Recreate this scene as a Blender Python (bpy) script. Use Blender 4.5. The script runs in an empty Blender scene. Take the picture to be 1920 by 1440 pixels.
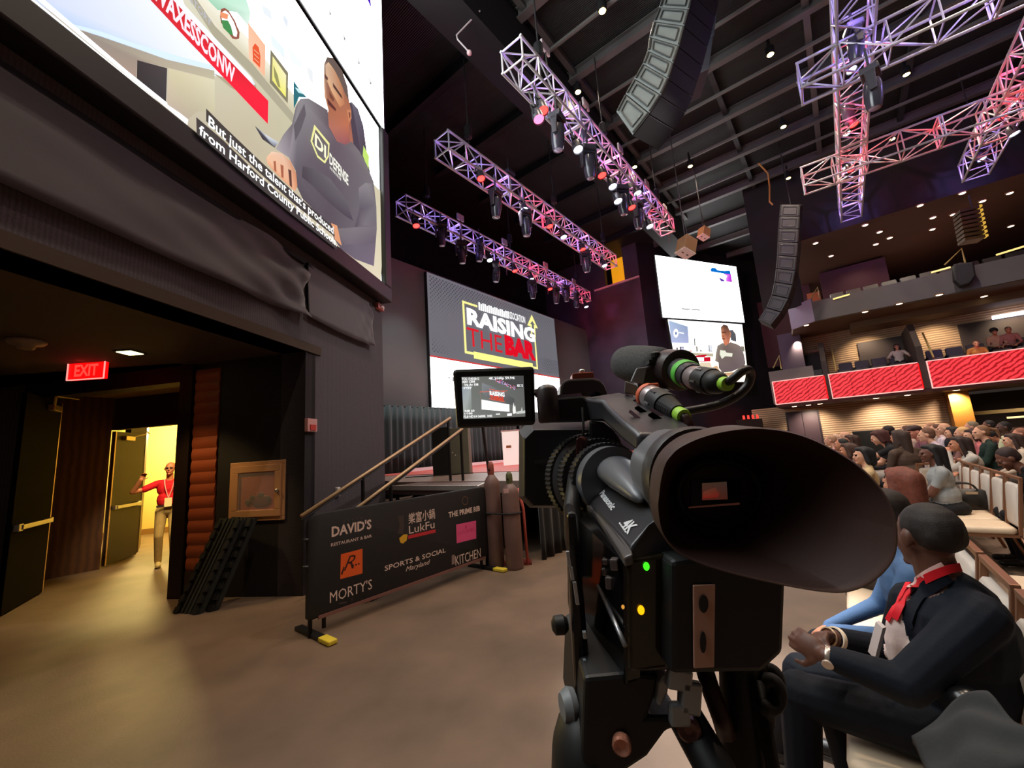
import bpy, bmesh, math, random
import numpy as np
from mathutils import Vector, Matrix
from math import sin, cos, radians, pi, atan2, sqrt
random.seed(7)
SC = bpy.context.scene
COL = SC.collection
V = Vector

# ---------------------------------------------------------------- camera
FPX, EYE = 770.0, 1.55
PITCH, ROLL = radians(9.2), radians(4.0)
_f = V((0, cos(PITCH), sin(PITCH)))
_r0, _u0 = V((1, 0, 0)), V((0, -sin(PITCH), cos(PITCH)))
_r = _r0 * cos(ROLL) - _u0 * sin(ROLL)
_u = _u0 * cos(ROLL) + _r0 * sin(ROLL)
CAM = V((0, 0, EYE))
cd = bpy.data.cameras.new('camera')
cam = bpy.data.objects.new('camera', cd)
COL.objects.link(cam)
cam.matrix_world = Matrix(((_r.x, _u.x, -_f.x, 0), (_r.y, _u.y, -_f.y, 0), (_r.z, _u.z, -_f.z, EYE), (0, 0, 0, 1)))
cd.sensor_fit = 'HORIZONTAL'
cd.sensor_width = 36.0
cd.lens = 36.0 * FPX / 1920.0
cd.clip_start = 0.02
cd.clip_end = 200
SC.camera = cam

# ---------------------------------------------------------------- exposure, world
SC.view_settings.view_transform = 'Standard'
SC.view_settings.look = 'None'
SC.view_settings.exposure = 0.0
SC.view_settings.gamma = 1.0
SC.view_settings.use_curve_mapping = False
W = bpy.data.worlds.new('hall_air')
SC.world = W
W.use_nodes = True
W.node_tree.nodes['Background'].inputs[0].default_value = (0.55, 0.42, 0.36, 1)
W.node_tree.nodes['Background'].inputs[1].default_value = 0.05
try:
    SC.cycles.use_denoising = True
    SC.cycles.use_light_tree = True
    SC.cycles.max_bounces = 6
    SC.cycles.diffuse_bounces = 3
    SC.cycles.glossy_bounces = 3
    SC.cycles.transmission_bounces = 4
    SC.cycles.sample_clamp_indirect = 3.0
    SC.cycles.caustics_reflective = False
    SC.cycles.caustics_refractive = False
except Exception:
    pass


def lamp(name, kind, loc, power, color=(1, 1, 1), radius=0.06, target=None, angle=90, blend=0.6, size=None):
    d = bpy.data.lights.new(name, kind)
    d.energy = power
    d.color = color
    o = bpy.data.objects.new(name, d)
    COL.objects.link(o)
    o.location = loc
    if kind in ('POINT', 'SPOT'):
        d.shadow_soft_size = radius
    if kind == 'SPOT':
        d.spot_size = radians(angle)
        d.spot_blend = blend
    if kind == 'AREA':
        d.shape = 'RECTANGLE'
        d.size, d.size_y = size
    if target is not None:
        o.rotation_euler = (V(target) - V(loc)).to_track_quat('-Z', 'Y').to_euler()
    return o


# ---------------------------------------------------------------- frames and points
def ray(x, y):
    return _f + _r * ((x - 960) / FPX) + _u * ((720 - y) / FPX)


def at_z(x, y, z=0.0):
    d = ray(x, y)
    return CAM + d * ((z - EYE) / d.z)


def at_y(x, y, yd):
    d = ray(x, y)
    return CAM + d * (yd / d.y)


def at_plane(x, y, p0, n):
    d = ray(x, y)
    n = V(n)
    return CAM + d * ((V(p0) - CAM).dot(n) / d.dot(n))


_az = radians(38.5)
UD = V((sin(_az), cos(_az), 0))       # along the stage and along the seat rows
SD = V((-cos(_az), sin(_az), 0))      # towards the stage
UP = V((0, 0, 1))


def hall(a, b, z=0.0):
    return UD * a + SD * b + UP * z


HALL_ROT = atan2(SD.y, SD.x) - pi / 2   # local +Y -> towards the stage, local +X -> along the rows


# ---------------------------------------------------------------- materials
def lin(c):
    out = []
    for v in c[:3]:
        v = v / 255.0
        out.append(v / 12.92 if v <= 0.04045 else ((v + 0.055) / 1.055) ** 2.4)
    return tuple(out)


MATS = {}


def mat(name, c, rough=0.6, metal=0.0, emit=0.0, noise=None, bump=None, coat=0.0, spec=0.5, ecol=None, sheen=0.0):
    """c is sRGB 0-255; noise=(scale, amount) varies the colour, bump=(scale, strength) roughens the surface"""
    if name in MATS:
        return MATS[name]
    m = bpy.data.materials.new(name)
    m.use_nodes = True
    nt = m.node_tree
    b = nt.nodes['Principled BSDF']
    L = lin(c)
    b.inputs['Base Color'].default_value = (*L, 1)
    b.inputs['Roughness'].default_value = rough
    b.inputs['Metallic'].default_value = metal
    b.inputs['Specular IOR Level'].default_value = spec
    if coat:
        b.inputs['Coat Weight'].default_value = coat
        b.inputs['Coat Roughness'].default_value = 0.15
    if sheen:
        b.inputs['Sheen Weight'].default_value = sheen
    if emit:
        b.inputs['Emission Color'].default_value = (*(lin(ecol) if ecol else L), 1)
        b.inputs['Emission Strength'].default_value = emit
    tc = None
    if noise or bump:
        tc = nt.nodes.new('ShaderNodeTexCoord')
    if noise:
        n = nt.nodes.new('ShaderNodeTexNoise')
        n.inputs['Scale'].default_value = noise[0]
        n.inputs['Detail'].default_value = 6
        nt.links.new(tc.outputs['Object'], n.inputs['Vector'])
        r = nt.nodes.new('ShaderNodeValToRGB')
        lo, hi = 1 - noise[1], 1 + noise[1]
        r.color_ramp.elements[0].position = 0.3
        r.color_ramp.elements[1].position = 0.7
        r.color_ramp.elements[0].color = (*[v * lo for v in L], 1)
        r.color_ramp.elements[1].color = (*[min(1, v * hi) for v in L], 1)
        nt.links.new(n.outputs['Fac'], r.inputs['Fac'])
        nt.links.new(r.outputs['Color'], b.inputs['Base Color'])
    if bump:
        n2 = nt.nodes.new('ShaderNodeTexNoise')
        n2.inputs['Scale'].default_value = bump[0]
        n2.inputs['Detail'].default_value = 4
        nt.links.new(tc.outputs['Object'], n2.inputs['Vector'])
        bp = nt.nodes.new('ShaderNodeBump')
        bp.inputs['Strength'].default_value = bump[1]
        bp.inputs['Distance'].default_value = 0.01
        nt.links.new(n2.outputs['Fac'], bp.inputs['Height'])
        nt.links.new(bp.outputs['Normal'], b.inputs['Normal'])
    MATS[name] = m
    return m


def glow(name, c, strength):
    if name in MATS:
        return MATS[name]
    m = bpy.data.materials.new(name)
    m.use_nodes = True
    nt = m.node_tree
    b = nt.nodes['Principled BSDF']
    b.inputs['Base Color'].default_value = (0.01, 0.01, 0.01, 1)
    b.inputs['Roughness'].default_value = 0.5
    b.inputs['Emission Color'].default_value = (*lin(c), 1)
    b.inputs['Emission Strength'].default_value = strength
    MATS[name] = m
    return m


def screen_mat(name, strength):
    """a lit display: every picture patch carries its own pixel colour"""
    m = bpy.data.materials.new(name)
    m.use_nodes = True
    nt = m.node_tree
    b = nt.nodes['Principled BSDF']
    b.inputs['Base Color'].default_value = (0.01, 0.01, 0.01, 1)
    b.inputs['Roughness'].default_value = 0.7
    a = nt.nodes.new('ShaderNodeAttribute')
    a.attribute_name = 'pixel'
    nt.links.new(a.outputs['Color'], b.inputs['Emission Color'])
    b.inputs['Emission Strength'].default_value = strength
    MATS[name] = m
    return m


def striped(name, c1, c2, scale, rough=0.7, axis='Z', bumpy=0.3, distort=0.0, mapping=None):
    """bands across a surface: corrugation, courses of tile, wood grain"""
    if name in MATS:
        return MATS[name]
    m = bpy.data.materials.new(name)
    m.use_nodes = True
    nt = m.node_tree
    b = nt.nodes['Principled BSDF']
    b.inputs['Roughness'].default_value = rough
    tc = nt.nodes.new('ShaderNodeTexCoord')
    w = nt.nodes.new('ShaderNodeTexWave')
    w.wave_type = 'BANDS'
    w.bands_direction = axis
    w.inputs['Scale'].default_value = scale
    w.inputs['Distortion'].default_value = distort
    w.inputs['Detail'].default_value = 2
    nt.links.new(tc.outputs['Object'], w.inputs['Vector'])
    r = nt.nodes.new('ShaderNodeValToRGB')
    r.color_ramp.elements[0].color = (*lin(c1), 1)
    r.color_ramp.elements[1].color = (*lin(c2), 1)
    nt.links.new(w.outputs['Fac'], r.inputs['Fac'])
    nt.links.new(r.outputs['Color'], b.inputs['Base Color'])
    bp = nt.nodes.new('ShaderNodeBump')
    bp.inputs['Strength'].default_value = bumpy
    bp.inputs['Distance'].default_value = 0.03
    nt.links.new(w.outputs['Fac'], bp.inputs['Height'])
    nt.links.new(bp.outputs['Normal'], b.inputs['Normal'])
    MATS[name] = m
    return m


# ---------------------------------------------------------------- mesh builder
def frame_of(d):
    d = V(d).normalized()
    a = V((0, 0, 1)) if abs(d.z) < 0.9 else V((1, 0, 0))
    x = d.cross(a).normalized()
    return x, x.cross(d).normalized(), d


class MB:
    def __init__(s):
        s.v, s.f, s.m, s.c = [], [], [], []

    def add(s, vs, fs, mi=0, col=None):
        o = len(s.v)
        s.v += [V(p) for p in vs]
        for f in fs:
            s.f.append([o + i for i in f])
            s.m.append(mi)
        if col is not None:
            if isinstance(col[0], (tuple, list)):
                s.c += [tuple(k) for k in col]
            else:
                s.c += [tuple(col)] * len(vs)
        return s

    def obox(s, p, ex, ey, ez, mi=0):
        p, ex, ey, ez = V(p), V(ex), V(ey), V(ez)
        vs = [p, p + ex, p + ex + ey, p + ey, p + ez, p + ex + ez, p + ex + ey + ez, p + ey + ez]
        fs = [(0, 3, 2, 1), (4, 5, 6, 7), (0, 1, 5, 4), (1, 2, 6, 5), (2, 3, 7, 6), (3, 0, 4, 7)]
        if ex.cross(ey).dot(ez) < 0:
            fs = [f[::-1] for f in fs]
        return s.add(vs, fs, mi)

    def box(s, c, size, mi=0, ax=(V((1, 0, 0)), V((0, 1, 0)), V((0, 0, 1)))):
        ex, ey, ez = [V(ax[i]) * size[i] for i in range(3)]
        return s.obox(V(c) - ex / 2 - ey / 2 - ez / 2, ex, ey, ez, mi)

    def bar(s, a, b, w, h=None, mi=0, upv=None):
        a, b = V(a), V(b)
        h = h or w
        if upv is None:
            x, y, d = frame_of(b - a)
        else:
            d = (b - a).normalized()
            x = d.cross(V(upv)).normalized()
            y = x.cross(d)
        return s.obox(a - x * w / 2 - y * h / 2, x * w, b - a, y * h, mi)

    def loft(s, rings, caps=(True, True), mi=0, closed=True):
        n = len(rings[0])
        vs = [p for r in rings for p in r]
        fs = []
        for k in range(len(rings) - 1):
            for i in range(n if closed else n - 1):
                j = (i + 1) % n
                fs.append((k * n + i, k * n + j, (k + 1) * n + j, (k + 1) * n + i))
        if caps[0]:
            fs.append(tuple(range(n))[::-1])
        if caps[1]:
            fs.append(tuple((len(rings) - 1) * n + i for i in range(n)))
        return s.add(vs, fs, mi)

    def cyl(s, a, b, r0, r1=None, n=16, mi=0):
        a, b = V(a), V(b)
        r1 = r0 if r1 is None else r1
        x, y, d = frame_of(b - a)
        R = [[p + (x * cos(2 * pi * i / n) + y * sin(2 * pi * i / n)) * r for i in range(n)] for p, r in ((a, r0), (b, r1))]
        return s.loft(R, mi=mi)

    def lathe(s, o, d, prof, n=24, mi=0, caps=(True, True), ph=0):
        """prof: (distance along d, radius)"""
        x, y, d = frame_of(d)
        o = V(o)
        R = [[o + d * h + (x * cos(2 * pi * i / n + ph) + y * sin(2 * pi * i / n + ph)) * r for i in range(n)] for h, r in prof]
        return s.loft(R, mi=mi, caps=caps)

    def tube(s, path, r, n=8, mi=0, caps=True):
        path = [V(p) for p in path]
        rr = r if isinstance(r, (list, tuple)) else [r] * len(path)
        x, y, d = frame_of(path[1] - path[0])
        rings = []
        for k, p in enumerate(path):
            if k == 0:
                t = path[1] - path[0]
            elif k == len(path) - 1:
                t = path[-1] - path[-2]
            else:
                t = (path[k + 1] - p).normalized() + (p - path[k - 1]).normalized()
            t = t.normalized() if t.length > 1e-9 else d
            x = (x - t * x.dot(t)).normalized()
            y = t.cross(x)
            rings.append([p + (x * cos(2 * pi * i / n) + y * sin(2 * pi * i / n)) * rr[k] for i in range(n)])
        return s.loft(rings, caps=(caps, caps), mi=mi)

    def prism(s, poly, ext, mi=0):
        poly = [V(p) for p in poly]
        ext = V(ext)
        n = len(poly)
        nn = V((0, 0, 0))
        for i in range(n):
            nn += (poly[i] - poly[0]).cross(poly[(i + 1) % n] - poly[0])
        if nn.dot(ext) > 0:
            poly = poly[::-1]
        return s.add(poly + [p + ext for p in poly],
                     [tuple(range(n))] + [tuple(n + i for i in range(n))[::-1]] + [(i, n + i, n + (i + 1) % n, (i + 1) % n) for i in range(n)], mi)

    def ball(s, c, r, n=14, m=8, mi=0, ax=None):
        c = V(c)
        r = (r, r, r) if not isinstance(r, (tuple, list)) else r
        ax = ax or (V((1, 0, 0)), V((0, 1, 0)), V((0, 0, 1)))
        vs = [c - V(ax[2]) * r[2]]
        for k in range(1, m):
            th = pi * k / m
            for i in range(n):
                p = 2 * pi * i / n
                vs.append(c + V(ax[0]) * r[0] * sin(th) * cos(p) + V(ax[1]) * r[1] * sin(th) * sin(p) - V(ax[2]) * r[2] * cos(th))
        vs.append(c + V(ax[2]) * r[2])
        fs = []
        for i in range(n):
            fs.append((0, 1 + (i + 1) % n, 1 + i))
            for k in range(m - 2):
                a = 1 + k * n
                fs.append((a + i, a + (i + 1) % n, a + n + (i + 1) % n, a + n + i))
            fs.append((len(vs) - 1, 1 + (m - 2) * n + i, 1 + (m - 2) * n + (i + 1) % n))
        return s.add(vs, fs, mi)

    def quad(s, a, b, c, d, mi=0):
        return s.add([a, b, c, d], [(0, 1, 2, 3)], mi)

    def build(s, name, mats, parent=None, smooth=False, bevel=0, world=True, auto=None):
        off = V((0, 0, 0))
        if parent is not None and world:
            p = parent
            while p is not None:
                off += p.location
                p = p.parent
        me = bpy.data.meshes.new(name)
        me.from_pydata([tuple(p - off) for p in s.v], [], s.f)
        if not isinstance(mats, (list, tuple)):
            mats = [mats]
        for m in mats:
            me.materials.append(m)
        if len(mats) > 1:
            me.polygons.foreach_set('material_index', s.m)
        if s.c and len(s.c) == len(s.v):
            a = me.color_attributes.new('pixel', 'FLOAT_COLOR', 'POINT')
            for i, c in enumerate(s.c):
                a.data[i].color = (*c, 1)
        me.update()
        if smooth:
            me.polygons.foreach_set('use_smooth', [True] * len(me.polygons))
            if auto:
                me.set_sharp_from_angle(angle=radians(auto))
        o = bpy.data.objects.new(name, me)
        COL.objects.link(o)
        if parent is not None:
            o.parent = parent
        if bevel:
            md = o.modifiers.new('bevel', 'BEVEL')
            md.width = bevel
            md.segments = 2
            md.limit_method = 'ANGLE'
            md.angle_limit = radians(35)
        return o


def tag(o, label=None, cat=None, group=None, kind=None):
    if label:
        o['label'] = label
    if cat:
        o['category'] = cat
    if group:
        o['group'] = group
    if kind:
        o['kind'] = kind
    return o


def thing(name, label, cat, loc=(0, 0, 0), rotz=0.0, group=None):
    o = bpy.data.objects.new(name, None)
    o.empty_display_size = 0.1
    COL.objects.link(o)
    o.location = loc
    o.rotation_euler = (0, 0, rotz)
    return tag(o, label, cat, group)


def struct(mb, name, m, bevel=0, smooth=False):
    return tag(mb.build(name, m, bevel=bevel, smooth=smooth, auto=40 if smooth else None), kind='structure')


def copy_tree(o, parent=None):
    c = o.copy()
    COL.objects.link(c)
    c.parent = parent
    for ch in list(o.children):
        copy_tree(ch, c)
    return c


def recolor(o, slot, m):
    o.material_slots[slot].link = 'OBJECT'
    o.material_slots[slot].material = m


# ---------------------------------------------------------------- lettering
_tc = bpy.data.curves.new('lettering', 'FONT')
_to = bpy.data.objects.new('lettering', _tc)
COL.objects.link(_to)


def letters(mb, text, p0, p1, upv, hgt, mi=0, col=None, thick=0.0, lift=0.0, nrm=None, shear=0.0, res=2):
    """lay flat lettering from p0 to p1 (baseline); hgt is the cap height"""
    p0, p1 = V(p0), V(p1)
    _tc.body = text
    _tc.offset = thick
    _tc.shear = shear
    _tc.resolution_u = res
    _tc.fill_mode = 'BOTH'
    bpy.context.view_layer.update()
    dg = bpy.context.evaluated_depsgraph_get()
    me = _to.evaluated_get(dg).to_mesh()
    if len(me.vertices) == 0:
        return
    co = np.empty(len(me.vertices) * 3)
    me.vertices.foreach_get('co', co)
    co = co.reshape(-1, 3)
    x0, x1 = co[:, 0].min(), co[:, 0].max()
    d = p1 - p0
    upv = V(upv)
    n = V(nrm) if nrm is not None else V((0, 0, 0))
    vs = [p0 + d * ((c[0] - x0) / max(1e-6, x1 - x0)) + upv * (c[1] / 0.70 * hgt) + n * lift for c in co]
    fs = [tuple(p.vertices) for p in me.polygons]
    mb.add(vs, fs, mi, col if col is not None else None)
    _to.to_mesh_clear()
# ================================================================ lights that fill the hall
WARM = (1.0, 0.80, 0.62)
house_lamps = [(8.8, 3.2), (10.5, 4.9), (15.2, 5.0), (16.8, 3.3), (13.3, 0.05), (17.2, -3.2), (17.0, 0.1), (20.8, 0.3), (20.9, -3.1),
               (5.0, 2.4), (5.0, -2.0), (9.0, -4.0), (1.0, 0.6), (13.0, -6.0)]
CEIL = 13.2

# ================================================================ setting
CO = at_z(568, 1118)                      # foot of the left wall's corner
a9 = radians(9.5)
DL = V((sin(a9), cos(a9), 0))             # along the left wall, away from the camera
NL = V((cos(a9), -sin(a9), 0))            # out of the left wall, into the hall


def lw(along, z, off=0.0):
    return CO + DL * along + NL * off + UP * z


def alc(s, z, along=0.0):                 # the alcove's back plane: s runs left from the corner
    return CO - NL * s + DL * along + UP * z


M_floor = mat('sealed concrete', (118, 97, 80), 0.58, noise=(1.6, 0.26), bump=(60, 0.14))
M_wallpurple = striped('charcoal woven wall covering', (68, 62, 66), (80, 73, 78), 60, 0.75, 'X', 0.15, 3.0)
M_black = mat('matt black paint', (13, 12, 13), 0.85)
M_blackwall = mat('black painted plaster', (30, 26, 27), 0.7, bump=(25, 0.1))
M_darkgrey = mat('dark grey paint', (70, 66, 72), 0.7, noise=(1.5, 0.12))
M_stagewall = mat('grey stage wall panel', (92, 88, 86), 0.6, noise=(0.7, 0.08))
M_deck = striped('corrugated roof deck', (15, 14, 14), (29, 28, 27), 6.0, 0.6, 'X', 0.6)
M_steel = mat('painted roof steel', (96, 92, 90), 0.55)
M_steeldark = mat('dark roof steel', (46, 44, 45), 0.6)
M_brick = striped('tan split-face tile', (140, 114, 90), (196, 164, 132), 3.2, 0.8, 'Z', 0.5, 1.2)
M_soffit = mat('brown soffit', (92, 62, 50), 0.7, noise=(0.6, 0.1))
M_redwall = mat('maroon wall', (66, 28, 30), 0.7)
M_brown = striped('brown wood panelling', (70, 42, 24), (92, 56, 30), 5.0, 0.55, 'X', 0.1, 2.5)

mb = MB()
mb.obox((-16, -7, -0.2), (48, 0, 0), (0, 48, 0), (0, 0, 0.2))
struct(mb, 'floor', M_floor)

# roof deck, only over the hall
mb = MB()
c = [hall(-6, -14), hall(-6, 20), hall(34, 20), hall(34, -14)]
mb.prism([p + UP * CEIL for p in c], UP * 0.2)
ceil = MB()
o = mb.build('ceiling', M_deck)
tag(o, kind='structure')
o.rotation_euler = (0, 0, HALL_ROT)
o.data.transform(Matrix.Rotation(-HALL_ROT, 4, 'Z'))

# roof beams and purlins
for a in (2.6, 5.2, 7.8, 10.4, 13.0, 15.6, 18.2, 20.8, 23.4, 26.0, 28.6):
    for b0_, b1_, ms_ in ((-12, 5.1, M_steel), (6.0, 11.5, M_black)):  # stage stretch in black: the dark over the stage put into colour
        if a > 22.5 and b0_ > 0:
            continue
        if a > 22.5:
            b0_ = 0.0
        mb = MB()
        p, q = hall(a, b0_, CEIL - 0.35), hall(a, b1_ if a < 22.5 else 7.4 - (a - 23.0) * 0.55, CEIL - 0.35)
        mb.bar(p, q, 0.22, 0.03, upv=UP)
        mb.bar(p + UP * 0.30, q + UP * 0.30, 0.22, 0.03, upv=UP)
        mb.bar(p + UP * 0.15, q + UP * 0.15, 0.03, 0.30, upv=UP)
        tag(mb.build('trim_%d' % int(a * 10 + (b0_ > 0)), ms_), kind='structure')
for a in (9.1, 11.7, 14.3, 16.9, 19.5):
    mb = MB()
    mb.bar(hall(a, -12, CEIL - 0.30), hall(a, 5.1, CEIL - 0.30), 0.07, 0.09, upv=UP)
    tag(mb.build('trim_%d' % int(a * 10), mat('pale purlin paint', (118, 114, 110), 0.55)), kind='structure')
k = 0
for b in (-6.0, -3.4, -0.9, 1.65, 4.9):
    k += 1
    mb = MB()
    p, q = hall(-2, b, CEIL - 0.12), hall(22, b, CEIL - 0.12)
    mb.bar(p, q, 0.16, 0.18, upv=UP)
    tag(mb.build('trim_%d' % k, M_steel if k % 2 else M_steeldark), kind='structure')
# deep dark truss girder between the rigs
mb = MB()
mb.bar(hall(-1, 5.55, 12.2), hall(22.4, 5.55, 12.2), 0.9, 1.6, upv=UP)
tag(mb.build('trim_6', M_black), kind='structure')

# left wall: pier beside the stage and the high wall above the alcove
WT = 0.35
mb = MB()
mb.obox(lw(0, 0, -WT), DL * 2.12, NL * WT, UP * 3.03)
mb.obox(lw(-8, 3.03, -WT), DL * 10.12, NL * WT, UP * (CEIL - 3.03))
mb.obox(lw(2.08, 0, -WT), NL * 0.10, DL * 0.04, UP * 3.03)
struct(mb, 'wall_left', M_wallpurple)
mb = MB()
mb.obox(lw(2.0, 0, -WT - 0.02), DL * 0.12, -NL * 1.45, UP * CEIL)
for p_, q_ in ((V((-3.80, 7.46, 0)), V((-5.75, 12.0, 0))), (V((-5.75, 12.0, 0)), V((-8.05, 13.6, 0)))):
    mb.obox(p_, q_ - p_, V((-0.12, -0.02, 0)), UP * CEIL)
struct(mb, 'wall_stage_side', M_black)

# alcove
AH = 3.03
mb = MB()
mb.obox(alc(0, 0, 0.0), -NL * 1.30, DL * 0.2, UP * AH)
mb.obox(alc(1.30, 0, 0.02), -NL * 0.52, DL * 0.2, UP * AH)
struct(mb, 'wall_alcove', M_blackwall)
mb = MB()
mb.obox(alc(1.68, 0, -0.05), -NL * 0.20, DL * 0.30, UP * AH)          # right jamb
mb.obox(alc(1.88, 2.80, -0.02), -NL * 2.55, DL * 0.25, UP * 0.25)      # head
mb.obox(alc(4.40, 0, -0.05), -NL * 0.2, DL * 0.30, UP * AH)
struct(mb, 'trim_7', mat('dark stained door frame', (34, 21, 15), 0.6, spec=0.2))
mb = MB()
mb.obox(alc(4.60, 0, 0), -NL * 3.0, DL * 0.2, UP * AH)
struct(mb, 'wall_alcove_far', M_brown)
mb = MB()
mb.obox(alc(-0.02, AH, 0.3) , -NL * 8.0, -DL * 7.6, UP * 0.12)
struct(mb, 'ceiling_alcove', mat('alcove ceiling', (66, 52, 40), 0.8))
# ribbed red-brown panel on the alcove wall
t = thing('wall_panel', 'ribbed red-brown wall panel beside the lit doorway', 'wall panel', alc(1.5, 0))
mb = MB()
n = 17
for i in range(n):
    z0 = 0.32 + i * (2.62 / n)
    h = 2.62 / n
    sec = []
    for q in range(7):
        tt = q / 6
        sec.append((0.012 + 0.014 * sin(pi * tt), z0 + h * tt))
    r0 = [alc(1.28, zz, -dd) for dd, zz in sec] + [alc(1.28, z0 + h, 0), alc(1.28, z0, 0)]
    r1 = [alc(1.66, zz, -dd) for dd, zz in sec] + [alc(1.66, z0 + h, 0), alc(1.66, z0, 0)]
    mb.loft([r0, r1])
mb.build('ribbed_face', mat('red-brown ribbed laminate', (150, 72, 40), 0.5, noise=(3, 0.1)), t)
mb = MB()
mb.obox(alc(1.28, 0, -0.03), -NL * 0.38, DL * 0.03, UP * 0.32)
mb.build('plinth', mat('dark plinth', (44, 26, 20), 0.6), t)

# vestibule and lit corridor behind the doors
mb = MB()
P1, P2, P3, P4 = V((-7.05, 6.08, 0)), V((-8.1, 6.3, 0)), V((-7.98, 6.95, 0)), V((-7.52, 7.60, 0))
for p, q in ((P1, P2), (P2, P3), (P3, P4)):
    d = (q - p)
    nn = V((-d.y, d.x, 0)).normalized() * -0.1
    mb.obox(p, d, nn, UP * AH)
struct(mb, 'wall_vestibule', M_brown)
mb = MB()
d2 = -NL
Q0 = V((-7.52, 7.62, 0))
mb.obox(Q0 + UP * 2.44, NL * 3.2, DL * 0.12, UP * 0.6)
mb.obox(Q0 + NL * 2.05, NL * 1.6, DL * 0.12, UP * AH)
struct(mb, 'wall_vestibule_back', mat('dark brown lobby wall', (52, 34, 20), 0.6))
mb = MB()
mb.obox(V((-4.64, 5.95, 0)), V((0.12, 0, 0)), V((0.0, 1.6, 0)), UP * AH)
struct(mb, 'wall_vestibule_right', mat('dark brown lobby wall', (52, 34, 20), 0.6))
mb = MB()
mb.prism([V((-9.5, 5.4, AH)), V((-4.5, 5.4, AH)), V((-4.4, 7.9, AH)), V((-9.5, 7.9, AH))], UP * 0.1)
mb.prism([V((-14, 7.7, AH + 0.05)), V((-5.2, 7.7, AH + 0.05)), V((-7.4, 12.4, AH + 0.05)), V((-14, 12.4, AH + 0.05))], UP * 0.1)
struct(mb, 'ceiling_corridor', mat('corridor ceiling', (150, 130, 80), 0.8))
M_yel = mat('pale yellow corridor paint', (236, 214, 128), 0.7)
mb = MB()
e0, e1 = V((-11.6, 11.2, 0)), V((-7.5, 12.3, 0))
mb.obox(e0, e1 - e0, V((-0.05, 0.2, 0)), UP * 3.1)
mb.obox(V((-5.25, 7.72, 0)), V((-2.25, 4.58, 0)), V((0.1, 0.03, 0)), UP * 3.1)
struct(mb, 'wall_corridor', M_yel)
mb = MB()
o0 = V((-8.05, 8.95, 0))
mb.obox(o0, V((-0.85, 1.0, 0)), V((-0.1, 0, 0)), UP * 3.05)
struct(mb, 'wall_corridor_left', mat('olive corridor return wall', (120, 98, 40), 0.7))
mb = MB()
mb.obox(V((-7.78, 8.3, 0)), V((-0.24, 0.6, 0)), V((-0.12, 0, 0)), UP * 3.05)
struct(mb, 'trim_8', mat('dark stained door frame', (34, 21, 15), 0.6, spec=0.2))
mb = MB()
mb.obox(e0 + V((0.01, -0.02, 0)), (e1 - e0), V((0.005, -0.02, 0)), UP * 0.14)
struct(mb, 'baseboard_corridor', mat('corridor baseboard', (150, 110, 60), 0.6))

# stage shell
BS = 11.6
A1 = 22.7
mb = MB()
mb.obox(hall(6.0, BS + 0.15, 3.3), UD * (A1 - 6.0), SD * 0.2, UP * 5.40)
struct(mb, 'wall_stage', M_stagewall)
mb = MB()
mb.obox(hall(5.4, BS + 3.0, 0), UD * (A1 - 1.4), SD * 0.2, UP * CEIL)
struct(mb, 'wall_stage_rear', M_black)
mb = MB()
mb.obox(hall(A1, BS + 0.3, 0), UD * 0.3, -SD * (BS + 0.3 - 8.0), UP * 11.05)
mb.obox(hall(A1, BS + 3.2, 0), UD * 0.3, -SD * 2.9, UP * CEIL)
mb.obox(hall(A1, 8.9, 11.0), UD * 0.3, -SD * 0.9, UP * (CEIL - 11.0))
mb.obox(hall(A1, BS + 0.3, 11.0), UD * 0.3, -SD * 1.75, UP * (CEIL - 11.0))
struct(mb, 'wall_wing', mat('dark violet grey wall', (66, 61, 66), 0.7, noise=(0.9, 0.25)))
# lit booth opening high in the wing wall, with its pale sill
mb = MB()
mb.obox(hall(A1 + 1.2, 10.2, 11.0), UD * 0.1, -SD * 2.4, UP * 2.2)
struct(mb, 'wall_booth', mat('glowing yellow booth wall', (226, 168, 30), 0.7, emit=0.9, ecol=(222, 150, 20)))  # the booth's light is put into this wall as emission
mb = MB()
mb.obox(hall(A1 - 0.12, 10.9, 11.0), UD * 0.5, -SD * 2.9, UP * 0.09)
struct(mb, 'trim_9', mat('pale pink sill', (226, 190, 186), 0.6))

# splayed wall that carries the far screens
RP, RQ = hall(22.2, 7.15), hall(29.2, 3.3)
RDIR = (RQ - RP).normalized()
RN = V((RDIR.y, -RDIR.x, 0))
if RN.dot(-RP) < 0:
    RN = -RN
mb = MB()
S0 = hall(A1 + 0.05, 8.0)
mb.obox(S0 - RN * 0.0, RDIR * 14, -RN * 0.3, UP * CEIL)
struct(mb, 'wall_right_splay', mat('dark plum wall', (50, 46, 48), 0.7, noise=(0.8, 0.2)))

# side of the hall with the balconies (a = 21.2)
AB = 21.2
mb = MB()
mb.obox(hall(AB + 0.35, 0.6, 9.8), UD * 0.25, -SD * 15.6, UP * (CEIL - 9.8))
mb.obox(hall(AB + 0.35, 2.15, 6.95), UD * 0.25, -SD * 1.55, UP * (CEIL - 6.95))
struct(mb, 'wall_upper_fascia', mat('black fascia', (34, 32, 33), 0.8))
mb = MB()
mb.prism([hall(AB + 0.35, 0.7, 9.8), hall(AB + 8.5, 0.7, 9.0), hall(AB + 8.5, -15, 9.0), hall(AB + 0.35, -15, 9.8)], UP * 0.15)
struct(mb, 'ceiling_soffit', M_soffit)
mb = MB()
mb.obox(hall(AB + 8.3, 3.2, 5.5), UD * 0.2, -SD * 18, UP * 4.2)
mb.obox(hall(AB + 5.5, 1.5, 6.0), UD * 0.2, -SD * 1.1, UP * 3.4)
struct(mb, 'wall_balcony_rear', M_redwall)
mb = MB()
mb.obox(hall(AB + 4.5, 0.55, 6.2), UD * 0.2, -SD * 0.55, UP * 2.3)
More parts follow.
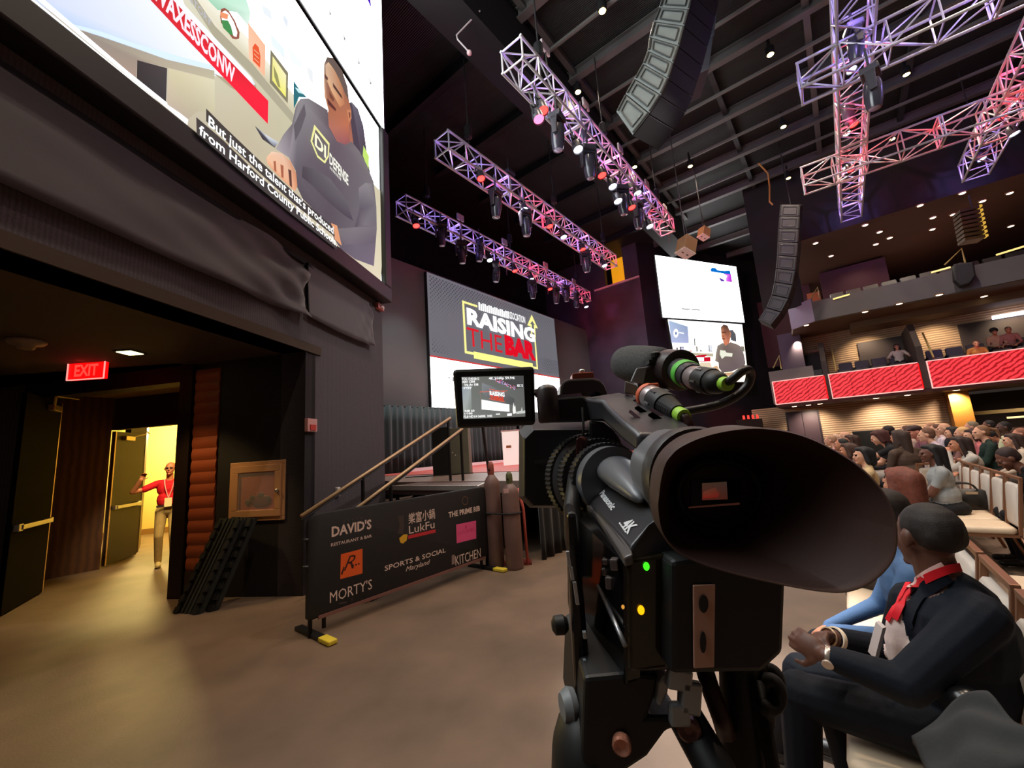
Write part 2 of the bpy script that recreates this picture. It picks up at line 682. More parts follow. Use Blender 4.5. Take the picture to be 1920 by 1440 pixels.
struct(mb, 'wall_balcony_end', mat('orange-brown wall', (150, 78, 40), 0.7))
mb = MB()
mb.prism([hall(AB + 4.2, -0.1, 6.6), hall(AB + 4.2, -2.6, 6.6), hall(AB + 4.2, -2.6, 9.3), hall(AB + 4.2, -0.1, 9.3)], UD * 4.0)
mb.obox(hall(AB + 5.6, -2.6, 6.6), UD * 2.6, -SD * 12, UP * 1.1)
struct(mb, 'wall_balcony_core', M_redwall)
# upper balcony slab: fascia, chamfered stage end, underside
M_fascia = mat('grey balcony fascia', (88, 85, 87), 0.65, noise=(1.2, 0.06))
mb = MB()
mb.obox(hall(AB, 0.35, 6.05), UD * 0.18, -SD * 15, UP * 0.84)
struct(mb, 'trim_10', M_fascia)
mb = MB()
mb.prism([hall(AB, 0.35, 6.05), hall(AB + 0.9, 1.25, 6.05), hall(AB + 1.1, 1.15, 6.05), hall(AB + 0.25, 0.3, 6.05)], UP * 1.0)
struct(mb, 'trim_11', mat('violet-lit balcony end', (150, 132, 160), 0.6))  # violet light on this end put into its colour
mb = MB()
mb.prism([hall(AB + 0.05, 0.33, 6.02), hall(AB + 0.9, 1.2, 6.02), hall(AB + 8, 2.0, 6.02), hall(AB + 8, -15, 6.02), hall(AB + 0.05, -15, 6.02)], UP * 0.2)
mb.obox(hall(AB + 1.7, -0.8, 5.75), UD * 2.5, -SD * 13, UP * 0.28)
struct(mb, 'ceiling_balcony', mat('olive brown soffit', (96, 76, 50), 0.7))
# tiled wall behind the boxes, and the wall at audience level
mb = MB()
mb.obox(hall(AB + 3.2, 1.9, 2.75), UD * 0.25, -SD * 16, UP * 3.3)
struct(mb, 'wall_right_upper', M_brick)
mb = MB()
mb.obox(hall(AB + 2.6, 3.6, 0), UD * 0.25, -SD * 6.9, UP * 2.75)
struct(mb, 'wall_right', M_brick)
mb = MB()
mb.obox(hall(AB + 2.2, 1.95, 3.2), UD * 0.8, -SD * 0.9, UP * 3.0)
struct(mb, 'wall_right_pier', mat('violet grey pier', (96, 86, 104), 0.7))
mb = MB()
mb.obox(hall(AB + 0.1, 2.25, 2.62), UD * 3.2, -SD * 17, UP * 0.14)
struct(mb, 'ceiling_boxes', mat('dark red soffit', (60, 22, 20), 0.7))
mb = MB()
mb.obox(hall(AB + 1.9, -3.25, 0), UD * 0.9, -SD * 0.55, UP * 2.62)
struct(mb, 'wall_pillar', mat('gold brown pillar', (176, 118, 44), 0.5))
mb = MB()
mb.obox(hall(AB + 6, -3.2, 0), UD * 0.2, -SD * 12, UP * 2.62)
mb.obox(hall(AB + 2.6, -3.3, 0), UD * 3.5, SD * 0.1, UP * 2.62)
struct(mb, 'wall_bar', mat('dark bar recess', (46, 26, 20), 0.7))

# double doors in the right wall
dr = thing('door_1', None, None, hall(AB + 2.56, 1.6))
dr['kind'] = 'structure'
M_door = mat('plum painted steel door', (62, 44, 52), 0.5)
mb = MB()
mb.obox(hall(AB + 2.56, 2.2, 0), UD * 0.04, -SD * 1.30, UP * 2.45)
mb.build('door_frame', mat('dark plum frame', (50, 36, 42), 0.5), dr)
for k in (0, 1):
    mb = MB()
    mb.obox(hall(AB + 2.50, 2.14 - k * 0.6, 0.02), UD * 0.05, -SD * 0.58, UP * 2.35)
    d = mb.build('door_leaf', M_door, dr)
    mb = MB()
    c = hall(AB + 2.47, (1.66 if k == 0 else 1.42), 1.05)
    mb.box(c, (0.03, 0.16, 0.05), ax=(UD, SD, UP))
    mb.build('door_handle', mat('brushed steel', (190, 188, 184), 0.35, 0.9), d)

# ---------------------------------------------------------------- lamps of the hall
fix = None
for i, (a, b) in enumerate(house_lamps):
    p = hall(a, b, CEIL - 0.75)
    if fix is None:
        fix = thing('ceiling_lamp', 'warm round house lamp hanging under the black roof deck', 'ceiling lamp', p, 0, 'house lamps under the roof')
        m1 = MB()
        m1.lathe((0, 0, 0.02), (0, 0, 1), [(0, 0.10), (0.05, 0.12), (0.22, 0.12), (0.28, 0.05), (0.62, 0.03)], 16)
        m1.build('lamp_housing', M_black, fix, world=False, smooth=True)
        m1 = MB()
        m1.lathe((0, 0, 0.03), (0, 0, -1), [(0, 0.095), (0.015, 0.085), (0.03, 0.05), (0.035, 0.01)], 16)
        m1.build('lamp_lens', glow('warm lamp lens', (255, 214, 130), 14), fix, world=False, smooth=True)
        o = fix
    else:
        o = copy_tree(fix)
    o.location = p
    pw = 1000
    if b > 2.3:
        pw = 260 if a > 6 else 520
    elif b < -2.5:
        pw = 1500
    if a < 19.5:
        lamp('house_light', 'SPOT', p - UP * 0.10, pw, WARM, 0.08, target=(p.x, p.y, 0), angle=115, blend=0.9)
# ================================================================ display screens
class Pic:
    """flat picture shown on a display plane; patches are stacked a hair apart"""
    def __init__(s, p0, n, step=0.0015, lift=0.004):
        s.p0, s.n, s.step, s.l = V(p0), V(n).normalized(), step, lift
        s.mb = MB()

    def at(s, x, y):
        return at_plane(x, y, s.p0, s.n)

    def poly(s, pts, c, hdr=1.0, same=False):
        if not same:
            s.l += s.step
        P = [s.at(*p) + s.n * s.l for p in pts]
        if isinstance(c[0], (tuple, list)):
            cols = [tuple(v * hdr for v in lin(k)) for k in c]
        else:
            cols = [tuple(v * hdr for v in lin(c))] * len(P)
        nn = V((0, 0, 0))
        for i in range(len(P)):
            nn += (P[i] - P[0]).cross(P[(i + 1) % len(P)] - P[0])
        if nn.dot(s.n) < 0:
            P, cols = P[::-1], cols[::-1]
        s.mb.add(P, [tuple(range(len(P)))], 0, cols)

    def grid(s, c00, c10, c11, c01, f, nx=12, ny=8, hdr=1.0):
        """bilinear patch with a colour function f(u, v)"""
        s.l += s.step
        A, B, C, D = [s.at(*p) + s.n * s.l for p in (c00, c10, c11, c01)]
        vs, cs = [], []
        for j in range(ny + 1):
            for i in range(nx + 1):
                u, v = i / nx, j / ny
                vs.append(A * (1 - u) * (1 - v) + B * u * (1 - v) + C * u * v + D * (1 - u) * v)
                cs.append(tuple(k * hdr for k in lin(f(u, v))))
        fs = [(j * (nx + 1) + i, j * (nx + 1) + i + 1, (j + 1) * (nx + 1) + i + 1, (j + 1) * (nx + 1) + i) for j in range(ny) for i in range(nx)]
        if (vs[1] - vs[0]).cross(vs[nx + 1] - vs[0]).dot(s.n) < 0:
            fs = [q[::-1] for q in fs]
        s.mb.add(vs, fs, 0, cs)

    def text(s, t, b0, b1, top0, c, hdr=1.0, thick=0.0, shear=0.0):
        s.l += s.step
        p0, p1 = s.at(*b0), s.at(*b1)
        h = (s.at(*top0) - p0).length
        letters(s.mb, t, p0, p1, UP, h, 0, tuple(v * hdr for v in lin(c)), thick, s.l, s.n, shear)

    def build(s, name, m, parent):
        return s.mb.build(name, m, parent)


def mix(a, b, t):
    return tuple(a[i] * (1 - t) + b[i] * t for i in range(3))


M_px = screen_mat('lit display pixels', 1.0)
M_frame = mat('dark display frame', (24, 21, 23), 0.5)
WHT = (255, 255, 255)

# ---------------------------------------------------------------- left screens
LOFF = 0.15
sl = thing('display_screen', 'huge lit screen on the left wall, man in grey shirt over white captions', 'screen', lw(0, 4.3, 0.02))
mb = MB()
mb.obox(lw(-6.5, 4.42, 0.0), DL * 8.55, NL * 0.148, UP * 3.48)
mb.build('screen_cabinet', M_frame, sl)
mb = MB()
mb.obox(lw(-6.5, 4.40, 0.0), DL * 8.57, NL * 0.24, UP * 0.27)
mb.obox(lw(1.84, 4.67, 0.0), DL * 0.23, NL * 0.24, UP * 3.23)
mb.build('screen_frame', M_frame, sl, bevel=0.02)
pc = Pic(lw(0, 5, LOFF), NL)
c8 = lambda *p: [(330 + x / 3.4275, 80 + y / 3.4275) for x, y in p]
c7 = lambda *p: [(400 + x / 6.0, y / 6.0) for x, y in p]
c9 = lambda *p: [(60 + x / 5.647, y / 5.647) for x, y in p]
# picture background: bright wall, then the desk
P0, P1 = lw(-6.4, 7.88, LOFF), lw(1.82, 7.88, LOFF)
P2, P3 = lw(1.82, 4.68, LOFF), lw(-6.4, 4.68, LOFF)
pc.l += pc.step
pc.mb.add([p + NL * pc.l for p in (P0, P3, P2, P1)], [(0, 1, 2, 3)], 0, [(4.6, 4.9, 4.8)] * 4)
pc.poly([(345, -20), (430, 65), (565, 205), (722, 368), (713, 535), (400, 277), (67, 4), (40, -20)],
        [(225, 222, 200), (215, 210, 180), (205, 200, 170), (214, 206, 176), (230, 218, 190), (196, 184, 158), (205, 195, 185), (205, 195, 185)])
# white-blue table top and its edge
pc.poly([(20, -30), (330, -30), (345, 10), (470, 145), (478, 160), (440, 152), (300, 118), (128, 46), (67, 4)],
        [(200, 210, 235), (215, 228, 250), (240, 244, 252), (235, 240, 250), (215, 220, 240), (240, 244, 250), (196, 214, 246), (180, 204, 244), (205, 212, 236)], 1.15)
pc.poly(c9((385, 250), (700, 330), (1100, 470), (1450, 570), (1920, 700), (1920, 745), (1420, 630), (1080, 510), (690, 375), (440, 300)), (206, 226, 236), 1.2)
pc.poly(c9((450, 310), (700, 385), (1080, 515), (1420, 635), (1920, 750), (1920, 840), (1430, 720), (1100, 640), (1090, 850), (860, 680)),
        [(150, 140, 132), (160, 150, 140), (176, 166, 152), (182, 172, 154), (190, 182, 158), (196, 188, 160), (186, 174, 152), (160, 145, 132), (176, 150, 136), (160, 140, 132)])
pc.poly(c9((1100, 640), (1418, 725), (1405, 1115), (1095, 855)), [(48, 42, 46), (62, 58, 62), (50, 48, 54), (42, 38, 42)])
pc.poly(c9((35, 0), (110, 0), (1000, 760), (1640, 1270), (1630, 1325), (990, 800)), WHT, 1.6)
pc.poly(c9((1432, 730), (1920, 850), (1920, 1200), (1740, 1180), (1640, 1260), (1415, 1110)), [(218, 208, 172), (226, 220, 188), (206, 200, 166), (196, 186, 158), (190, 176, 156), (200, 182, 164)])
pc.poly([(397, 138), (470, 168), (476, 158), (480, 172), (470, 184), (430, 165)], (176, 168, 140))
# shelf strip
pc.poly([(352, -20), (372, -20), (470, 80), (562, 195), (556, 225), (470, 120), (400, 50)], [(232, 228, 208), (240, 238, 222), (238, 234, 216), (226, 220, 198), (196, 188, 158), (208, 200, 172), (222, 216, 196)], 1.1)
pc.poly([(340, -20), (352, -20), (400, 50), (470, 120), (556, 225), (552, 238), (462, 135), (398, 70)], (176, 170, 146))
# red ticker with white lettering
pc.poly([(258, -20), (302, -20), (320, 0), (410, 96), (500, 190), (499, 233), (432, 163), (350, 78), (277, 0)], [(208, 0, 30)] * 4 + [(255, 0, 52)] * 3 + [(214, 0, 36)] * 2)
pc.text('WAXESSCONW', (280, -8), (436, 158), (286, -38), (255, 236, 246), 1.05, 0.035)
pc.text('STORY', (352, 4), (392, 52), (352, -10), (188, 190, 204), 1.0, 0.01)
# things on the shelf
pc.poly([(365, -20), (452, -20), (466, 25), (462, 50), (440, 24), (404, 20)], [(176, 230, 200), (190, 240, 214), (214, 246, 228), (226, 248, 236), (190, 226, 204), (160, 210, 180)], 1.0)
pc.poly(c7((50, 190), (60, 110), (100, 95), (150, 130), (220, 240), (270, 370), (265, 440), (230, 450), (190, 440), (60, 260)), (150, 78, 62))
pc.poly(c7((60, 190), (75, 140), (110, 125), (150, 160), (205, 255), (245, 370), (235, 425), (205, 415), (75, 255)), (246, 246, 238), 1.2)
pc.poly(c7((48, 140), (140, 170), (130, 225), (55, 205)), (244, 150, 104))
pc.poly(c7((60, 235), (135, 240), (170, 310), (195, 410), (150, 390), (80, 320)), (52, 142, 74))
pc.poly(c7((360, 260), (560, 520), (550, 870), (370, 660)), [(255, 196, 160), (255, 190, 154), (255, 186, 150), (255, 206, 176)])
pc.poly(c7((440, 495), (480, 540), (500, 640), (495, 770), (415, 690), (410, 540)), (236, 84, 34))
for k in range(3):
    pc.poly(c7((425, 560 + k * 50), (480, 612 + k * 50), (480, 622 + k * 50), (425, 570 + k * 50)), (255, 190, 160))
pc.poly(c7((608, 560), (810, 825), (805, 1170), (600, 940)), (128, 124, 98))
pc.poly(c7((632, 640), (786, 855), (782, 1105), (625, 910)), [(246, 240, 160), (250, 246, 196), (246, 242, 110), (238, 232, 120)])
pc.poly(c7((640, 740), (690, 860), (720, 1000), (690, 980), (650, 870)), (150, 150, 92))
pc.poly(c7((865, 915), (940, 1020), (1020, 1105), (930, 1100), (870, 1230)), (10, 110, 122))
pc.poly(c7((880, 990), (930, 1010), (980, 1070), (920, 1050)), (200, 240, 244))
for pts, cc in (((600, 380, 760, 560, 770, 680, 620, 520), (214, 226, 232)), ((800, 520, 960, 720, 950, 780, 830, 700), (222, 228, 236)),
                ((1010, 760, 1080, 800, 1090, 960, 1040, 900), (216, 220, 222)), ((740, 160, 800, 240, 790, 330, 750, 250), (206, 214, 224)),
                ((500, 60, 600, 130, 620, 240, 520, 170), (214, 222, 226))):
    pc.poly(c7(*[(pts[i], pts[i + 1]) for i in range(0, 8, 2)]), cc, 1.25)
# high-backed chair, then the man
pc.poly(c8((1080, 395), (1110, 385), (1150, 430), (1185, 540), (1205, 690), (1230, 850), (1215, 900), (1110, 640)), [(104, 100, 112), (120, 116, 126), (96, 92, 106), (76, 72, 88), (62, 58, 74), (60, 56, 70), (58, 52, 66), (52, 46, 62)])
pc.poly(c8((1185, 665), (1222, 735), (1218, 825), (1180, 730)), (196, 232, 112))
SK = (188, 128, 88)
pc.poly(c8((1075, 380), (1110, 400), (1140, 560), (1165, 700), (1110, 680), (1080, 600)), (66, 60, 74))
pc.poly(c8((1050, 500), (1102, 520), (1118, 655), (1060, 672), (990, 655), (955, 555)), [(150, 88, 76), (160, 96, 76), (176, 110, 84), (196, 122, 92), (180, 108, 90), (150, 86, 84)])
pc.poly(c8((925, 240), (928, 140), (950, 98), (985, 108), (1045, 185), (1080, 290), (1090, 380), (1105, 450), (1100, 515), (1088, 530), (1095, 640), (1060, 665), (1000, 650), (958, 560), (945, 480), (955, 440), (930, 350)),
        [(206, 160, 124), (160, 130, 108), (92, 78, 70), (110, 92, 78), (140, 104, 78), (150, 100, 70), (164, 104, 72), (196, 124, 82), (178, 104, 70), (190, 112, 78), (150, 84, 84), (150, 84, 92), (170, 96, 80), (176, 110, 92), (206, 128, 92), (170, 104, 74), (214, 160, 118)])
pc.poly(c8((935, 150), (955, 130), (1000, 190), (1050, 300), (1060, 400), (1030, 420), (975, 320), (940, 240)), [(210, 176, 146), (222, 190, 154), (196, 146, 106), (180, 118, 80), (190, 122, 82), (206, 138, 94), (226, 176, 130), (216, 170, 132)])
pc.poly(c8((928, 140), (945, 100), (985, 105), (1040, 180), (1078, 285), (1088, 380), (1062, 330), (1025, 235), (965, 135), (940, 125)), (98, 84, 74))
pc.poly(c8((982, 262), (1040, 345), (1046, 368), (1030, 352), (985, 290)), (78, 46, 34))
pc.poly(c8((928, 205), (950, 232), (948, 250), (930, 235)), (86, 52, 40))
pc.poly(c8((958, 318), (990, 368), (984, 385), (960, 352)), (112, 62, 42))
pc.poly(c8((942, 362), (1000, 430), (1000, 448), (950, 402)), (84, 36, 30))
pc.poly(c8((1072, 435), (1098, 440), (1102, 490), (1084, 518)), (206, 136, 96))
pc.poly(c8((1082, 450), (1094, 455), (1094, 485), (1086, 495)), (130, 72, 52))
G = (112, 108, 114)
pc.poly(c8((735, 420), (765, 368), (820, 365), (880, 400), (945, 440), (952, 545), (1005, 640), (1060, 662), (1100, 640), (1150, 700), (1200, 790), (1245, 900), (1262, 1060), (1265, 1200), (1245, 1440), (1120, 1395), (1025, 1325), (985, 1265), (955, 1180), (780, 1010), (742, 930), (735, 830), (690, 745), (605, 690), (655, 600), (712, 530)),
        [(120, 116, 122), (140, 138, 142), (132, 130, 134), (110, 106, 110), (98, 92, 98), (92, 84, 92), (96, 86, 96), (104, 96, 104), (108, 102, 106), (120, 116, 120), (114, 110, 112), (116, 112, 116), (110, 106, 112), (104, 98, 108), (112, 100, 120), (104, 96, 112), (92, 84, 100), (88, 80, 92), (84, 76, 86), (82, 74, 84), (90, 82, 92), (96, 90, 100), (150, 142, 150), (172, 166, 172), (126, 122, 128), (108, 104, 110)])
pc.poly(c8((780, 800), (850, 815), (960, 880), (1060, 1010), (1110, 1150), (1060, 1120), (960, 1040), (850, 930), (775, 870)), [(74, 70, 78), (90, 86, 92), (104, 100, 106), (98, 94, 100), (70, 64, 78), (72, 66, 80), (74, 68, 80), (78, 72, 82), (66, 60, 70)])
pc.poly(c8((1145, 940), (1190, 905), (1230, 910), (1258, 1040), (1262, 1190), (1180, 1180), (1120, 1190), (1150, 1080)), [(132, 126, 132), (138, 134, 138), (126, 122, 126), (112, 108, 114), (108, 102, 112), (120, 114, 122), (78, 72, 84), (88, 82, 94)])
pc.poly(c8((1000, 1200), (1120, 1192), (1262, 1185), (1255, 1290), (1180, 1310), (1080, 1300), (1030, 1315)), [(116, 110, 116), (124, 118, 124), (116, 110, 118), (96, 88, 102), (104, 96, 110), (110, 102, 114), (90, 82, 94)])
pc.poly(c8((720, 540), (790, 400), (800, 470), (770, 560), (730, 640)), (92, 88, 96))
pc.poly(c8((540, 745), (575, 708), (640, 718), (700, 772), (735, 850), (742, 930), (725, 962), (640, 885), (590, 835), (545, 785)), [(246, 196, 160), (250, 214, 186), (236, 196, 170), (214, 150, 116), (206, 134, 96), (214, 140, 100), (236, 170, 130), (226, 150, 112), (236, 160, 120), (244, 180, 140)])
pc.poly(c8((585, 770), (600, 770), (605, 840), (590, 830)), (176, 100, 70))
pc.poly(c8((630, 790), (650, 800), (650, 880), (636, 870)), (170, 96, 68))
pc.poly(c8((680, 820), (700, 830), (705, 940), (690, 925)), (92, 52, 44))
pc.poly(c8((960, 1165), (1000, 1182), (1030, 1312), (985, 1270)), (226, 158, 116))
pc.poly(c8((460, 545), (530, 600), (615, 650), (590, 685), (510, 630)), [(60, 62, 72), (226, 232, 240), (200, 206, 220), (70, 70, 82), (40, 40, 50)])
pc.poly(c8((850, 535), (950, 655), (945, 740), (920, 785), (870, 745), (825, 640)), (238, 234, 158), 1.05)
pc.poly(c8((858, 565), (940, 665), (937, 732), (915, 768), (873, 732), (836, 642)), (104, 100, 100))
pc.text('DEFENSE', *c8((948, 780), (1072, 925), (948, 712)), (250, 250, 236), 1.05, 0.03)
pc.text('DI', *c8((851, 665), (925, 752), (851, 585)), (248, 246, 214), 1.05, 0.03)
for q in range(8):
    x = 950 + q * 9
    y = 800 + q * 10.4
    pc.poly(c8((x, y), (x + 5, y + 6), (x + 5, y + 24), (x, y + 18)), (236, 234, 222))
# captions
pc.poly(c8((130, 438), (240, 545), (460, 750), (700, 965), (968, 1195), (975, 1255), (700, 1040), (460, 830), (240, 625), (130, 520)), (58, 54, 52))
pc.poly(c8((64, 494), (240, 640), (460, 850), (700, 1060), (940, 1265), (990, 1318), (985, 1335), (700, 1120), (460, 930), (240, 745), (66, 600)), (58, 54, 54))
pc.text("But just the talent that's produced", *c8((142, 545), (966, 1238), (142, 478)), WHT, 1.3, 0.018)
pc.text('from Harford County Public Schools.', *c8((80, 600), (988, 1318), (80, 535)), WHT, 1.3, 0.018)
pc.build('picture', M_px, sl)

su = thing('display_screen', 'huge white upper screen high on the left wall, above the captioned picture', 'screen', lw(0, 8, 0.02))
mb = MB()
mb.obox(lw(-6.5, 7.98, 0.0), DL * 8.62, NL * 0.148, UP * 4.6)
mb.build('screen_cabinet', M_frame, su)
pc = Pic(lw(0, 8, LOFF), NL)
pc.l += pc.step
pc.mb.add([lw(a, z, LOFF) + NL * pc.l for a, z in ((-6.4, 12.5), (-6.4, 8.02), (2.05, 8.02), (2.05, 12.5))], [(0, 1, 2, 3)], 0, [(7.0, 7.4, 7.6)] * 4)
pc.poly(c7((1700, -60), (1760, -60), (1772, 95), (1735, 10)), (70, 20, 190))
for (x0, y0, x1, y1) in ((1300, 0, 1490, 250), (1325, 0, 1720, 690), (1345, 0, 1770, 760), (1500, 90, 1560, 200), (1640, 200, 1735, 380), (1630, 360, 1750, 580), (1660, 310, 1730, 450), (1500, 0, 1560, 120), (1690, 0, 1720, 50)):
    pc.poly(c7((x0, y0), (x1, y1), (x1, y1 + 9), (x0, y0 + 9)), (196, 200, 206))
for (x, y) in ((1290, 130), (1450, 410), (1610, 680), (1740, 910)):
    pc.poly(c7((x - 18, y - 45), (x - 8, y - 40), (x + 24, y + 40), (x + 14, y + 45)), (120, 120, 126))
    pc.poly(c7((x - 2, y + 10), (x + 22, y + 20), (x + 20, y + 50), (x + 2, y + 44)), (160, 160, 166))
pc.build('picture', M_px, su)

# dark fabric valances hung under the screens
def valance(a0, a1, z0, z1, name, label, folds, seed):
    t = thing(name, label, 'valance', lw(a0, z0, 0.04))
    nx, nz = 70, 12
    f, bk = [], []
    rnd = random.Random(seed)
    for j in range(nz + 1):
        for i in range(nx + 1):
            u, v = i / nx, j / nz
            x = a0 + (a1 - a0) * u
            e = (u ** 6) * folds
            d = 0.035 + 0.005 * sin(x * 2.1 + v * 2.0 + seed) + e * (0.05 * sin(v * 9 - u * 30) + 0.03 * sin(v * 16 + u * 40)) + 0.002 * sin(v * 7 + x)
            d += 0.03 * (1 - v) ** 2
            f.append(lw(x, z0 + (z1 - z0) * v + (0.03 * sin(pi * u) * -1 if j == 0 else 0), d + 0.02))
    bk = [p - NL * 0.012 for p in f]
    mb = MB()
    q = [(j * (nx + 1) + i, j * (nx + 1) + i + 1, (j + 1) * (nx + 1) + i + 1, (j + 1) * (nx + 1) + i) for j in range(nz) for i in range(nx)]
    mb.add(f, [k[::-1] for k in q])
    mb.add(bk, q)
    N = nx + 1
    rim = [(i, i + 1) for i in range(nx)] + [(nz * N + i + 1, nz * N + i) for i in range(nx)] + [(j * N + N, j * N) for j in range(nz)] + [(j * N + nx, j * N + N + nx) for j in range(nz)]
    L = len(f)
    mb.f += [[a, b, b + L, a + L] for a, b in rim]
    mb.m += [0] * len(rim)
    mb.build('fabric', mat('charcoal valance cloth', (62, 57, 62), 0.62, sheen=0.3, bump=(120, 0.05)), t, smooth=True)
    mb = MB()
    mb.bar(lw(a0, z1 - 0.01, 0.03), lw(a1, z1 - 0.01, 0.03), 0.05, 0.05, upv=UP)
    mb.build('batten', M_black, t)
    return t


valance(-6.5, -0.10, 3.45, 4.24, 'fabric_valance', 'long dark fabric valance under the captioned screen, gathered at its right end', 1.0, 1)
valance(-0.04, 1.66, 3.49, 4.24, 'fabric_valance', 'short grey fabric valance at the stage end of the left wall', 0.25, 4)

# ---------------------------------------------------------------- stage screen
ls = thing('display_screen', 'wide grey stage screen reading RAISING THE BAR above a white band', 'screen', hall(9.8, BS, 3.3))
L0 = hall(9.78, BS)
mb = MB()
mb.obox(hall(9.78, BS + 0.14, 3.28), UD * 8.95, -SD * 0.13, UP * 5.30)
mb.build('screen_cabinet', M_frame, ls)
pc = Pic(hall(9.78, BS + 0.01), -SD, 0.004, 0.004)
pc.l += pc.step


def hz(a, z):
    return hall(a, BS + 0.01, z)


def led(a0, z0, a1, z1, c, hdr=1.0):
    pc.l += pc.step
    pc.mb.add([hz(a, z) - SD * pc.l for a, z in ((a0, z0), (a1, z0), (a1, z1), (a0, z1))], [(0, 1, 2, 3)], 0, [tuple(v * hdr for v in lin(c))] * 4)


def ledpoly(pts, c, hdr=1.0):
    pc.l += pc.step
    pc.mb.add([hz(a, z) - SD * pc.l for a, z in pts], [tuple(range(len(pts)))], 0, [tuple(v * hdr for v in lin(c))] * len(pts))


led(9.8, 3.3, 18.7, 8.56, (108, 107, 114))
pc.l += pc.step
dots, dc = [], []
for i in range(54):
    for j in range(36):
        a = 9.95 + i * 0.165 + (0.08 if j % 2 else 0)
        z = 8.42 - j * 0.085
        r = 0.042 * max(0.0, min(1.0, 1.15 - (8.42 - z) / 1.9 - (a - 9.9) / 9.5 * 0.5))
        if z < 6.2:
            r = 0.040 * max(0.0, 1.1 - (a - 9.9) / 1.5 - (z - 5.3) / 1.2)
            if a > 16.5:
                r = max(r, 0.034 * min(1.0, (a - 16.5) / 1.0))
        if r < 0.008:
            continue
        o = [hz(a + r * cos(k * pi / 3), z + r * sin(k * pi / 3)) - SD * pc.l for k in range(6)]
        pc.mb.add(o, [tuple(range(6))], 0, [lin((66, 66, 76))] * 6)
led(9.8, 3.3, 18.7, 5.22, WHT, 5.0)
led(9.8, 5.20, 18.7, 5.27, (206, 60, 58))


def fr(pts, w, c):
    for (a0, z0), (a1, z1) in zip(pts[:-1], pts[1:]):
        if abs(a1 - a0) < 1e-6:
            led(a0 - w / 2, min(z0, z1), a0 + w / 2, max(z0, z1), c, 1.1)
        else:
            led(min(a0, a1), z0 - w / 2, max(a0, a1), z0 + w / 2, c, 1.1)


YE = (246, 240, 150)
# logo frame, measured on the photograph
def lp(x, y):
    q = at_plane(x, y, hall(9.78, BS), SD)
    return q.dot(UD), q.z


n1 = lambda x, y: (720 + x / 5.647, 480 + y / 5.647)
fr([lp(*n1(985, 535)), (lp(*n1(838, 490))[0], lp(*n1(985, 535))[1])], 0.10, YE)
la, lz0 = lp(*n1(862, 1020))
lz1 = lp(*n1(985, 535))[1]
led(la - 0.06, lz0, la + 0.06, lz1 + 0.05, YE, 1.1)
ra, rz = lp(*n1(1615, 1165))
led(la - 0.06, lz0 - 0.05, lp(*n1(945, 1040))[0], lz0 + 0.06, YE, 1.1)
b0, b1 = lp(*n1(945, 1045)), lp(*n1(1570, 1150))
led(b0[0], lz0 - 0.20, b1[0], lz0 + 0.10, (250, 244, 140), 1.15)
led(b1[0], lz0 - 0.16, ra + 0.06, lz0 - 0.05, YE, 1.1)
ar = lp(*n1(1600, 760))
led(ra - 0.06, lz0 - 0.16, ra + 0.06, ar[1], YE, 1.1)
tip = lp(*n1(1557, 622))
e0, e1 = lp(*n1(1510, 735)), lp(*n1(1622, 765))
ledpoly([(e0[0], e0[1]), (e1[0], e0[1]), (tip[0], tip[1])], YE, 1.1)
ledpoly([(e0[0] + 0.25, e0[1] + 0.12), (e1[0] - 0.25, e0[1] + 0.12), (tip[0], tip[1] - 0.34)], (108, 107, 114))
led(tip[0] - 0.20, e0[1] - 0.5, tip[0] + 0.20, e0[1] + 0.12, YE, 1.1)
led(tip[0] - 0.09, e0[1] - 0.5, tip[0] + 0.09, e0[1] + 0.2, (108, 107, 114))


def ltext(t, b0, b1, hgt, c, hdr, thick):
    pc.l += pc.step
    a0, z0 = lp(*n1(*b0))
    a1, z1 = lp(*n1(*b1))
    letters(pc.mb, t, hz(a0, (z0 + z1) / 2), hz(a1, (z0 + z1) / 2), UP, hgt, 0, tuple(v * hdr for v in lin(c)), thick, pc.l, -SD)


a_, z_ = lp(*n1(872, 725))
h1 = lp(*n1(872, 560))[1] - z_
ltext('RAISING', (872, 725), (1592, 905), h1 * 0.97, WHT, 1.5, 0.045)
h2 = lp(*n1(930, 760))[1] - lp(*n1(930, 965))[1]
ltext('THE', (875, 958), (1245, 1022), h2 * 0.95, (222, 30, 44), 1.0, 0.0)
ltext('BAR', (1275, 1035), (1600, 1095), h2 * 0.95, (226, 10, 36), 1.0, 0.07)
ltext('ASSOCIATION', (1300, 660), (1485, 715), 0.34, WHT, 1.2, 0.02)
s0, s1 = lp(*n1(990, 580)), lp(*n1(1300, 660))
for k in range(16):
    w = (s1[0] - s0[0]) / 16
    led(s0[0] + k * w, (s0[1] + s1[1]) / 2 - 0.02, s0[0] + (k + 0.82) * w, (s0[1] + s1[1]) / 2 + 0.34 - 0.05 * (k % 3 == 1), WHT, 1.2)
for k in range(5):
    led(10.55 + k * 0.2, 4.42 - 0.09 * (k % 2), 10.62 + k * 0.2, 4.5, (150, 150, 156))
pc.build('picture', M_px, ls)

# ---------------------------------------------------------------- far screens on the splayed wall
RWP = RP + RN * 0.15


def rp(x, y):
    return at_plane(x, y, RWP, RN)


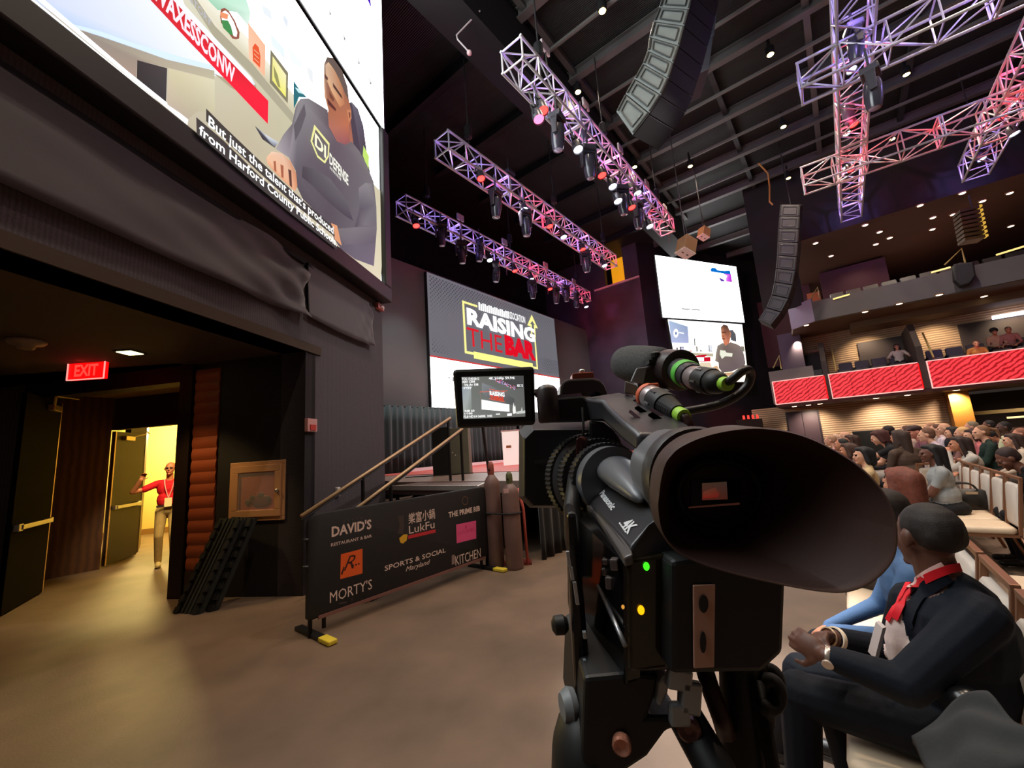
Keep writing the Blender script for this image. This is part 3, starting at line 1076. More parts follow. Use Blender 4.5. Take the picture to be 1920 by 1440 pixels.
fu = thing('display_screen', 'far upper screen almost blank white with a small blue and purple logo', 'screen', rp(1242, 597))
q = [rp(1228, 478), rp(1388, 500), rp(1395, 605), rp(1242, 597)]
c_ = (q[0] + q[2]) / 2
mb = MB()
mb.prism([c_ + (p - c_) * 1.03 - RN * 0.005 for p in q], -RN * 0.12)
mb.build('screen_cabinet', M_frame, fu)
pc = Pic(RWP, RN, 0.006, 0.006)
r7 = lambda *p: [(1200 + x / 8.0, 460 + y / 8.0) for x, y in p]
pc.poly(r7((222, 148), (1438, 322), (1565, 1158), (340, 1080)), WHT, 5.0)
pc.poly(r7((1055, 360), (1080, 335), (1130, 345), (1160, 375), (1260, 385), (1345, 380), (1360, 440), (1250, 425), (1060, 395)), (0, 110, 208))
pc.poly(r7((1240, 425), (1358, 435), (1378, 558), (1290, 545), (1280, 500), (1300, 460)), [(240, 60, 240), (190, 0, 220), (170, 0, 200), (240, 120, 255), (255, 220, 255), (240, 160, 255)])
pc.poly(r7((1175, 485), (1230, 505), (1280, 548), (1205, 540)), (90, 60, 170))
pc.poly(r7((1072, 460), (1078, 460), (1090, 520), (1170, 526), (1170, 532), (1084, 528)), (90, 80, 100))
for (x, y, w) in ((620, 945, 120), (760, 955, 130)):
    pc.poly(r7((x, y), (x + w, y + 10), (x + w, y + 28), (x, y + 18)), (120, 120, 120))
for (x, y) in ((735, 728), (700, 765), (780, 800), (755, 812), (1330, 996)):
    pc.poly(r7((x, y), (x + 22, y + 2), (x + 20, y + 10), (x, y + 8)), (180, 180, 180))
pc.build('picture', M_px, fu)

fl = thing('display_screen', 'far lower screen showing a seated man in a grey shirt beside a desk', 'screen', rp(1253, 700))
q = [rp(1252, 599), rp(1391, 608), rp(1404, 716), rp(1272, 716)]
mb = MB()
c_ = (q[0] + q[2]) / 2
mb.prism([c_ + (p - c_) * 1.03 - RN * 0.005 for p in q], -RN * 0.12)
mb.build('screen_cabinet', M_frame, fl)
pc = Pic(RWP, RN, 0.006, 0.006)
r8 = lambda *p: [(1230 + x / 8.727, 590 + y / 8.727) for x, y in p]
pc.poly(r8((190, 78), (1405, 160), (1515, 1100), (370, 1100)), [(252, 255, 255), (255, 255, 248), (240, 226, 190), (236, 222, 200)], 2.2)
pc.poly(r8((205, 95), (515, 195), (535, 465), (250, 462)), [(176, 196, 226), (150, 166, 200), (176, 182, 222), (190, 200, 236)])
rr = [(320 + 42 * cos(k * pi / 8), 305 + 72 * sin(k * pi / 8)) for k in range(16)]
pc.poly(r8(*rr), WHT, 1.2)
pc.poly(r8((305, 285), (335, 285), (335, 330), (305, 330)), (120, 140, 180))
pc.poly(r8((365, 285), (450, 300), (450, 318), (365, 305)), WHT, 1.1)
pc.poly(r8((500, 625), (930, 640), (925, 690), (520, 660)), (196, 184, 158))
for (x, y, w, h, cc) in ((375, 525, 70, 90, (90, 90, 110)), (320, 540, 25, 110, (70, 74, 86)), (610, 390, 16, 120, (96, 100, 104)), (640, 520, 22, 90, (110, 108, 100)), (840, 500, 60, 110, (150, 150, 160)), (700, 580, 28, 30, (120, 120, 120)), (530, 590, 40, 20, (200, 70, 60)), (1372, 520, 50, 90, (140, 136, 120))):
    pc.poly(r8((x, y), (x + w, y + 6), (x + w + 6, y + h), (x + 6, y + h)), cc)
pc.poly(r8((850, 505), (892, 510), (896, 600), (858, 598)), (236, 238, 246))
pc.poly(r8((385, 545), (435, 550), (440, 605), (395, 600)), (214, 210, 236))
pc.poly(r8((240, 690), (520, 690), (790, 660), (815, 668), (762, 705), (864, 702), (866, 772), (760, 775), (530, 770)), [(206, 10, 40)] * 9)
pc.poly(r8((535, 705), (758, 705), (760, 768), (535, 766)), WHT, 1.2)
pc.poly(r8((700, 790), (860, 790), (900, 900), (640, 880)), (236, 216, 186))
pc.poly(r8((1165, 265), (1225, 260), (1275, 330), (1285, 450), (1200, 430)), (92, 92, 98))
pc.poly(r8((1035, 300), (1032, 215), (1075, 172), (1140, 190), (1170, 265), (1195, 310), (1185, 400), (1160, 500), (1090, 520), (1065, 440), (1045, 390)),
        [(206, 136, 96), (96, 66, 52), (74, 52, 44), (96, 66, 54), (120, 82, 62), (210, 132, 92), (206, 120, 84), (212, 128, 100), (200, 110, 86), (214, 130, 96), (206, 124, 86)])
pc.poly(r8((1040, 290), (1115, 285), (1118, 315), (1045, 312)), (110, 64, 44))
pc.poly(r8((1050, 395), (1095, 398), (1090, 415), (1056, 412)), (96, 46, 40))
pc.poly(r8((1050, 355), (1080, 352), (1080, 376), (1052, 374)), (150, 84, 56))
pc.poly(r8((970, 520), (1060, 470), (1100, 520), (1180, 460), (1300, 500), (1360, 540), (1400, 660), (1425, 800), (1410, 850), (1290, 900), (1200, 940), (1050, 960), (990, 880), (985, 790), (930, 770), (945, 640)),
        [(146, 132, 122), (150, 138, 128), (120, 104, 96), (134, 118, 108), (140, 124, 116), (136, 122, 116), (128, 114, 112), (116, 102, 104), (120, 106, 104), (110, 94, 96), (104, 90, 92), (112, 96, 98), (116, 100, 100), (120, 106, 102), (160, 146, 132), (140, 126, 116)])
pc.poly(r8((1010, 590), (1095, 600), (1110, 630), (1215, 645), (1205, 700), (1095, 690), (1040, 735), (1005, 660)), (240, 240, 220))
pc.poly(r8((880, 870), (960, 840), (990, 900), (975, 960), (890, 940)), (226, 176, 130))
pc.poly(r8((1080, 960), (1230, 950), (1210, 1020), (1100, 1010)), (214, 170, 130))
pc.build('picture', M_px, fl)
# ================================================================ alcove fittings
M_white = mat('off-white plastic', (214, 206, 198), 0.5)
M_steelb = mat('brushed steel', (190, 188, 184), 0.35, 0.9)
M_doorpaint = mat('olive brown steel door', (34, 27, 17), 0.6)
M_blackmetal = mat('black powder-coated metal', (22, 21, 22), 0.45)
M_rubber = mat('black rubber', (20, 19, 19), 0.75)

# exit sign hanging from the alcove ceiling
ep = at_z(160, 680, AH)
t = thing('exit_sign', 'glowing red exit sign hanging from the alcove ceiling', 'exit sign', ep)
ey = ep.y
q = [at_y(126, 711, ey), at_y(193, 708, ey), at_y(196, 677, ey), at_y(129, 676, ey)]
ctr = (q[0] + q[2]) / 2
sx, sz = 0.47, 0.235
mb = MB()
mb.box(ctr + V((0, 0.03, 0)), (sx, 0.05, sz))
mb.build('sign_body', glow('red sign glow', (255, 8, 8), 1.3), t, bevel=0.006)
mb = MB()
for dx, dz, w, h in ((0, sz / 2, sx, 0.008), (0, -sz / 2, sx, 0.012), (-sx / 2, 0, 0.010, sz), (sx / 2, 0, 0.010, sz)):
    mb.box(ctr + V((dx, 0.0, dz)), (w, 0.012, h))
mb.build('sign_edge', glow('pale red edge glow', (255, 140, 130), 1.6), t)
mb = MB()
letters(mb, 'EXIT', ctr + V((-0.15, 0.003, -0.07)), ctr + V((0.15, 0.003, -0.07)), UP, 0.145, 0, None, 0.03, 0.0)
mb.build('lettering', glow('bright red letters', (255, 62, 52), 1.6), t)
mb = MB()
mb.prism([ctr + V((-0.16, 0.0, sz / 2)), ctr + V((0.19, 0.0, sz / 2)), ctr + V((0.12, 0.0, sz / 2 + 0.09)), ctr + V((-0.06, 0.0, sz / 2 + 0.13)), ctr + V((-0.13, 0.0, sz / 2 + 0.12))], V((0, 0.07, 0)))
mb.build('top_glow', glow('red sign canopy', (236, 6, 10), 1.0), t)  # red glow over the sign, built as an emissive piece
mb = MB()
mb.cyl(ctr + V((0, 0.03, sz / 2)), V((ctr.x, ctr.y + 0.03, AH)), 0.012)
mb.build('stem', M_blackmetal, t)
lamp('exit_glow', 'POINT', ctr + V((0, -0.08, 0.1)), 0.25, (1, 0.05, 0.03), 0.05)

sp = at_z(50, 638, AH)
t = thing('smoke_detector', 'round off-white smoke detector on the alcove ceiling', 'smoke detector', sp)
mb = MB()
mb.lathe(sp, (0, 0, -1), [(0, 0.145), (0.02, 0.15), (0.045, 0.13), (0.055, 0.075), (0.09, 0.065), (0.10, 0.03)], 24)
mb.build('detector_body', mat('dusty white plastic', (150, 128, 108), 0.5), t, smooth=True, )

lp_ = at_z(244, 660, AH)
t = thing('recessed_light', 'small square recessed light glowing in the alcove ceiling', 'recessed light', lp_)
mb = MB()
mb.box(lp_ + UP * -0.004, (0.22, 0.22, 0.012))
mb.build('trim_ring', M_black, t)
mb = MB()
mb.box(lp_ + UP * -0.012, (0.17, 0.17, 0.01))
mb.build('lens', glow('pale yellow lens', (255, 240, 160), 6), t)
lamp('recessed_beam', 'SPOT', lp_ - UP * 0.05, 90, (1.0, 0.66, 0.26), 0.06, target=(lp_.x + 0.55, lp_.y - 0.1, 0), angle=86, blend=0.5)
lamp('corridor_lamp', 'POINT', (-9.0, 10.3, 2.7), 560, (1.0, 0.76, 0.26), 0.2)
lamp('vestibule_fill', 'SPOT', (-5.7, 6.75, 2.95), 260, (1.0, 0.74, 0.30), 0.08, target=(-5.5, 6.4, 0), angle=72, blend=0.7)  # added fill over the vestibule floor, without a fixture
lamp('vestibule_fill', 'SPOT', (-5.2, 6.35, 2.85), 260, (1.0, 0.80, 0.5), 0.1, target=(-6.25, 7.5, 1.0), angle=46, blend=0.6)  # added fill on the man in red, from the front


def door_leaf(name, label, hinge, dirv, wid, hgt, label_dist, sgn):
    t = thing(name, label, 'door', hinge)
    d = V(dirv).normalized()
    n = V((-d.y, d.x, 0)) * sgn      # side that faces the camera
    mb = MB()
    mb.obox(V(hinge) + UP * 0.02 - n * 0.05, d * wid, n * 0.05, UP * hgt)
    mb.build('leaf', M_doorpaint if wid < 1.0 else mat('shade-darkened steel door', (20, 14, 9), 0.9, spec=0.06), t, bevel=0.004)  # the wide leaf's shade is put into a darker paint
    mb = MB()
    mb.obox(V(hinge) + UP * 0.02 - n * 0.055, d * 0.03, n * 0.06, UP * hgt)
    mb.build('edge_strip', mat('aluminium edge', (206, 172, 130), 0.4, 0.6), t)
    mb = MB()
    z = 1.02
    mb.bar(V(hinge) + d * 0.12 + n * 0.05 + UP * z, V(hinge) + d * (wid - 0.12) + n * 0.05 + UP * z, 0.035, 0.06, upv=UP)
    mb.box(V(hinge) + d * 0.12 + n * 0.025 + UP * z, (0.10, 0.06, 0.07), ax=(d, n, UP))
    mb.box(V(hinge) + d * (wid - 0.10) + n * 0.025 + UP * z, (0.12, 0.06, 0.09), ax=(d, n, UP))
    mb.build('push_bar', M_steelb, t, bevel=0.006)
    mb = MB()
    mb.box(V(hinge) + d * 0.36 + n * 0.035 + UP * (hgt - 0.10), (0.30, 0.07, 0.08), ax=(d, n, UP))
    mb.bar(V(hinge) + d * 0.48 + n * 0.06 + UP * (hgt - 0.06), V(hinge) + d * 0.80 + n * 0.16 + UP * (hgt + 0.02), 0.03, 0.015)
    mb.bar(V(hinge) + d * 0.80 + n * 0.16 + UP * (hgt + 0.02), V(hinge) + d * 0.42 + n * 0.28 + UP * (hgt + 0.03), 0.03, 0.015)
    mb.build('door_closer', mat('satin closer metal', (198, 178, 140), 0.35, 0.7), t, bevel=0.004)
    return t


door_leaf('door_leaf', 'dark steel door standing open at the left edge, closest to the camera', (-6.93, 6.22, 0), (0.53, -0.85, 0), 1.15, 2.72, 0, 1)
door_leaf('door_leaf', 'olive steel door with push bar, open into the yellow corridor', (-7.47, 7.66, 0), (-0.30, 0.955, 0), 0.98, 2.40, 0, -1)

# fire extinguisher cabinet in the black wall
t = thing('extinguisher_cabinet', 'square cream framed wall cabinet with glass front on the black alcove wall', 'cabinet', alc(0.65, 0.9))
def ring(s0, s1, z0, z1, w, d0, d1, mb):
    mb.obox(alc(s0, z0, -d1), -NL * (s1 - s0), DL * (d1 - d0), UP * w)
    mb.obox(alc(s0, z1 - w, -d1), -NL * (s1 - s0), DL * (d1 - d0), UP * w)
    mb.obox(alc(s0, z0 + w, -d1), -NL * w, DL * (d1 - d0), UP * (z1 - z0 - 2 * w))
    mb.obox(alc(s1 - w, z0 + w, -d1), -NL * w, DL * (d1 - d0), UP * (z1 - z0 - 2 * w))
M_cream = mat('cream enamel', (214, 160, 116), 0.45)
mb = MB(); ring(0.26, 1.06, 0.90, 1.64, 0.05, 0.0, 0.02, mb)
mb.build('surround', M_cream, t, bevel=0.005)
mb = MB(); ring(0.31, 1.01, 0.95, 1.59, 0.085, 0.0, 0.035, mb)
dd_ = mb.build('door_frame', M_cream, t, bevel=0.005)
mb = MB()
mb.lathe(alc(0.35, 1.26, -0.035), -DL, [(0, 0.022), (0.02, 0.026), (0.03, 0.012)], 12)
mb.build('latch', M_steelb, dd_)
mb = MB()
mb.obox(alc(0.39, 1.03, -0.006), -NL * 0.54, DL * 0.005, UP * 0.48)
mb.build('lining', mat('red brown lining', (176, 84, 62), 0.6), t)
gm = mat('clear glass pane', (255, 255, 255), 0.04)
gm.node_tree.nodes['Principled BSDF'].inputs['Alpha'].default_value = 0.10
mb = MB()
mb.obox(alc(0.39, 1.03, -0.029), -NL * 0.54, DL * 0.003, UP * 0.48)
mb.build('glass', gm, t)
ex = thing('fire_extinguisher', 'small fire extinguisher lying behind the glass of the wall cabinet', 'fire extinguisher', alc(0.62, 1.03, -0.02))
mb = MB()
mb.ball(alc(0.60, 1.14, -0.014), (0.15, 0.010, 0.075), ax=(NL, DL, UP))
mb.build('cylinder', mat('dull brown metal', (110, 52, 34), 0.4), ex, smooth=True)
mb = MB()
for s_, z_, r_ in ((0.50, 1.16, 0.045), (0.60, 1.20, 0.05), (0.72, 1.18, 0.04), (0.79, 1.13, 0.035)):
    mb.ball(alc(s_, z_, -0.015), (r_, 0.008, r_), ax=(NL, DL, UP))
mb.build('hose_and_valve', mat('dark valve parts', (84, 66, 40), 0.5), ex, smooth=True)

# pull station, strobe and switch on the purple wall
t = thing('pull_station', 'small red and white alarm pull box on the purple wall corner', 'alarm box', lw(0.09, 2.05, 0.0))
mb = MB(); mb.obox(lw(-0.01, 1.97, 0.0), DL * 0.19, NL * 0.05, UP * 0.17)
mb.build('box', mat('pale pink box', (206, 150, 146), 0.5), t, bevel=0.006)
mb = MB(); mb.obox(lw(0.03, 1.99, 0.05), DL * 0.11, NL * 0.012, UP * 0.07)
mb.build('pull_handle', mat('red handle', (190, 50, 40), 0.5), t)
t = thing('alarm_strobe', 'small pink alarm strobe under the corner of the big screen', 'alarm strobe', lw(1.95, 4.33, 0.0))
mb = MB(); mb.obox(lw(1.86, 4.26, 0.0), DL * 0.22, NL * 0.07, UP * 0.11)
mb.build('box', mat('pink enamel', (206, 120, 116), 0.5), t, bevel=0.008)
mb = MB(); mb.ball(lw(1.99, 4.31, 0.07), (0.06, 0.04, 0.04), ax=(DL, NL, UP))
mb.build('lens', mat('clear strobe lens', (240, 214, 208), 0.2), t, smooth=True)
t = thing('wall_switch', 'small white box on the wall just above the upper handrail', 'switch box', lw(0.68, 1.14, 0.0))
mb = MB(); mb.obox(lw(0.645, 1.09, 0.0), DL * 0.075, NL * 0.04, UP * 0.12)
mb.build('box', M_white, t, bevel=0.006)
mb = MB(); mb.obox(lw(0.67, 1.13, 0.04), DL * 0.025, NL * 0.01, UP * 0.04)
mb.build('switch', mat('grey switch', (150, 146, 142), 0.5), t)

# cable ramp section leaning in the corner
def cable_ramp(label, shift, tw):
    t = thing('cable_ramp', label, 'cable ramp', V((-3.85 + shift, 4.95, 0)))
    b0, b1 = V((-4.02 + shift, 4.98 + tw, 0.0)), V((-3.64 + shift, 4.86 + tw, 0.0))
    t0, t1 = V((-3.71 + shift, 5.22 + tw * 0.6, 0.98)), V((-3.36 + shift, 5.12 + tw * 0.6, 0.96))
    ax = (b1 - b0).normalized()
    up = ((t0 + t1) / 2 - (b0 + b1) / 2)
    n = ax.cross(up.normalized()).normalized()
    if n.y > 0:
        n = -n
    mb = MB()
    mb.prism([b0 + (b1 - b0) * 0.0, b1, t1, t0], -n * 0.05)
    mb.build('base', mat('dark green-black ramp rubber', (38, 38, 34), 0.7, noise=(20, 0.2)), t)
    for sgn, nm in ((0.06, 'edge_rail'), (0.78, 'edge_rail')):
        mb = MB()
        for k in range(9):
            p = b0 + up * (k / 9.0) + (b1 - b0) * sgn
            mb.obox(p, (b1 - b0) * 0.17, up * 0.062, n * 0.03)
            mb.obox(p + (b1 - b0) * 0.02, (b1 - b0) * 0.10, up * 0.10, n * 0.015)
        mb.build(nm, mat('black ramp lugs', (26, 25, 23), 0.7), t)
    mb = MB()
    for k in range(3):
        mb.bar(b0 + (b1 - b0) * (0.34 + 0.15 * k) + n * 0.006, t0 + (t1 - t0) * (0.34 + 0.15 * k) + n * 0.006, 0.02, 0.015)
    mb.build('channel_ribs', mat('worn ramp rubber', (58, 58, 50), 0.7), t)
    return t


cable_ramp('dark ribbed cable ramp leaning in front of the red-brown panel', 0.0, 0.0)
cable_ramp('second dark cable ramp leaning behind the first in the alcove corner', 0.12, 0.07)

# ================================================================ stage, stairs and things on it
DZ = 1.10
M_deckwood = mat('grey-brown stage deck', (150, 128, 118), 0.5, noise=(1.5, 0.1))
M_redlitfloor = mat('red-lit stage floor', (206, 92, 84), 0.55, noise=(0.5, 0.12))  # red light on the stage put into the floor's colour
M_drape = mat('black velour', (22, 20, 21), 0.85, sheen=0.2)
st = thing('stage_platform', 'long stage platform with red-lit floor and black skirt', 'stage', hall(12, 7, 0))
mb = MB()
mb.prism([hall(a_, b_, DZ - 0.18) for a_, b_ in ((4.95, 3.7), (A1 - 0.1, 3.7), (A1 - 0.1, BS - 0.1), (6.7, BS - 0.1), (4.95, 7.0))], UP * 0.18)
mb.build('deck', M_deckwood, st)
mb = MB()
mb.prism([hall(7.2, 4.6, DZ), hall(A1 - 0.3, 4.6, DZ), hall(A1 - 0.3, BS - 0.6, DZ), hall(6.6, BS - 0.6, DZ)], UP * 0.012)
mb.build('lit_floor', M_redlitfloor, st)
def drape(mb, p, q, z0, z1, amp, n, thick=0.02, seed=0):
    p, q = V(p), V(q)
    d = q - p
    nn = V((d.y, -d.x, 0)).normalized()
    rnd = random.Random(seed)
    fr_, bk_ = [], []
    m = n * 6
    for j in range(5):
        z = z0 + (z1 - z0) * j / 4
        for i in range(m + 1):
            w = sin(i / 6 * 2 * pi + 0.6 * sin(i * 0.37 + seed)) * amp * (1.0 - 0.5 * j / 4)
            fr_.append(p + d * (i / m) + nn * w + UP * z)
    bk_ = [k - nn * thick for k in fr_]
    N = m + 1
    q_ = [(j * N + i, j * N + i + 1, (j + 1) * N + i + 1, (j + 1) * N + i) for j in range(4) for i in range(m)]
    mb.add(fr_, q_)
    mb.add(bk_, [k[::-1] for k in q_])
    L = len(fr_)
    rim = [(i + 1, i) for i in range(m)] + [(4 * N + i, 4 * N + i + 1) for i in range(m)] + [(j * N, j * N + N) for j in range(4)] + [(j * N + N + m, j * N + m) for j in range(4)]
    o = len(mb.v) - 2 * L
    for a, b in rim:
        mb.f.append([o + a, o + b, o + b + L, o + a + L])
        mb.m.append(0)


mb = MB()
drape(mb, hall(4.95, 3.6), hall(A1 - 0.2, 3.6), 0.0, DZ - 0.02, 0.035, 90)
mb.build('skirt', M_drape, st, smooth=True)

# side landing with a pale nosing, and the stairs with their two handrails
ld = thing('stage_landing', 'wooden side landing with pale metal edge against the stage', 'stage landing', hall(4.6, 6, 0))
mb = MB()
mb.prism([hall(4.25, 4.15, DZ - 0.14), hall(4.93, 4.60, DZ - 0.14), hall(4.93, 6.3, DZ - 0.14), hall(4.25, 6.3, DZ - 0.14)], UP * 0.13)
mb.build('deck', mat('worn brown deck', (112, 88, 80), 0.55), ld)
mb = MB()
mb.bar(hall(4.24, 4.13, DZ - 0.03), hall(4.24, 6.3, DZ - 0.03), 0.03, 0.07, upv=UP)
mb.bar(hall(4.24, 4.13, DZ - 0.03), hall(4.95, 4.58, DZ - 0.03), 0.03, 0.05, upv=UP)
mb.build('nosing', mat('pale metal nosing', (206, 196, 186), 0.35, 0.5), ld)
for a, b in ((4.4, 4.5), (4.4, 5.4), (4.4, 6.2)):
    mb = MB()
    mb.cyl(hall(a, b, 0), hall(a, b, DZ - 0.14), 0.03)
    mb.build('leg', M_blackmetal, ld)
mb = MB()
mb.bar(hall(4.4, 5.6, DZ - 0.15), hall(4.5, 4.7, 0.45), 0.035)
mb.bar(hall(4.4, 5.8, 0.75), hall(4.4, 6.3, 0.75), 0.06)
mb.build('brace', M_blackmetal, ld)

stp = thing('stage_stairs', 'dark portable stairs climbing to the stage behind the banner', 'stairs', V((-1.4, 5.6, 0)))
top0, bot0 = V((-1.62, 7.15, DZ - 0.02)), V((-2.50, 5.22, 0.0))
rdir = (top0 - bot0)
rh = V((rdir.x, rdir.y, 0)).normalized()
rs = V((rh.y, -rh.x, 0))
for k in range(6):
    mb = MB()
    p = bot0 + V((rdir.x, rdir.y, 0)) * (k / 6.0) + UP * (DZ * (k + 0.7) / 6.6)
    mb.obox(p, rs * 0.85, rh * 0.36, UP * 0.04)
    mb.build('tread', mat('black stair tread', (34, 31, 30), 0.6), stp)
mb = MB()
for o_ in (0.0, 0.82):
    mb.bar(bot0 + rs * o_ + UP * 0.03, top0 + rs * o_ - UP * 0.1, 0.03, 0.14, upv=UP)
mb.build('stringer', M_blackmetal, stp)
M_rail = mat('warm lit rail metal', (216, 180, 140), 0.4, 0.25)
for lab, A_, B_, post in (('upper wooden handrail along the purple wall up to the stage', at_y(565, 968, 4.75), at_y(845, 783, 7.5), (1, 0.55)),
                          ('lower wooden handrail climbing to the stage behind the banner', at_y(640, 975, 4.75), at_y(868, 803, 7.3), (1,))):
    t = thing('handrail', lab, 'handrail', A_)
    mb = MB()
    mb.tube([A_, A_ + (B_ - A_) * 0.5, B_ - (B_ - A_) * 0.01, B_], [0.022, 0.022, 0.022, 0.014], 10)
    mb.build('rail', M_rail, t, smooth=True)
    mb = MB()
    mb.tube([A_ - UP * 0.04, B_ - UP * 0.04], 0.012, 8)
    mb.build('under_rail', M_blackmetal, t)
    for f_ in (0.97, 0.30):
        p = A_ + (B_ - A_) * f_ - UP * 0.03
        zb = DZ if f_ > 0.9 else DZ * f_
        mb = MB()
        mb.cyl(V((p.x, p.y, max(0.0, zb * 0.99))), p, 0.024)
        mb.build('post', M_blackmetal, t)
t = thing('guard_post', 'slim black guard post leaning at the stage corner above the gas cylinders', 'post', at_y(917, 896, 7.0))
mb = MB()
mb.tube([at_z(918, 897, DZ), at_y(905, 800, 6.9)], 0.024, 8)
mb.build('tube', M_blackmetal, t)
mb = MB()
mb.lathe(at_z(918, 897, DZ), UP, [(0, 0.07), (0.01, 0.07), (0.02, 0.03)], 12)
mb.build('foot_plate', M_blackmetal, t)

# tall speaker cabinet on the stage
t = thing('stage_speaker', 'tall black speaker cabinet standing on the stage beside the handrail post', 'speaker', hall(6.6, 7.15, DZ))
A_, B_, C_ = hall(6.3, 7.50, DZ), hall(6.55, 7.12, DZ), hall(6.85, 6.78, DZ)
B_ = A_ + (C_ - A_) * 0.5 - (UD * 0.75 + SD * 0.65).normalized() * 0.02
ctr = hall(6.62, 7.18, DZ)
fx = (C_ - A_).normalized()
fy = V((-fx.y, fx.x, 0))
if fy.dot(ctr) < 0:
    fy = -fy
mb = MB()
mb.obox(A_, fx * 0.40, fy * 0.5, UP * 1.10)
mb.build('side_cabinet', mat('black speaker paint', (20, 20, 22), 0.6), t, bevel=0.008)
mb = MB()
mb.obox(A_ + fx * 0.405, fx * 0.44, fy * 0.5, UP * 1.06)
g_ = mb.build('front_lit_half', mat('grey-green lit cabinet face', (112, 114, 96), 0.55, noise=(3, 0.15)), t, bevel=0.008)  # lit face of the same black cabinet, light put into its colour
for z_ in (0.50, 0.44):
    mb = MB()
    mb.ball(A_ + fx * (0.47 + (0.5 - z_)) - fy * 0.002 + UP * z_, (0.016, 0.006, 0.016), ax=(fx, fy, UP))
    mb.build('socket', mat('shiny socket', (230, 228, 214), 0.3), g_)
t = thing('lectern', 'white lit lectern standing on the stage to the right of the speaker', 'lectern', hall(9.95, 8.3, DZ))
mb = MB()
A_ = hall(9.9, 8.42, DZ)
mb.obox(A_, (UD * 0.35 - SD * 0.40), (UD * 0.4 + SD * 0.35), UP * 1.05)
mb.build('body', mat('glowing white lectern', (250, 246, 240), 0.4, emit=0.55, ecol=(255, 246, 236)), t, bevel=0.01)  # stage light on the lectern put in as emission
mb = MB()
mb.obox(A_ + (UD * 0.35 - SD * 0.40) * -0.05 + UP * 1.05, (UD * 0.385 - SD * 0.44), (UD * 0.4 + SD * 0.35), UP * 0.05)
mb.build('top', mat('pale lectern top', (236, 230, 222), 0.4), t)
mb = MB()
mb.box(A_ + (UD * 0.35 - SD * 0.40) * 0.35 + UP * 0.58 - (UD * 0.4 + SD * 0.35) * 0.012, (0.16, 0.01, 0.08), ax=((UD * 0.35 - SD * 0.40).normalized(), (UD * 0.4 + SD * 0.35).normalized(), UP))
mb.build('badge', mat('tan badge', (196, 150, 106), 0.5), t)
# rear drapes
for lab, a0, a1, n_ in (('teal-lit black stage drape left of the speaker cabinet, below the stage screen', 7.4, 14.2, 26), ('teal-lit black stage drape right of the speaker cabinet, below the stage screen', 14.4, A1 - 0.4, 24)):
    t = thing('stage_drape', lab, 'drape', hall(a0, BS - 0.35, DZ))
    mb = MB()
    drape(mb, hall(a0, BS - 0.35), hall(a1, BS - 0.35), DZ + 0.02, 3.26, 0.09, n_, 0.02, int(a0))
    mb.build('curtain', mat('teal-lit black curtain', (46, 60, 60), 0.7, sheen=0.3), t, smooth=True)  # teal light on black cloth put into its colour
    mb = MB()
    mb.cyl(hall(a0, BS - 0.30, 3.24), hall(a1, BS - 0.30, 3.24), 0.025)
    mb.build('curtain_rail', M_blackmetal, t)
# low white edging with cables along the back of the stage
t = tag(MB().obox(hall(8.2, BS - 0.75, DZ + 0.013), UD * 13.5, SD * 0.10, UP * 0.10).build('stage_edging', mat('white edging board', (236, 226, 230), 0.5)), 'low white edging board along the foot of the stage drapes', 'edging')
mb = MB()
pts = [hall(5.9 + 0.12 * k, 8.0 - 0.16 * k + 0.06 * sin(k * 1.7), DZ + 0.012) for k in range(9)]
mb.tube(pts, 0.012, 6)
tag(mb.build('floor_cable', M_rubber), 'black cable lying on the stage deck left of the speaker cabinet', 'cable')
t = thing('jack_stand', 'red-orange jack under the stage landing behind the banner', 'jack', V((-1.66, 6.5, 0)))
mb = MB(); mb.cyl((-1.66, 6.5, 0), (-1.66, 6.5, 0.93), 0.035); mb.build('screw', mat('red-orange jack paint', (206, 74, 50), 0.5), t)
mb = MB(); mb.box((-1.66, 6.5, 0.02), (0.22, 0.22, 0.04)); mb.build('base', mat('dark jack base', (70, 40, 36), 0.5), t)

# ---------------------------------------------------------------- gas cylinders beside the banner
def cylinder(p, h, r, cap, label):
    t = thing('gas_cylinder', label, 'gas cylinder', p)
    mb = MB()
    mb.lathe(p, UP, [(0, r * 0.9), (0.03, r), (h * 0.76, r), (h * 0.81, r * 0.9), (h * 0.85, r * 0.55), (h * 0.87, r * 0.38)], 28)
    mb.build('tank', mat('brown-grey painted steel', (122, 92, 84), 0.45, noise=(4, 0.12)), t, smooth=True, auto=40)
    mb = MB()
    mb.lathe(p + UP * h * 0.865, UP, [(0, r * 0.36), (h * 0.05, r * 0.40), (h * 0.10, r * 0.38), (h * 0.125, r * 0.26), (h * 0.135, r * 0.08)], 18)
    cp = mb.build('valve_cap', cap, t, smooth=True, auto=40)
    mb = MB()
    mb.ball(p + UP * h * 0.92 + V((-0.02, -r * 0.39, 0)), (0.012, 0.008, 0.016))
    mb.build('cap_hole', M_black, cp)
    return t


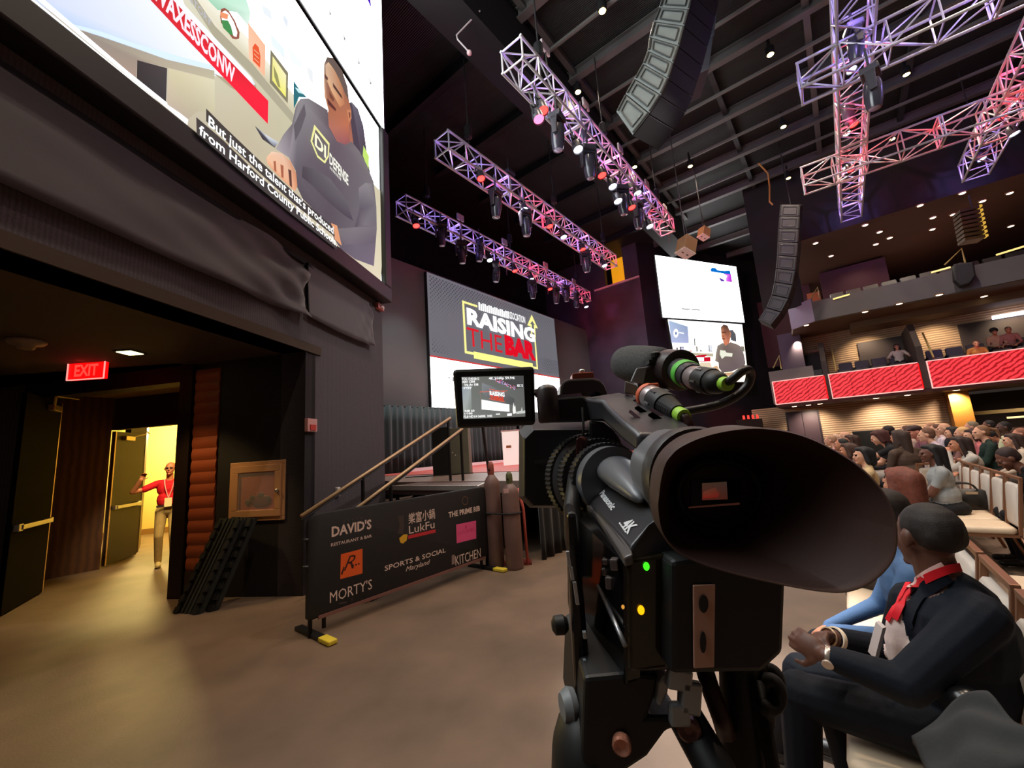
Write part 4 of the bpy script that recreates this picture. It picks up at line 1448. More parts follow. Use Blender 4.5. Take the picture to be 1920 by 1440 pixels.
C1, C2 = V((-0.385, 5.96, 0)), V((-0.13, 5.80, 0))
cylinder(C1, 1.42, 0.112, mat('rust red valve cap', (158, 80, 66), 0.5), 'taller brown gas cylinder with rust red cap beside the banner')
k2 = cylinder(C2, 1.27, 0.118, mat('olive green valve cap', (96, 96, 60), 0.5), 'shorter brown gas cylinder with green cap beside the black skirt')
mb = MB()
xs, ys, ds = frame_of(UP)
for a_ in range(1):
    d_ = V((-0.5, -1, 0)).normalized()
    s_ = V((d_.y, -d_.x, 0))
    mb.loft([[C2 + UP * (0.99 + 0.03 * k) + (d_ * cos(q) + s_ * sin(q)) * 0.1195 for q in (-0.35, -0.1, 0.15, 0.35)] + [C2 + UP * (0.99 + 0.03 * k) + (d_ * cos(q) + s_ * sin(q)) * 0.117 for q in (0.35, 0.15, -0.1, -0.35)] for k in range(3)])
mb.build('paper_label', mat('white and red paper label', (222, 170, 160), 0.6), k2)
mb = MB()
def stadium(c1, c2, r, n=14):
    d = (c2 - c1).normalized(); s_ = V((d.y, -d.x, 0))
    return [c2 + (d * cos(q) + s_ * sin(q)) * r for q in [pi / 2 - pi * k / n for k in range(n + 1)]] + [c1 + (-d * cos(q) - s_ * sin(q)) * r for q in [pi / 2 - pi * k / n for k in range(n + 1)]]
pth = stadium(C1 + UP * 0.72, C2 + UP * 0.72, 0.126)
mb.tube(pth + [pth[0]], 0.012, 6)
tag(mb.build('holding_strap', M_rubber), 'black strap tied around both gas cylinders', 'strap')
t = thing('hand_cart', 'red cart upright standing behind the shorter gas cylinder', 'cart', V((0.03, 5.90, 0)))
mb = MB(); mb.tube([(0.045, 5.93, 0.0), (0.035, 5.95, 0.75), (-0.02, 6.0, 1.02)], 0.02, 8); mb.build('upright', mat('pinkish red tube', (206, 96, 84), 0.5), t, smooth=True)
mb = MB(); mb.box((-0.1, 6.02, 0.015), (0.4, 0.2, 0.03)); mb.build('toe_plate', mat('dark red plate', (110, 44, 40), 0.5), t)

# ---------------------------------------------------------------- crowd barrier with the printed cover
BA = V((-1.99, 4.045, 0))
BL = 2.37
bt = thing('banner_barrier', 'crowd barrier wrapped in a black cover printed with restaurant logos', 'barrier', BA + UD * BL / 2)
BNn = V((UD.y, -UD.x, 0))                   # towards the camera side
if BNn.dot(-BA) < 0:
    BNn = -BNn
def bp(x, z, off=0.0):
    return BA + UD * x + UP * z + BNn * off
M_cover = mat('black printed cover cloth', (30, 27, 29), 0.6, bump=(14, 0.25))
z0_, z1_ = 0.17, 1.07
prof = []
rad = 0.10
def rrect(x0, x1, z0, z1, r, n=6):
    P = []
    for cx, cz, a0 in ((x1 - r, z1 - r, 0), (x0 + r, z1 - r, 90), (x0 + r, z0 + 0.02, 180), (x1 - r, z0 + 0.02, 270)):
        rr = r if cz > 0.6 else 0.02
        if rr != r:
            cx = x0 + rr if a0 == 180 else x1 - rr
        for k in range(n + 1):
            q = radians(a0 + 90 * k / n)
            P.append((cx + rr * cos(q), cz + rr * sin(q)))
    return P
mb = MB()
P = rrect(-0.03, BL + 0.03, z0_, z1_, rad)
rings = []
for off, sc in ((-0.03, 0.0), (-0.022, 0.014), (0.022, 0.014), (0.03, 0.0)):
    rings.append([bp(x + (sc if x > BL / 2 else -sc), z + (sc if z > 0.6 else -sc), off) for x, z in P])
mb.loft(rings)
mb.build('cover', M_cover, bt, smooth=True, auto=30)
mb = MB()
mb.tube([bp(-0.01, 0.0, 0), bp(-0.01, 1.04, 0)], 0.02, 8)
mb.tube([bp(BL + 0.01, 0.0, 0), bp(BL + 0.01, 1.0, 0)], 0.02, 8)
mb.tube([bp(0.12, 0.04, 0), bp(0.12, 0.3, 0)], 0.02, 8)
mb.tube([bp(BL - 0.1, 0.04, 0), bp(BL - 0.1, 0.3, 0)], 0.02, 8)
mb.tube([bp(-0.01, 0.16, 0), bp(BL + 0.01, 0.16, 0)], 0.016, 8)
mb.build('steel_frame', M_blackmetal, bt, smooth=True)
mb = MB()
mb.bar(bp(0.05, 0.155, 0.032), bp(BL - 0.05, 0.155, 0.032), 0.012, 0.03, upv=UP)
mb.build('hem', mat('pinkish worn hem', (134, 92, 86), 0.6), bt)
for x in (0.02, BL - 0.03):
    mb = MB()
    mb.bar(bp(x, 0.02, -0.30), bp(x, 0.02, 0.34), 0.07, 0.03, upv=UP)
    f_ = mb.build('foot', M_blackmetal, bt)
    mb = MB()
    mb.bar(bp(x, 0.024, 0.17), bp(x, 0.024, 0.36), 0.085, 0.04, upv=UP)
    mb.build('foot_tip', mat('yellow foot tip', (232, 206, 60), 0.6), f_, bevel=0.01)
for zz in (0.86, 0.62):
    mb = MB()
    mb.ball(bp(-0.05, zz, 0.0), (0.035, 0.03, 0.02), ax=(UD, BNn, UP))
    mb.build('hook', M_blackmetal, bt)
# printed logos (flat print on the cover)
BO = 0.0308
bn = lambda x, y: at_plane(540 + x / 3.6923, 840 + y / 3.6923, bp(0, 0, BO), BNn)
def bxz(x, y):
    q = bn(x, y) - BA
    return q.dot(UD), q.z
M_inkw = mat('pinkish white print', (240, 214, 204), 0.6)
M_inko = mat('orange print', (250, 104, 40), 0.6)
M_inkp = mat('pink print', (246, 92, 150), 0.6)
M_inkr = mat('red print', (214, 52, 62), 0.6)
M_inkd = mat('dim grey print', (74, 62, 60), 0.6)
M_inky = mat('yellow print', (240, 186, 50), 0.6)
M_inkk = mat('dark print', (60, 22, 20), 0.6)
def btext(mb, t, b0, b1, top, mi, thick=0.0, shear=0.0, lift=0.0):
    x0, za = bxz(*b0)
    x1, zb = bxz(*b1)
    h = bxz(*top)[1] - za
    letters(mb, t, bp(x0, (za + zb) / 2, BO), bp(x1, (za + zb) / 2, BO), UP, h, mi, None, thick, lift, BNn, shear)
def bquad(mb, pts, mi, lift=0.0):
    P = [bn(*p) + BNn * lift for p in pts]
    mb.add(P, [tuple(range(len(P)))], mi)
lg = MB()
btext(lg, "DAVID'S", (302, 612), (578, 558), (302, 545), 0, 0.03)
btext(lg, 'RESTAURANT & BAR', (298, 682), (580, 618), (298, 660), 0, 0.01)
for k in range(5):
    x_, y_ = 388 + k * 30, 508 - k * 6
    bquad(lg, [(x_ - 7, y_), (x_, y_ + 8), (x_ + 7, y_), (x_, y_ - 9)], 4)
lg.build('print', [M_inkw, M_inko, M_inkp, M_inkr, M_inkd, M_inky, M_inkk], bt)
lg = MB()
bquad(lg, [(362, 908), (516, 868), (516, 697), (366, 736)], 1)
btext(lg, 'R', (385, 850), (468, 830), (385, 752), 6, -0.005, 0.45, 0.0006)
for k in range(3):
    x_, y_ = 452 + k * 19, 814 - k * 6
    bquad(lg, [(x_ - 5, y_ + 6), (x_ + 5, y_ + 5), (x_ + 5, y_ - 6), (x_ - 5, y_ - 5)], 6, 0.0006)
bquad(lg, [(366, 872), (385, 820), (392, 825), (376, 880)], 6, 0.0006)
lg.build('print', [M_inkw, M_inko, M_inkp, M_inkr, M_inkd, M_inky, M_inkk], bt)
lg = MB()
btext(lg, "MORTY'S", (290, 1072), (582, 975), (290, 998), 0, 0.0)
btext(lg, 'x', (432, 1062), (456, 1056), (432, 1030), 4, 0.0)
for x_ in (360, 500):
    bquad(lg, [(x_ - 5, 1082), (x_ + 45, 1072), (x_ + 45, 1062), (x_ - 5, 1072)], 4)
lg.build('print', [M_inkw, M_inko, M_inkp, M_inkr, M_inkd, M_inky, M_inkk], bt)
lg = MB()
btext(lg, 'LukFu', (838, 592), (1015, 556), (838, 535), 0, 0.004)
btext(lg, '樂富小鍋', (835, 522), (1018, 482), (835, 465), 0, 0.01)
bquad(lg, [(832, 630), (1022, 585), (1022, 562), (832, 606)], 3)
bquad(lg, [(770, 625), (800, 598), (828, 598), (822, 640), (795, 662), (778, 655)], 5)
bquad(lg, [(760, 470), (800, 465), (805, 540), (795, 598), (760, 592), (772, 535)], 4)
lg.build('print', [M_inkw, M_inko, M_inkp, M_inkr, M_inkd, M_inky, M_inkk], bt)
lg = MB()
btext(lg, 'SPORTS & SOCIAL', (670, 850), (1092, 722), (670, 815), 0, 0.01)
btext(lg, 'Maryland', (815, 852), (985, 805), (815, 818), 0, 0.0, 0.35)
lg.build('print', [M_inkw, M_inko, M_inkp, M_inkr, M_inkd, M_inky, M_inkk], bt)
lg = MB()
btext(lg, 'THE PRIME RIB', (1112, 474), (1330, 440), (1112, 437), 0, 0.03)
cx_, cy_ = 1226, 365
for k in range(12):
    q0, q1 = 2 * pi * k / 12, 2 * pi * (k + 0.8) / 12
    bquad(lg, [(cx_ + 22 * cos(q0), cy_ + 32 * sin(q0)), (cx_ + 22 * cos(q1), cy_ + 32 * sin(q1)), (cx_ + 16 * cos(q1), cy_ + 25 * sin(q1)), (cx_ + 16 * cos(q0), cy_ + 25 * sin(q0))], 4)
lg.build('print', [M_inkw, M_inko, M_inkp, M_inkr, mat('dim gold print', (110, 84, 62), 0.6), M_inky, M_inkk], bt)
lg = MB()
bquad(lg, [(1168, 660), (1303, 626), (1302, 502), (1164, 530)], 2)
btext(lg, 'LUCKIES', (1180, 598), (1290, 575), (1180, 575), 3, 0.0, 0.0, 0.0006)
bquad(lg, [(1228, 560), (1236, 558), (1236, 535), (1228, 537)], 3, 0.0006)
lg.build('print', [M_inkw, M_inko, M_inkp, mat('deep pink print', (206, 52, 106), 0.6), M_inkd, M_inky, M_inkk], bt)
lg = MB()
btext(lg, 'KITCHEN', (1160, 805), (1336, 762), (1160, 738), 0, 0.0)
bquad(lg, [(1134, 808), (1155, 803), (1155, 738), (1134, 742)], 4)
lg.build('print', [M_inkw, M_inko, M_inkp, M_inkr, mat('grey block print', (150, 126, 120), 0.6), M_inky, M_inkk], bt)
# ================================================================ lighting trusses
M_alu = mat('bare aluminium tube', (206, 204, 208), 0.38, 0.35)
LAV, RED = (0.36, 0.24, 1.0), (1.0, 0.03, 0.06)
ROSE = (1.0, 0.10, 0.32)


def box_truss(name, label, p, q, size, secs, toners, group=None):
    p, q = V(p), V(q)
    d = (q - p).normalized()
    L = (q - p).length
    sx = d.cross(UP).normalized()
    sz = sx.cross(d)
    t = thing(name, label, 'truss', p, 0, group)
    h = size / 2
    cn = [(-h, -h), (h, -h), (h, h), (-h, h)]
    P = lambda s, k: p + d * s + sx * cn[k][0] + sz * cn[k][1]
    for k in range(4):
        mb = MB()
        mb.tube([P(0, k), P(L, k)], 0.030, 8)
        mb.build('chord', M_alu, t, smooth=True, auto=40)
    sl = L / secs
    for s in range(secs):
        s0, s1 = s * sl, (s + 1) * sl
        for e in (s0 + 0.03, s1 - 0.03):
            mb = MB()
            for k in range(4):
                mb.tube([P(e, k), P(e, (k + 1) % 4)], 0.022, 6)
            mb.build('section_frame', M_alu, t, smooth=True, auto=40)
        nb = max(2, round(sl / (size * 1.15)))
        mb = MB()
        for f in range(4):
            a, b = f, (f + 1) % 4
            for i in range(nb):
                x0, x1 = s0 + 0.03 + (sl - 0.06) * i / nb, s0 + 0.03 + (sl - 0.06) * (i + 1) / nb
                if (i + f) % 2:
                    mb.tube([P(x0, a), P(x1, b)], 0.018, 5)
                else:
                    mb.tube([P(x0, b), P(x1, a)], 0.018, 5)
                if i:
                    mb.tube([P(x0, a), P(x0, b)], 0.018, 5)
        mb.build('lacing', M_alu, t, smooth=True, auto=40)
        c = toners[s % len(toners)]
        for f in ((0.3, 0.7) if sl > 2.0 else (0.5,)):
            for sg in (-1, 1):
                pp = p + d * (s0 + sl * f)
                lamp('truss_toner', 'SPOT', pp, 130 * (0.8 if c == LAV else (1.0 if size < 0.6 else 0.6)), c, 0.04, target=pp + d * sg, angle=72, blend=0.8)
    return t


ZT = 9.5
T1a, T1b = hall(5.9, 4.12, ZT), hall(15.3, 4.12, ZT)
T2a, T2b = hall(6.55, 7.0, ZT), hall(16.5, 7.0, ZT)
T3a, T3b = hall(7.4, 9.92, ZT), hall(19.5, 9.92, ZT)
G3 = 'stage lighting trusses'
box_truss('lighting_truss', 'stage truss nearest the camera, its pale end frame high over the left', T1a, T1b, 0.52, 4, [LAV, ROSE, LAV, RED])
box_truss('lighting_truss', 'middle of the three parallel stage trusses, ending at the yellow booth window', T2a, T2b, 0.52, 4, [LAV, RED, LAV, RED])
box_truss('lighting_truss', 'lowest and farthest stage truss, hanging just above the stage screen', T3a, T3b, 0.52, 5, [LAV, LAV, RED, LAV, RED])
ZH = 10.0
box_truss('lighting_truss', 'long hall truss running away from the camera, crossed by two others', hall(6.6, -1.42, ZH), hall(20.6, -1.42, ZH), 0.62, 5, [LAV, LAV, RED, RED, LAV])
box_truss('lighting_truss', 'red lit cross truss in the upper right, under the warm house lamps', hall(15.45, -0.1, ZH - 0.62), hall(15.9, -9.5, ZH - 0.62), 0.62, 3, [RED, RED, RED])
box_truss('lighting_truss', 'lavender cross truss at the top right corner of the view', hall(10.9, -0.35, ZH - 0.62), hall(11.3, -9.5, ZH - 0.62), 0.62, 3, [LAV, LAV, LAV])
box_truss('lighting_truss', 'outer hall truss at the right edge, red above and lavender at its tip', hall(8.5, -4.85, ZH), hall(20.4, -4.75, ZH), 0.62, 5, [LAV, LAV, RED, RED, LAV])

# chain motors and pick points that carry the trusses
hp = None
for (a, b, z) in ((7.0, 4.12, ZT), (14.5, 4.12, ZT), (7.6, 7.0, ZT), (12.0, 7.0, ZT), (15.9, 7.0, ZT), (8.5, 9.92, ZT), (13.0, 9.92, ZT), (18.6, 9.92, ZT), (10.2, 4.12, ZT), (9.0, -1.42, ZH), (17.5, -1.42, ZH), (19.5, -4.8, ZH)):
    p = hall(a, b, z + 0.3)
    if hp is None:
        hp = thing('chain_hoist', 'black chain hoist and chain holding a truss up to the roof', 'chain hoist', p, 0, 'chain hoists above the trusses')
        mb = MB(); mb.tube([(0, 0, 0), (0, 0, CEIL - 10.1)], 0.02, 6); mb.build('chain', M_steeldark, hp, world=False)
        mb = MB(); mb.lathe((0, 0, 0.5), UP, [(0, 0.05), (0.03, 0.11), (0.34, 0.11), (0.4, 0.06)], 12); mb.build('motor', M_black, hp, world=False)
        mb = MB(); mb.tube([(-0.22, 0.0, -0.08), (0, 0, 0.25), (0.22, 0.0, -0.08)], 0.015, 6); mb.build('sling', M_black, hp, world=False)
    else:
        o = copy_tree(hp)
        o.location = p

# ---------------------------------------------------------------- lamps on the trusses
M_fixture = mat('dark fixture shell', (60, 58, 66), 0.35, spec=0.6)
par = thing('par_light', 'x', 'stage light')
mb = MB(); mb.lathe((0, 0, -0.10), (0, 0, -1), [(-0.16, 0.05), (-0.12, 0.095), (0.0, 0.115), (0.12, 0.12)], 16, caps=(True, False)); mb.build('can', M_fixture, par, smooth=True, world=False, auto=40)
mb = MB(); mb.lathe((0, 0, -0.20), (0, 0, -1), [(0, 0.105), (0.012, 0.08), (0.018, 0.01)], 16); mb.build('lens', glow('white fixture lens', (236, 236, 255), 9), par, smooth=True, world=False)
mb = MB()
for s in (-1, 1):
    mb.bar((s * 0.125, 0, -0.12), (s * 0.125, 0, 0.12), 0.03, 0.012)
mb.bar((-0.13, 0, 0.12), (0.13, 0, 0.12), 0.03, 0.012)
mb.build('yoke', M_black, par, world=False)
mb = MB(); mb.box((0, 0, 0.17), (0.07, 0.06, 0.10)); mb.bar((0, 0, 0.17), (0, 0, 0.62), 0.03); mb.build('clamp', M_steeldark, par, world=False)
G_RED = glow('red fixture lens', (255, 44, 40), 7)
G_PINK = glow('pink fixture lens', (255, 110, 150), 3)
G_WHITE = MATS['white fixture lens']


def tpt(x, y, b, z):
    return at_plane(x, y, hall(0, b, 0), SD)


par_list = [  # px, py, b of the truss, colour, label tail
    (1015, 211, 3.75, 'r', 'red', 'T1'), (1007, 227, 3.6, 'p', 'pink', 'T1'), (1081, 283, 3.8, 'w', 'white', 'T1'), (1126, 331, 3.8, 'r', 'red', 'T1'), (1146, 352, 3.8, 'w', 'white', 'T1'),
    (1193, 364, 4.1, 'w', 'white', 'T1'), (1182, 391, 3.8, 'r', 'red', 'T1'), (1156, 379, 3.7, 'w', 'white', 'T1'), (1216, 426, 3.8, 'w', 'white', 'T1'),
    (900, 337, 6.7, 'r', 'red', 'T2'), (981, 395, 6.7, 'w', 'white', 'T2'), (1029, 426, 6.7, 'r', 'red', 'T2'), (1055, 446, 6.7, 'w', 'white', 'T2'), (1091, 469, 6.7, 'r', 'red', 'T2'), (1132, 499, 6.7, 'w', 'white', 'T2'),
    (779, 425, 9.6, 'r', 'red', 'T3'), (917, 489, 9.6, 'w', 'white', 'T3'), (964, 509, 9.6, 'r', 'red', 'T3'), (995, 525, 9.6, 'w', 'white', 'T3'), (1030, 543, 9.6, 'r', 'red', 'T3'), (1098, 576, 9.6, 'w', 'white', 'T3'),
    (1592, 134, -1.42, 'w', 'white', 'TL'), (1584, 253, -1.42, 'w', 'white', 'TL'), (1597, 236, -1.42, 'r', 'red', 'TL'), (1582, 315, -1.42, 'w', 'white', 'TL'), (1593, 320, -1.45, 'r', 'red', 'TL'), (1582, 380, -1.42, 'w', 'white', 'TL'),
    (1894, 197, -4.9, 'w', 'white', 'TR'), (1897, 253, -5.1, 'w', 'white', 'TR'), (1837, 300, -4.8, 'w', 'white', 'TR'), (1876, 221, -4.8, 'r', 'red', 'TR')]
WH = {'T1': 'the stage truss nearest the camera', 'T2': 'the middle stage truss', 'T3': 'the stage truss above the screen', 'TL': 'the long hall truss', 'TR': 'the outer hall truss'}
ORD = ['first', 'second', 'third', 'fourth', 'fifth', 'sixth', 'seventh', 'eighth', 'ninth', 'tenth']
TB = {'T1': 4.12, 'T2': 7.0, 'T3': 9.92, 'TL': -1.42, 'TR': -4.82}
fit = lambda b, tr: TB[tr] + ((1 if b > TB[tr] + 0.02 else -1) * 0.26 if tr[1] in '123' else 0)
cnt = {}
used_par = False
for (x, y, b, c, cn_, tr) in par_list:
    P_ = tpt(x, y, fit(b, tr), 0) + UP * 0.2
    cnt[(tr, c)] = cnt.get((tr, c), 0) + 1
    side = 'left end' if tr in ('T1', 'T2', 'T3') else 'near end'
    o = par if not used_par else copy_tree(par)
    used_par = True
    o.location = P_
    o.rotation_euler = (0.25, 0, HALL_ROT + 3.0)
    o['label'] = '%s %s stage light from the %s of %s' % (ORD[cnt[(tr, c)] - 1], cn_, side, WH[tr])
    if c == 'p':
        o['label'] = 'dim pink stage light beside the red one on the nearest stage truss'
    o['group'] = 'round stage lights on the trusses'
    ln = [k for k in o.children if k.name.startswith('lens')][0]
    recolor(ln, 0, {'r': G_RED, 'p': G_PINK, 'w': G_WHITE}[c])

mv = thing('moving_head', 'x', 'moving light')
mb = MB(); mb.box((0, 0, 0.0), (0.36, 0.30, 0.14)); mb.build('base', M_fixture, mv, bevel=0.03, world=False)
mb = MB()
for s in (-1, 1):
    mb.prism([(s * 0.20, -0.08, -0.05), (s * 0.20, 0.08, -0.05), (s * 0.20, 0.055, -0.46), (s * 0.20, -0.055, -0.46)], V((s * -0.05, 0, 0)))
mb.box((0, 0, -0.10), (0.40, 0.17, 0.06))
mb.build('yoke', M_fixture, mv, bevel=0.012, world=False)
mb = MB(); mb.lathe((0, 0.0, -0.20), (0.05, 0.10, -1), [(-0.06, 0.05), (-0.02, 0.12), (0.10, 0.15), (0.36, 0.145), (0.50, 0.12), (0.54, 0.11)], 18); mb2 = MB(); mb2.bar((0, 0, 0.05), (0, 0, 0.55), 0.04); mb2.build('clamp', M_steeldark, mv, world=False); hd_ = mb.build('head', mat('glossy dark fixture head', (66, 64, 76), 0.22, spec=0.7), mv, smooth=True, world=False, auto=45)
mb = MB(); mb.lathe(V((0, 0, -0.20)) + V((0.05, 0.10, -1)).normalized() * 0.53, (0.05, 0.10, -1), [(0, 0.10), (0.015, 0.09), (0.03, 0.02)], 16); mb.build('lens', mat('dark front lens', (170, 166, 196), 0.08, spec=0.8), mv, smooth=True, world=False)
mv_list = [(1046, 243, 3.8, 'T1'), (1092, 240, 4.3, 'T1'), (1104, 300, 3.8, 'T1'), (1167, 372, 3.8, 'T1'), (1197, 400, 3.8, 'T1'), (1210, 376, 4.3, 'T1'),
           (930, 378, 6.9, 'T2'), (986, 415, 6.9, 'T2'), (1098, 488, 6.9, 'T2'), (955, 340, 7.3, 'T2'),
           (827, 436, 9.8, 'T3'), (865, 470, 9.8, 'T3'), (900, 468, 9.8, 'T3'), (931, 507, 9.8, 'T3'), (998, 540, 9.8, 'T3'), (1043, 551, 9.8, 'T3'), (1061, 548, 9.8, 'T3'), (1081, 560, 9.8, 'T3'),
           (1637, 160, -1.75, 'TL'), (1605, 75, -1.42, 'TL'), (1590, 200, -1.3, 'TL')]
cnt = {}
used_ = False
for (x, y, b, tr) in mv_list:
    P_ = tpt(x, y, fit(b, tr), 0) + UP * 0.28
    cnt[tr] = cnt.get(tr, 0) + 1
    o = mv if not used_ else copy_tree(mv)
    used_ = True
    o.location = P_
    o.rotation_euler = (0, 0, HALL_ROT + 0.7 * sin(x))
    o['label'] = '%s dark moving light from the %s of %s' % (ORD[cnt[tr] - 1], 'left end' if tr[1] in '123' else 'near end', WH[tr])
    o['group'] = 'moving lights under the trusses'
# pale junction boxes above the trusses
jb = None
for (x, y, b) in ((863, 408, 10.18), (946, 454, 10.18), (1023, 497, 10.18), (1076, 528, 10.18), (1022, 90, 4.38), (1098, 196, 4.38), (1163, 279, 4.38), (1213, 345, 4.38), (1247, 390, 4.38)):
    P_ = tpt(x, y, b, 0)
    if jb is None:
        jb = thing('junction_box', 'small pale junction box standing up on a stage truss', 'junction box', P_, HALL_ROT, 'pale boxes along the stage trusses')
        mb = MB(); mb.box((0, 0, 0), (0.34, 0.06, 0.26)); mb.build('box', mat('pale pinkish box', (222, 206, 208), 0.5), jb, bevel=0.01, world=False)
        mb = MB(); mb.bar((0, 0, -0.12), (0, 0, -1.5), 0.03); mb.build('bracket', M_steeldark, jb, world=False)
    else:
        o = copy_tree(jb); o.location = P_

# ---------------------------------------------------------------- hanging line arrays
def line_array(label, rear, front, p0, n, wvec, ext, sidec):
    t = thing('line_array', label, 'speaker array', at_plane(*rear[0], p0, n))
    R = [at_plane(x, y, p0, n) for x, y in rear]
    F = [at_plane(x, y, p0, n) for x, y in front]
    for k in range(ext):
        R.append(R[-1] * 2 - R[-2]); F.append(F[-1] * 2 - F[-2])
    wv = V(wvec)
    nn = V(n).normalized()
    if nn.dot(wv) > 0:
        nn = -nn
    M_side = mat('speaker side plate %d' % sidec[0], sidec, 0.45, noise=(5, 0.1))
    M_grille = mat('dark brown speaker grille', (24, 17, 15), 0.7)
    for k in range(len(R) - 1):
        a, b, c, d = R[k], F[k], F[k + 1], R[k + 1]
        m_ = (a + b + c + d) / 4
        s = lambda p, f: m_ + (p - m_) * f
        mb = MB()
        mb.prism([s(p, 0.97) for p in (a, b, c, d)], wv, 0)
        o = mb.build('cabinet', M_grille, t, bevel=0.01)
        mb = MB()
        mb.prism([s(p, 0.93) + nn * 0.004 for p in (a, b, c, d)], nn * 0.03)
        pl_ = mb.build('side_plate', M_side, o, bevel=0.008)
        mb = MB()
        q = [s(p, 0.62) + nn * 0.036 for p in (a, b, c, d)]
        for i in range(4):
            mb.bar(q[i], q[(i + 1) % 4], 0.035, 0.02)
        e = [s(p, 0.86) + nn * 0.036 for p in (a, b, c, d)]
        mb.bar(e[0], e[3], 0.05, 0.03)
        mb.bar(e[1], e[2], 0.05, 0.03)
        mb.build('rigging_frame', mat('dark rigging steel', (58, 62, 62), 0.4), o, bevel=0.004)
    top = (R[-1] + F[-1]) / 2 + wv / 2
    mb = MB()
    mb.bar(R[-1] + wv / 2 + UP * 0.06, F[-1] + wv / 2 + UP * 0.06, 0.5, 0.1)
    mb.build('fly_bar', M_black, t)
    mb = MB()
    mb.tube([top + UP * 0.1, V((top.x, top.y, CEIL))], 0.02, 6)
    mb.build('chain', M_steeldark, t)
    return t


nA = V((0.25, 0.97, 0))
rear = [(1154, 210), (1171, 177), (1187, 149), (1203, 121), (1212, 97), (1215, 72), (1223, 43), (1233, 17), (1241, -8)]
front = [(1187, 257), (1219, 216), (1241, 182), (1255, 151), (1264, 122), (1275, 90), (1285, 52), (1294, 21), (1301, -8)]
line_array('big curved speaker array at the top, near, with grey side plates toward the camera', rear, front, V((2.0, 7.0, 8)), nA, V((0.62, 0.42, 0.0)), 3, (118, 124, 122))
rear = [(1421, 600), (1436, 577), (1446, 553), (1451, 529), (1454, 504), (1456, 479), (1457, 454), (1458, 430), (1460, 406), (1462, 384)]
front = [(1446, 611), (1466, 586), (1480, 560), (1488, 535), (1493, 508), (1496, 482), (1498, 456), (1500, 430), (1501, 406), (1502, 384)]
line_array('far curved speaker array hanging beside the distant white screen', rear, front, hall(18.6, 0, 0), UD, UD * 0.9, 0, (58, 56, 62))  # same plates as the near array, dimness put into a darker colour
# sub boxes hung behind the near array
t = thing('sub_array', 'flat dark speaker column hanging just right of the big near array', 'speaker array', at_y(1325, 0, 8.3))
for k in range(3):
    y0, y1 = 128 - k * 62, 128 - (k + 1) * 62
    a, b, c, d = at_y(1306 + k * 6, y0 + 12, 8.3), at_y(1330 + k * 9, y0, 8.1), at_y(1337 + k * 9, y1 + 2, 8.1), at_y(1312 + k * 6, y1 + 14, 8.3)
    mb = MB(); mb.prism([a, b, c, d], V((0.15, 0.8, 0)))
    mb.build('cabinet', mat('dark blue-grey cabinet', (44, 44, 54), 0.5), t, bevel=0.01)
mb = MB(); tp_ = at_y(1340, -60, 8.3); mb.tube([tp_, V((tp_.x, tp_.y, CEIL))], 0.02, 6); mb.build('chain', M_steeldark, t)
# two hanging cream speakers above the far screen
for lab, px_, py_, yy, sc in (('lower hanging tan speaker with pale front, at the top of the far white screen', 1287, 462, 12.0, 1.0), ('upper hanging tan speaker with pale front, above and right of the other', 1320, 437, 15.5, 0.8)):
    c = at_y(px_, py_, yy)
    t = thing('hanging_speaker', lab, 'speaker', c)
    ax = (V((0.86, 0.35, -0.36)).normalized(), V((-0.38, 0.92, 0.0)).normalized())
    az_ = ax[0].cross(ax[1]).normalized()
    mb = MB(); mb.box(c, (0.44 * sc, 0.40 * sc, 0.50 * sc), ax=(ax[0], ax[1], az_))
    mb.build('cabinet', mat('tan plywood cabinet', (150, 112, 70), 0.5), t, bevel=0.01)
    mb = MB(); mb.box(c - az_ * 0.26 * sc, (0.46 * sc, 0.42 * sc, 0.03), ax=(ax[0], ax[1], az_))
    f_ = mb.build('front_plate', mat('pale grey front plate', (226, 216, 206), 0.5), t, bevel=0.004)
    for u_ in (-0.09, 0.09):
        mb = MB(); mb.box(c - az_ * 0.276 * sc + ax[0] * u_, (0.07, 0.05, 0.008), ax=(ax[0], ax[1], az_)); mb.build('port', mat('grey port', (96, 90, 86), 0.6), f_)
    mb = MB(); mb.tube([c + UP * 0.2, V((c.x, c.y, CEIL))], 0.016, 6); mb.tube([c + UP * 0.2 + ax[0] * 0.2, c + UP * 1.0], 0.012, 6)
    mb.build('drop_pipe', M_steeldark, t)
# hung ribbed column speaker with a gold edge in front of the upper balcony
t = thing('line_array', 'short ribbed speaker column with gold lit edge, hanging before the upper balcony', 'speaker array', at_y(1822, 390, 14.0))
for k in range(8):
    a, b = at_y(1799 + k * 1.4, 393 + k * 7.5, 14.0), at_y(1836 + k * 1.6, 384 + k * 7.9, 14.0)
    dv = b - a
    mb = MB(); mb.obox(a, dv, V((0.2, 0.45, 0)), UP * -0.11)
    o = mb.build('cabinet', mat('bronze brown cabinet', (92, 70, 46), 0.5), t, bevel=0.012)
    mb = MB(); mb.obox(b - V((0, 0.01, 0)), dv.normalized() * 0.10, V((0.1, 0.2, 0)), UP * -0.08)
    mb.build('glowing_side', glow('gold edge glow', (226, 176, 70), 0.9), o)  # gold strip that glows by emission
mb = MB(); c = at_y(1822, 388, 14.2); mb.tube([c, V((c.x, c.y, CEIL))], 0.02, 6); mb.build('chain', M_steeldark, t)

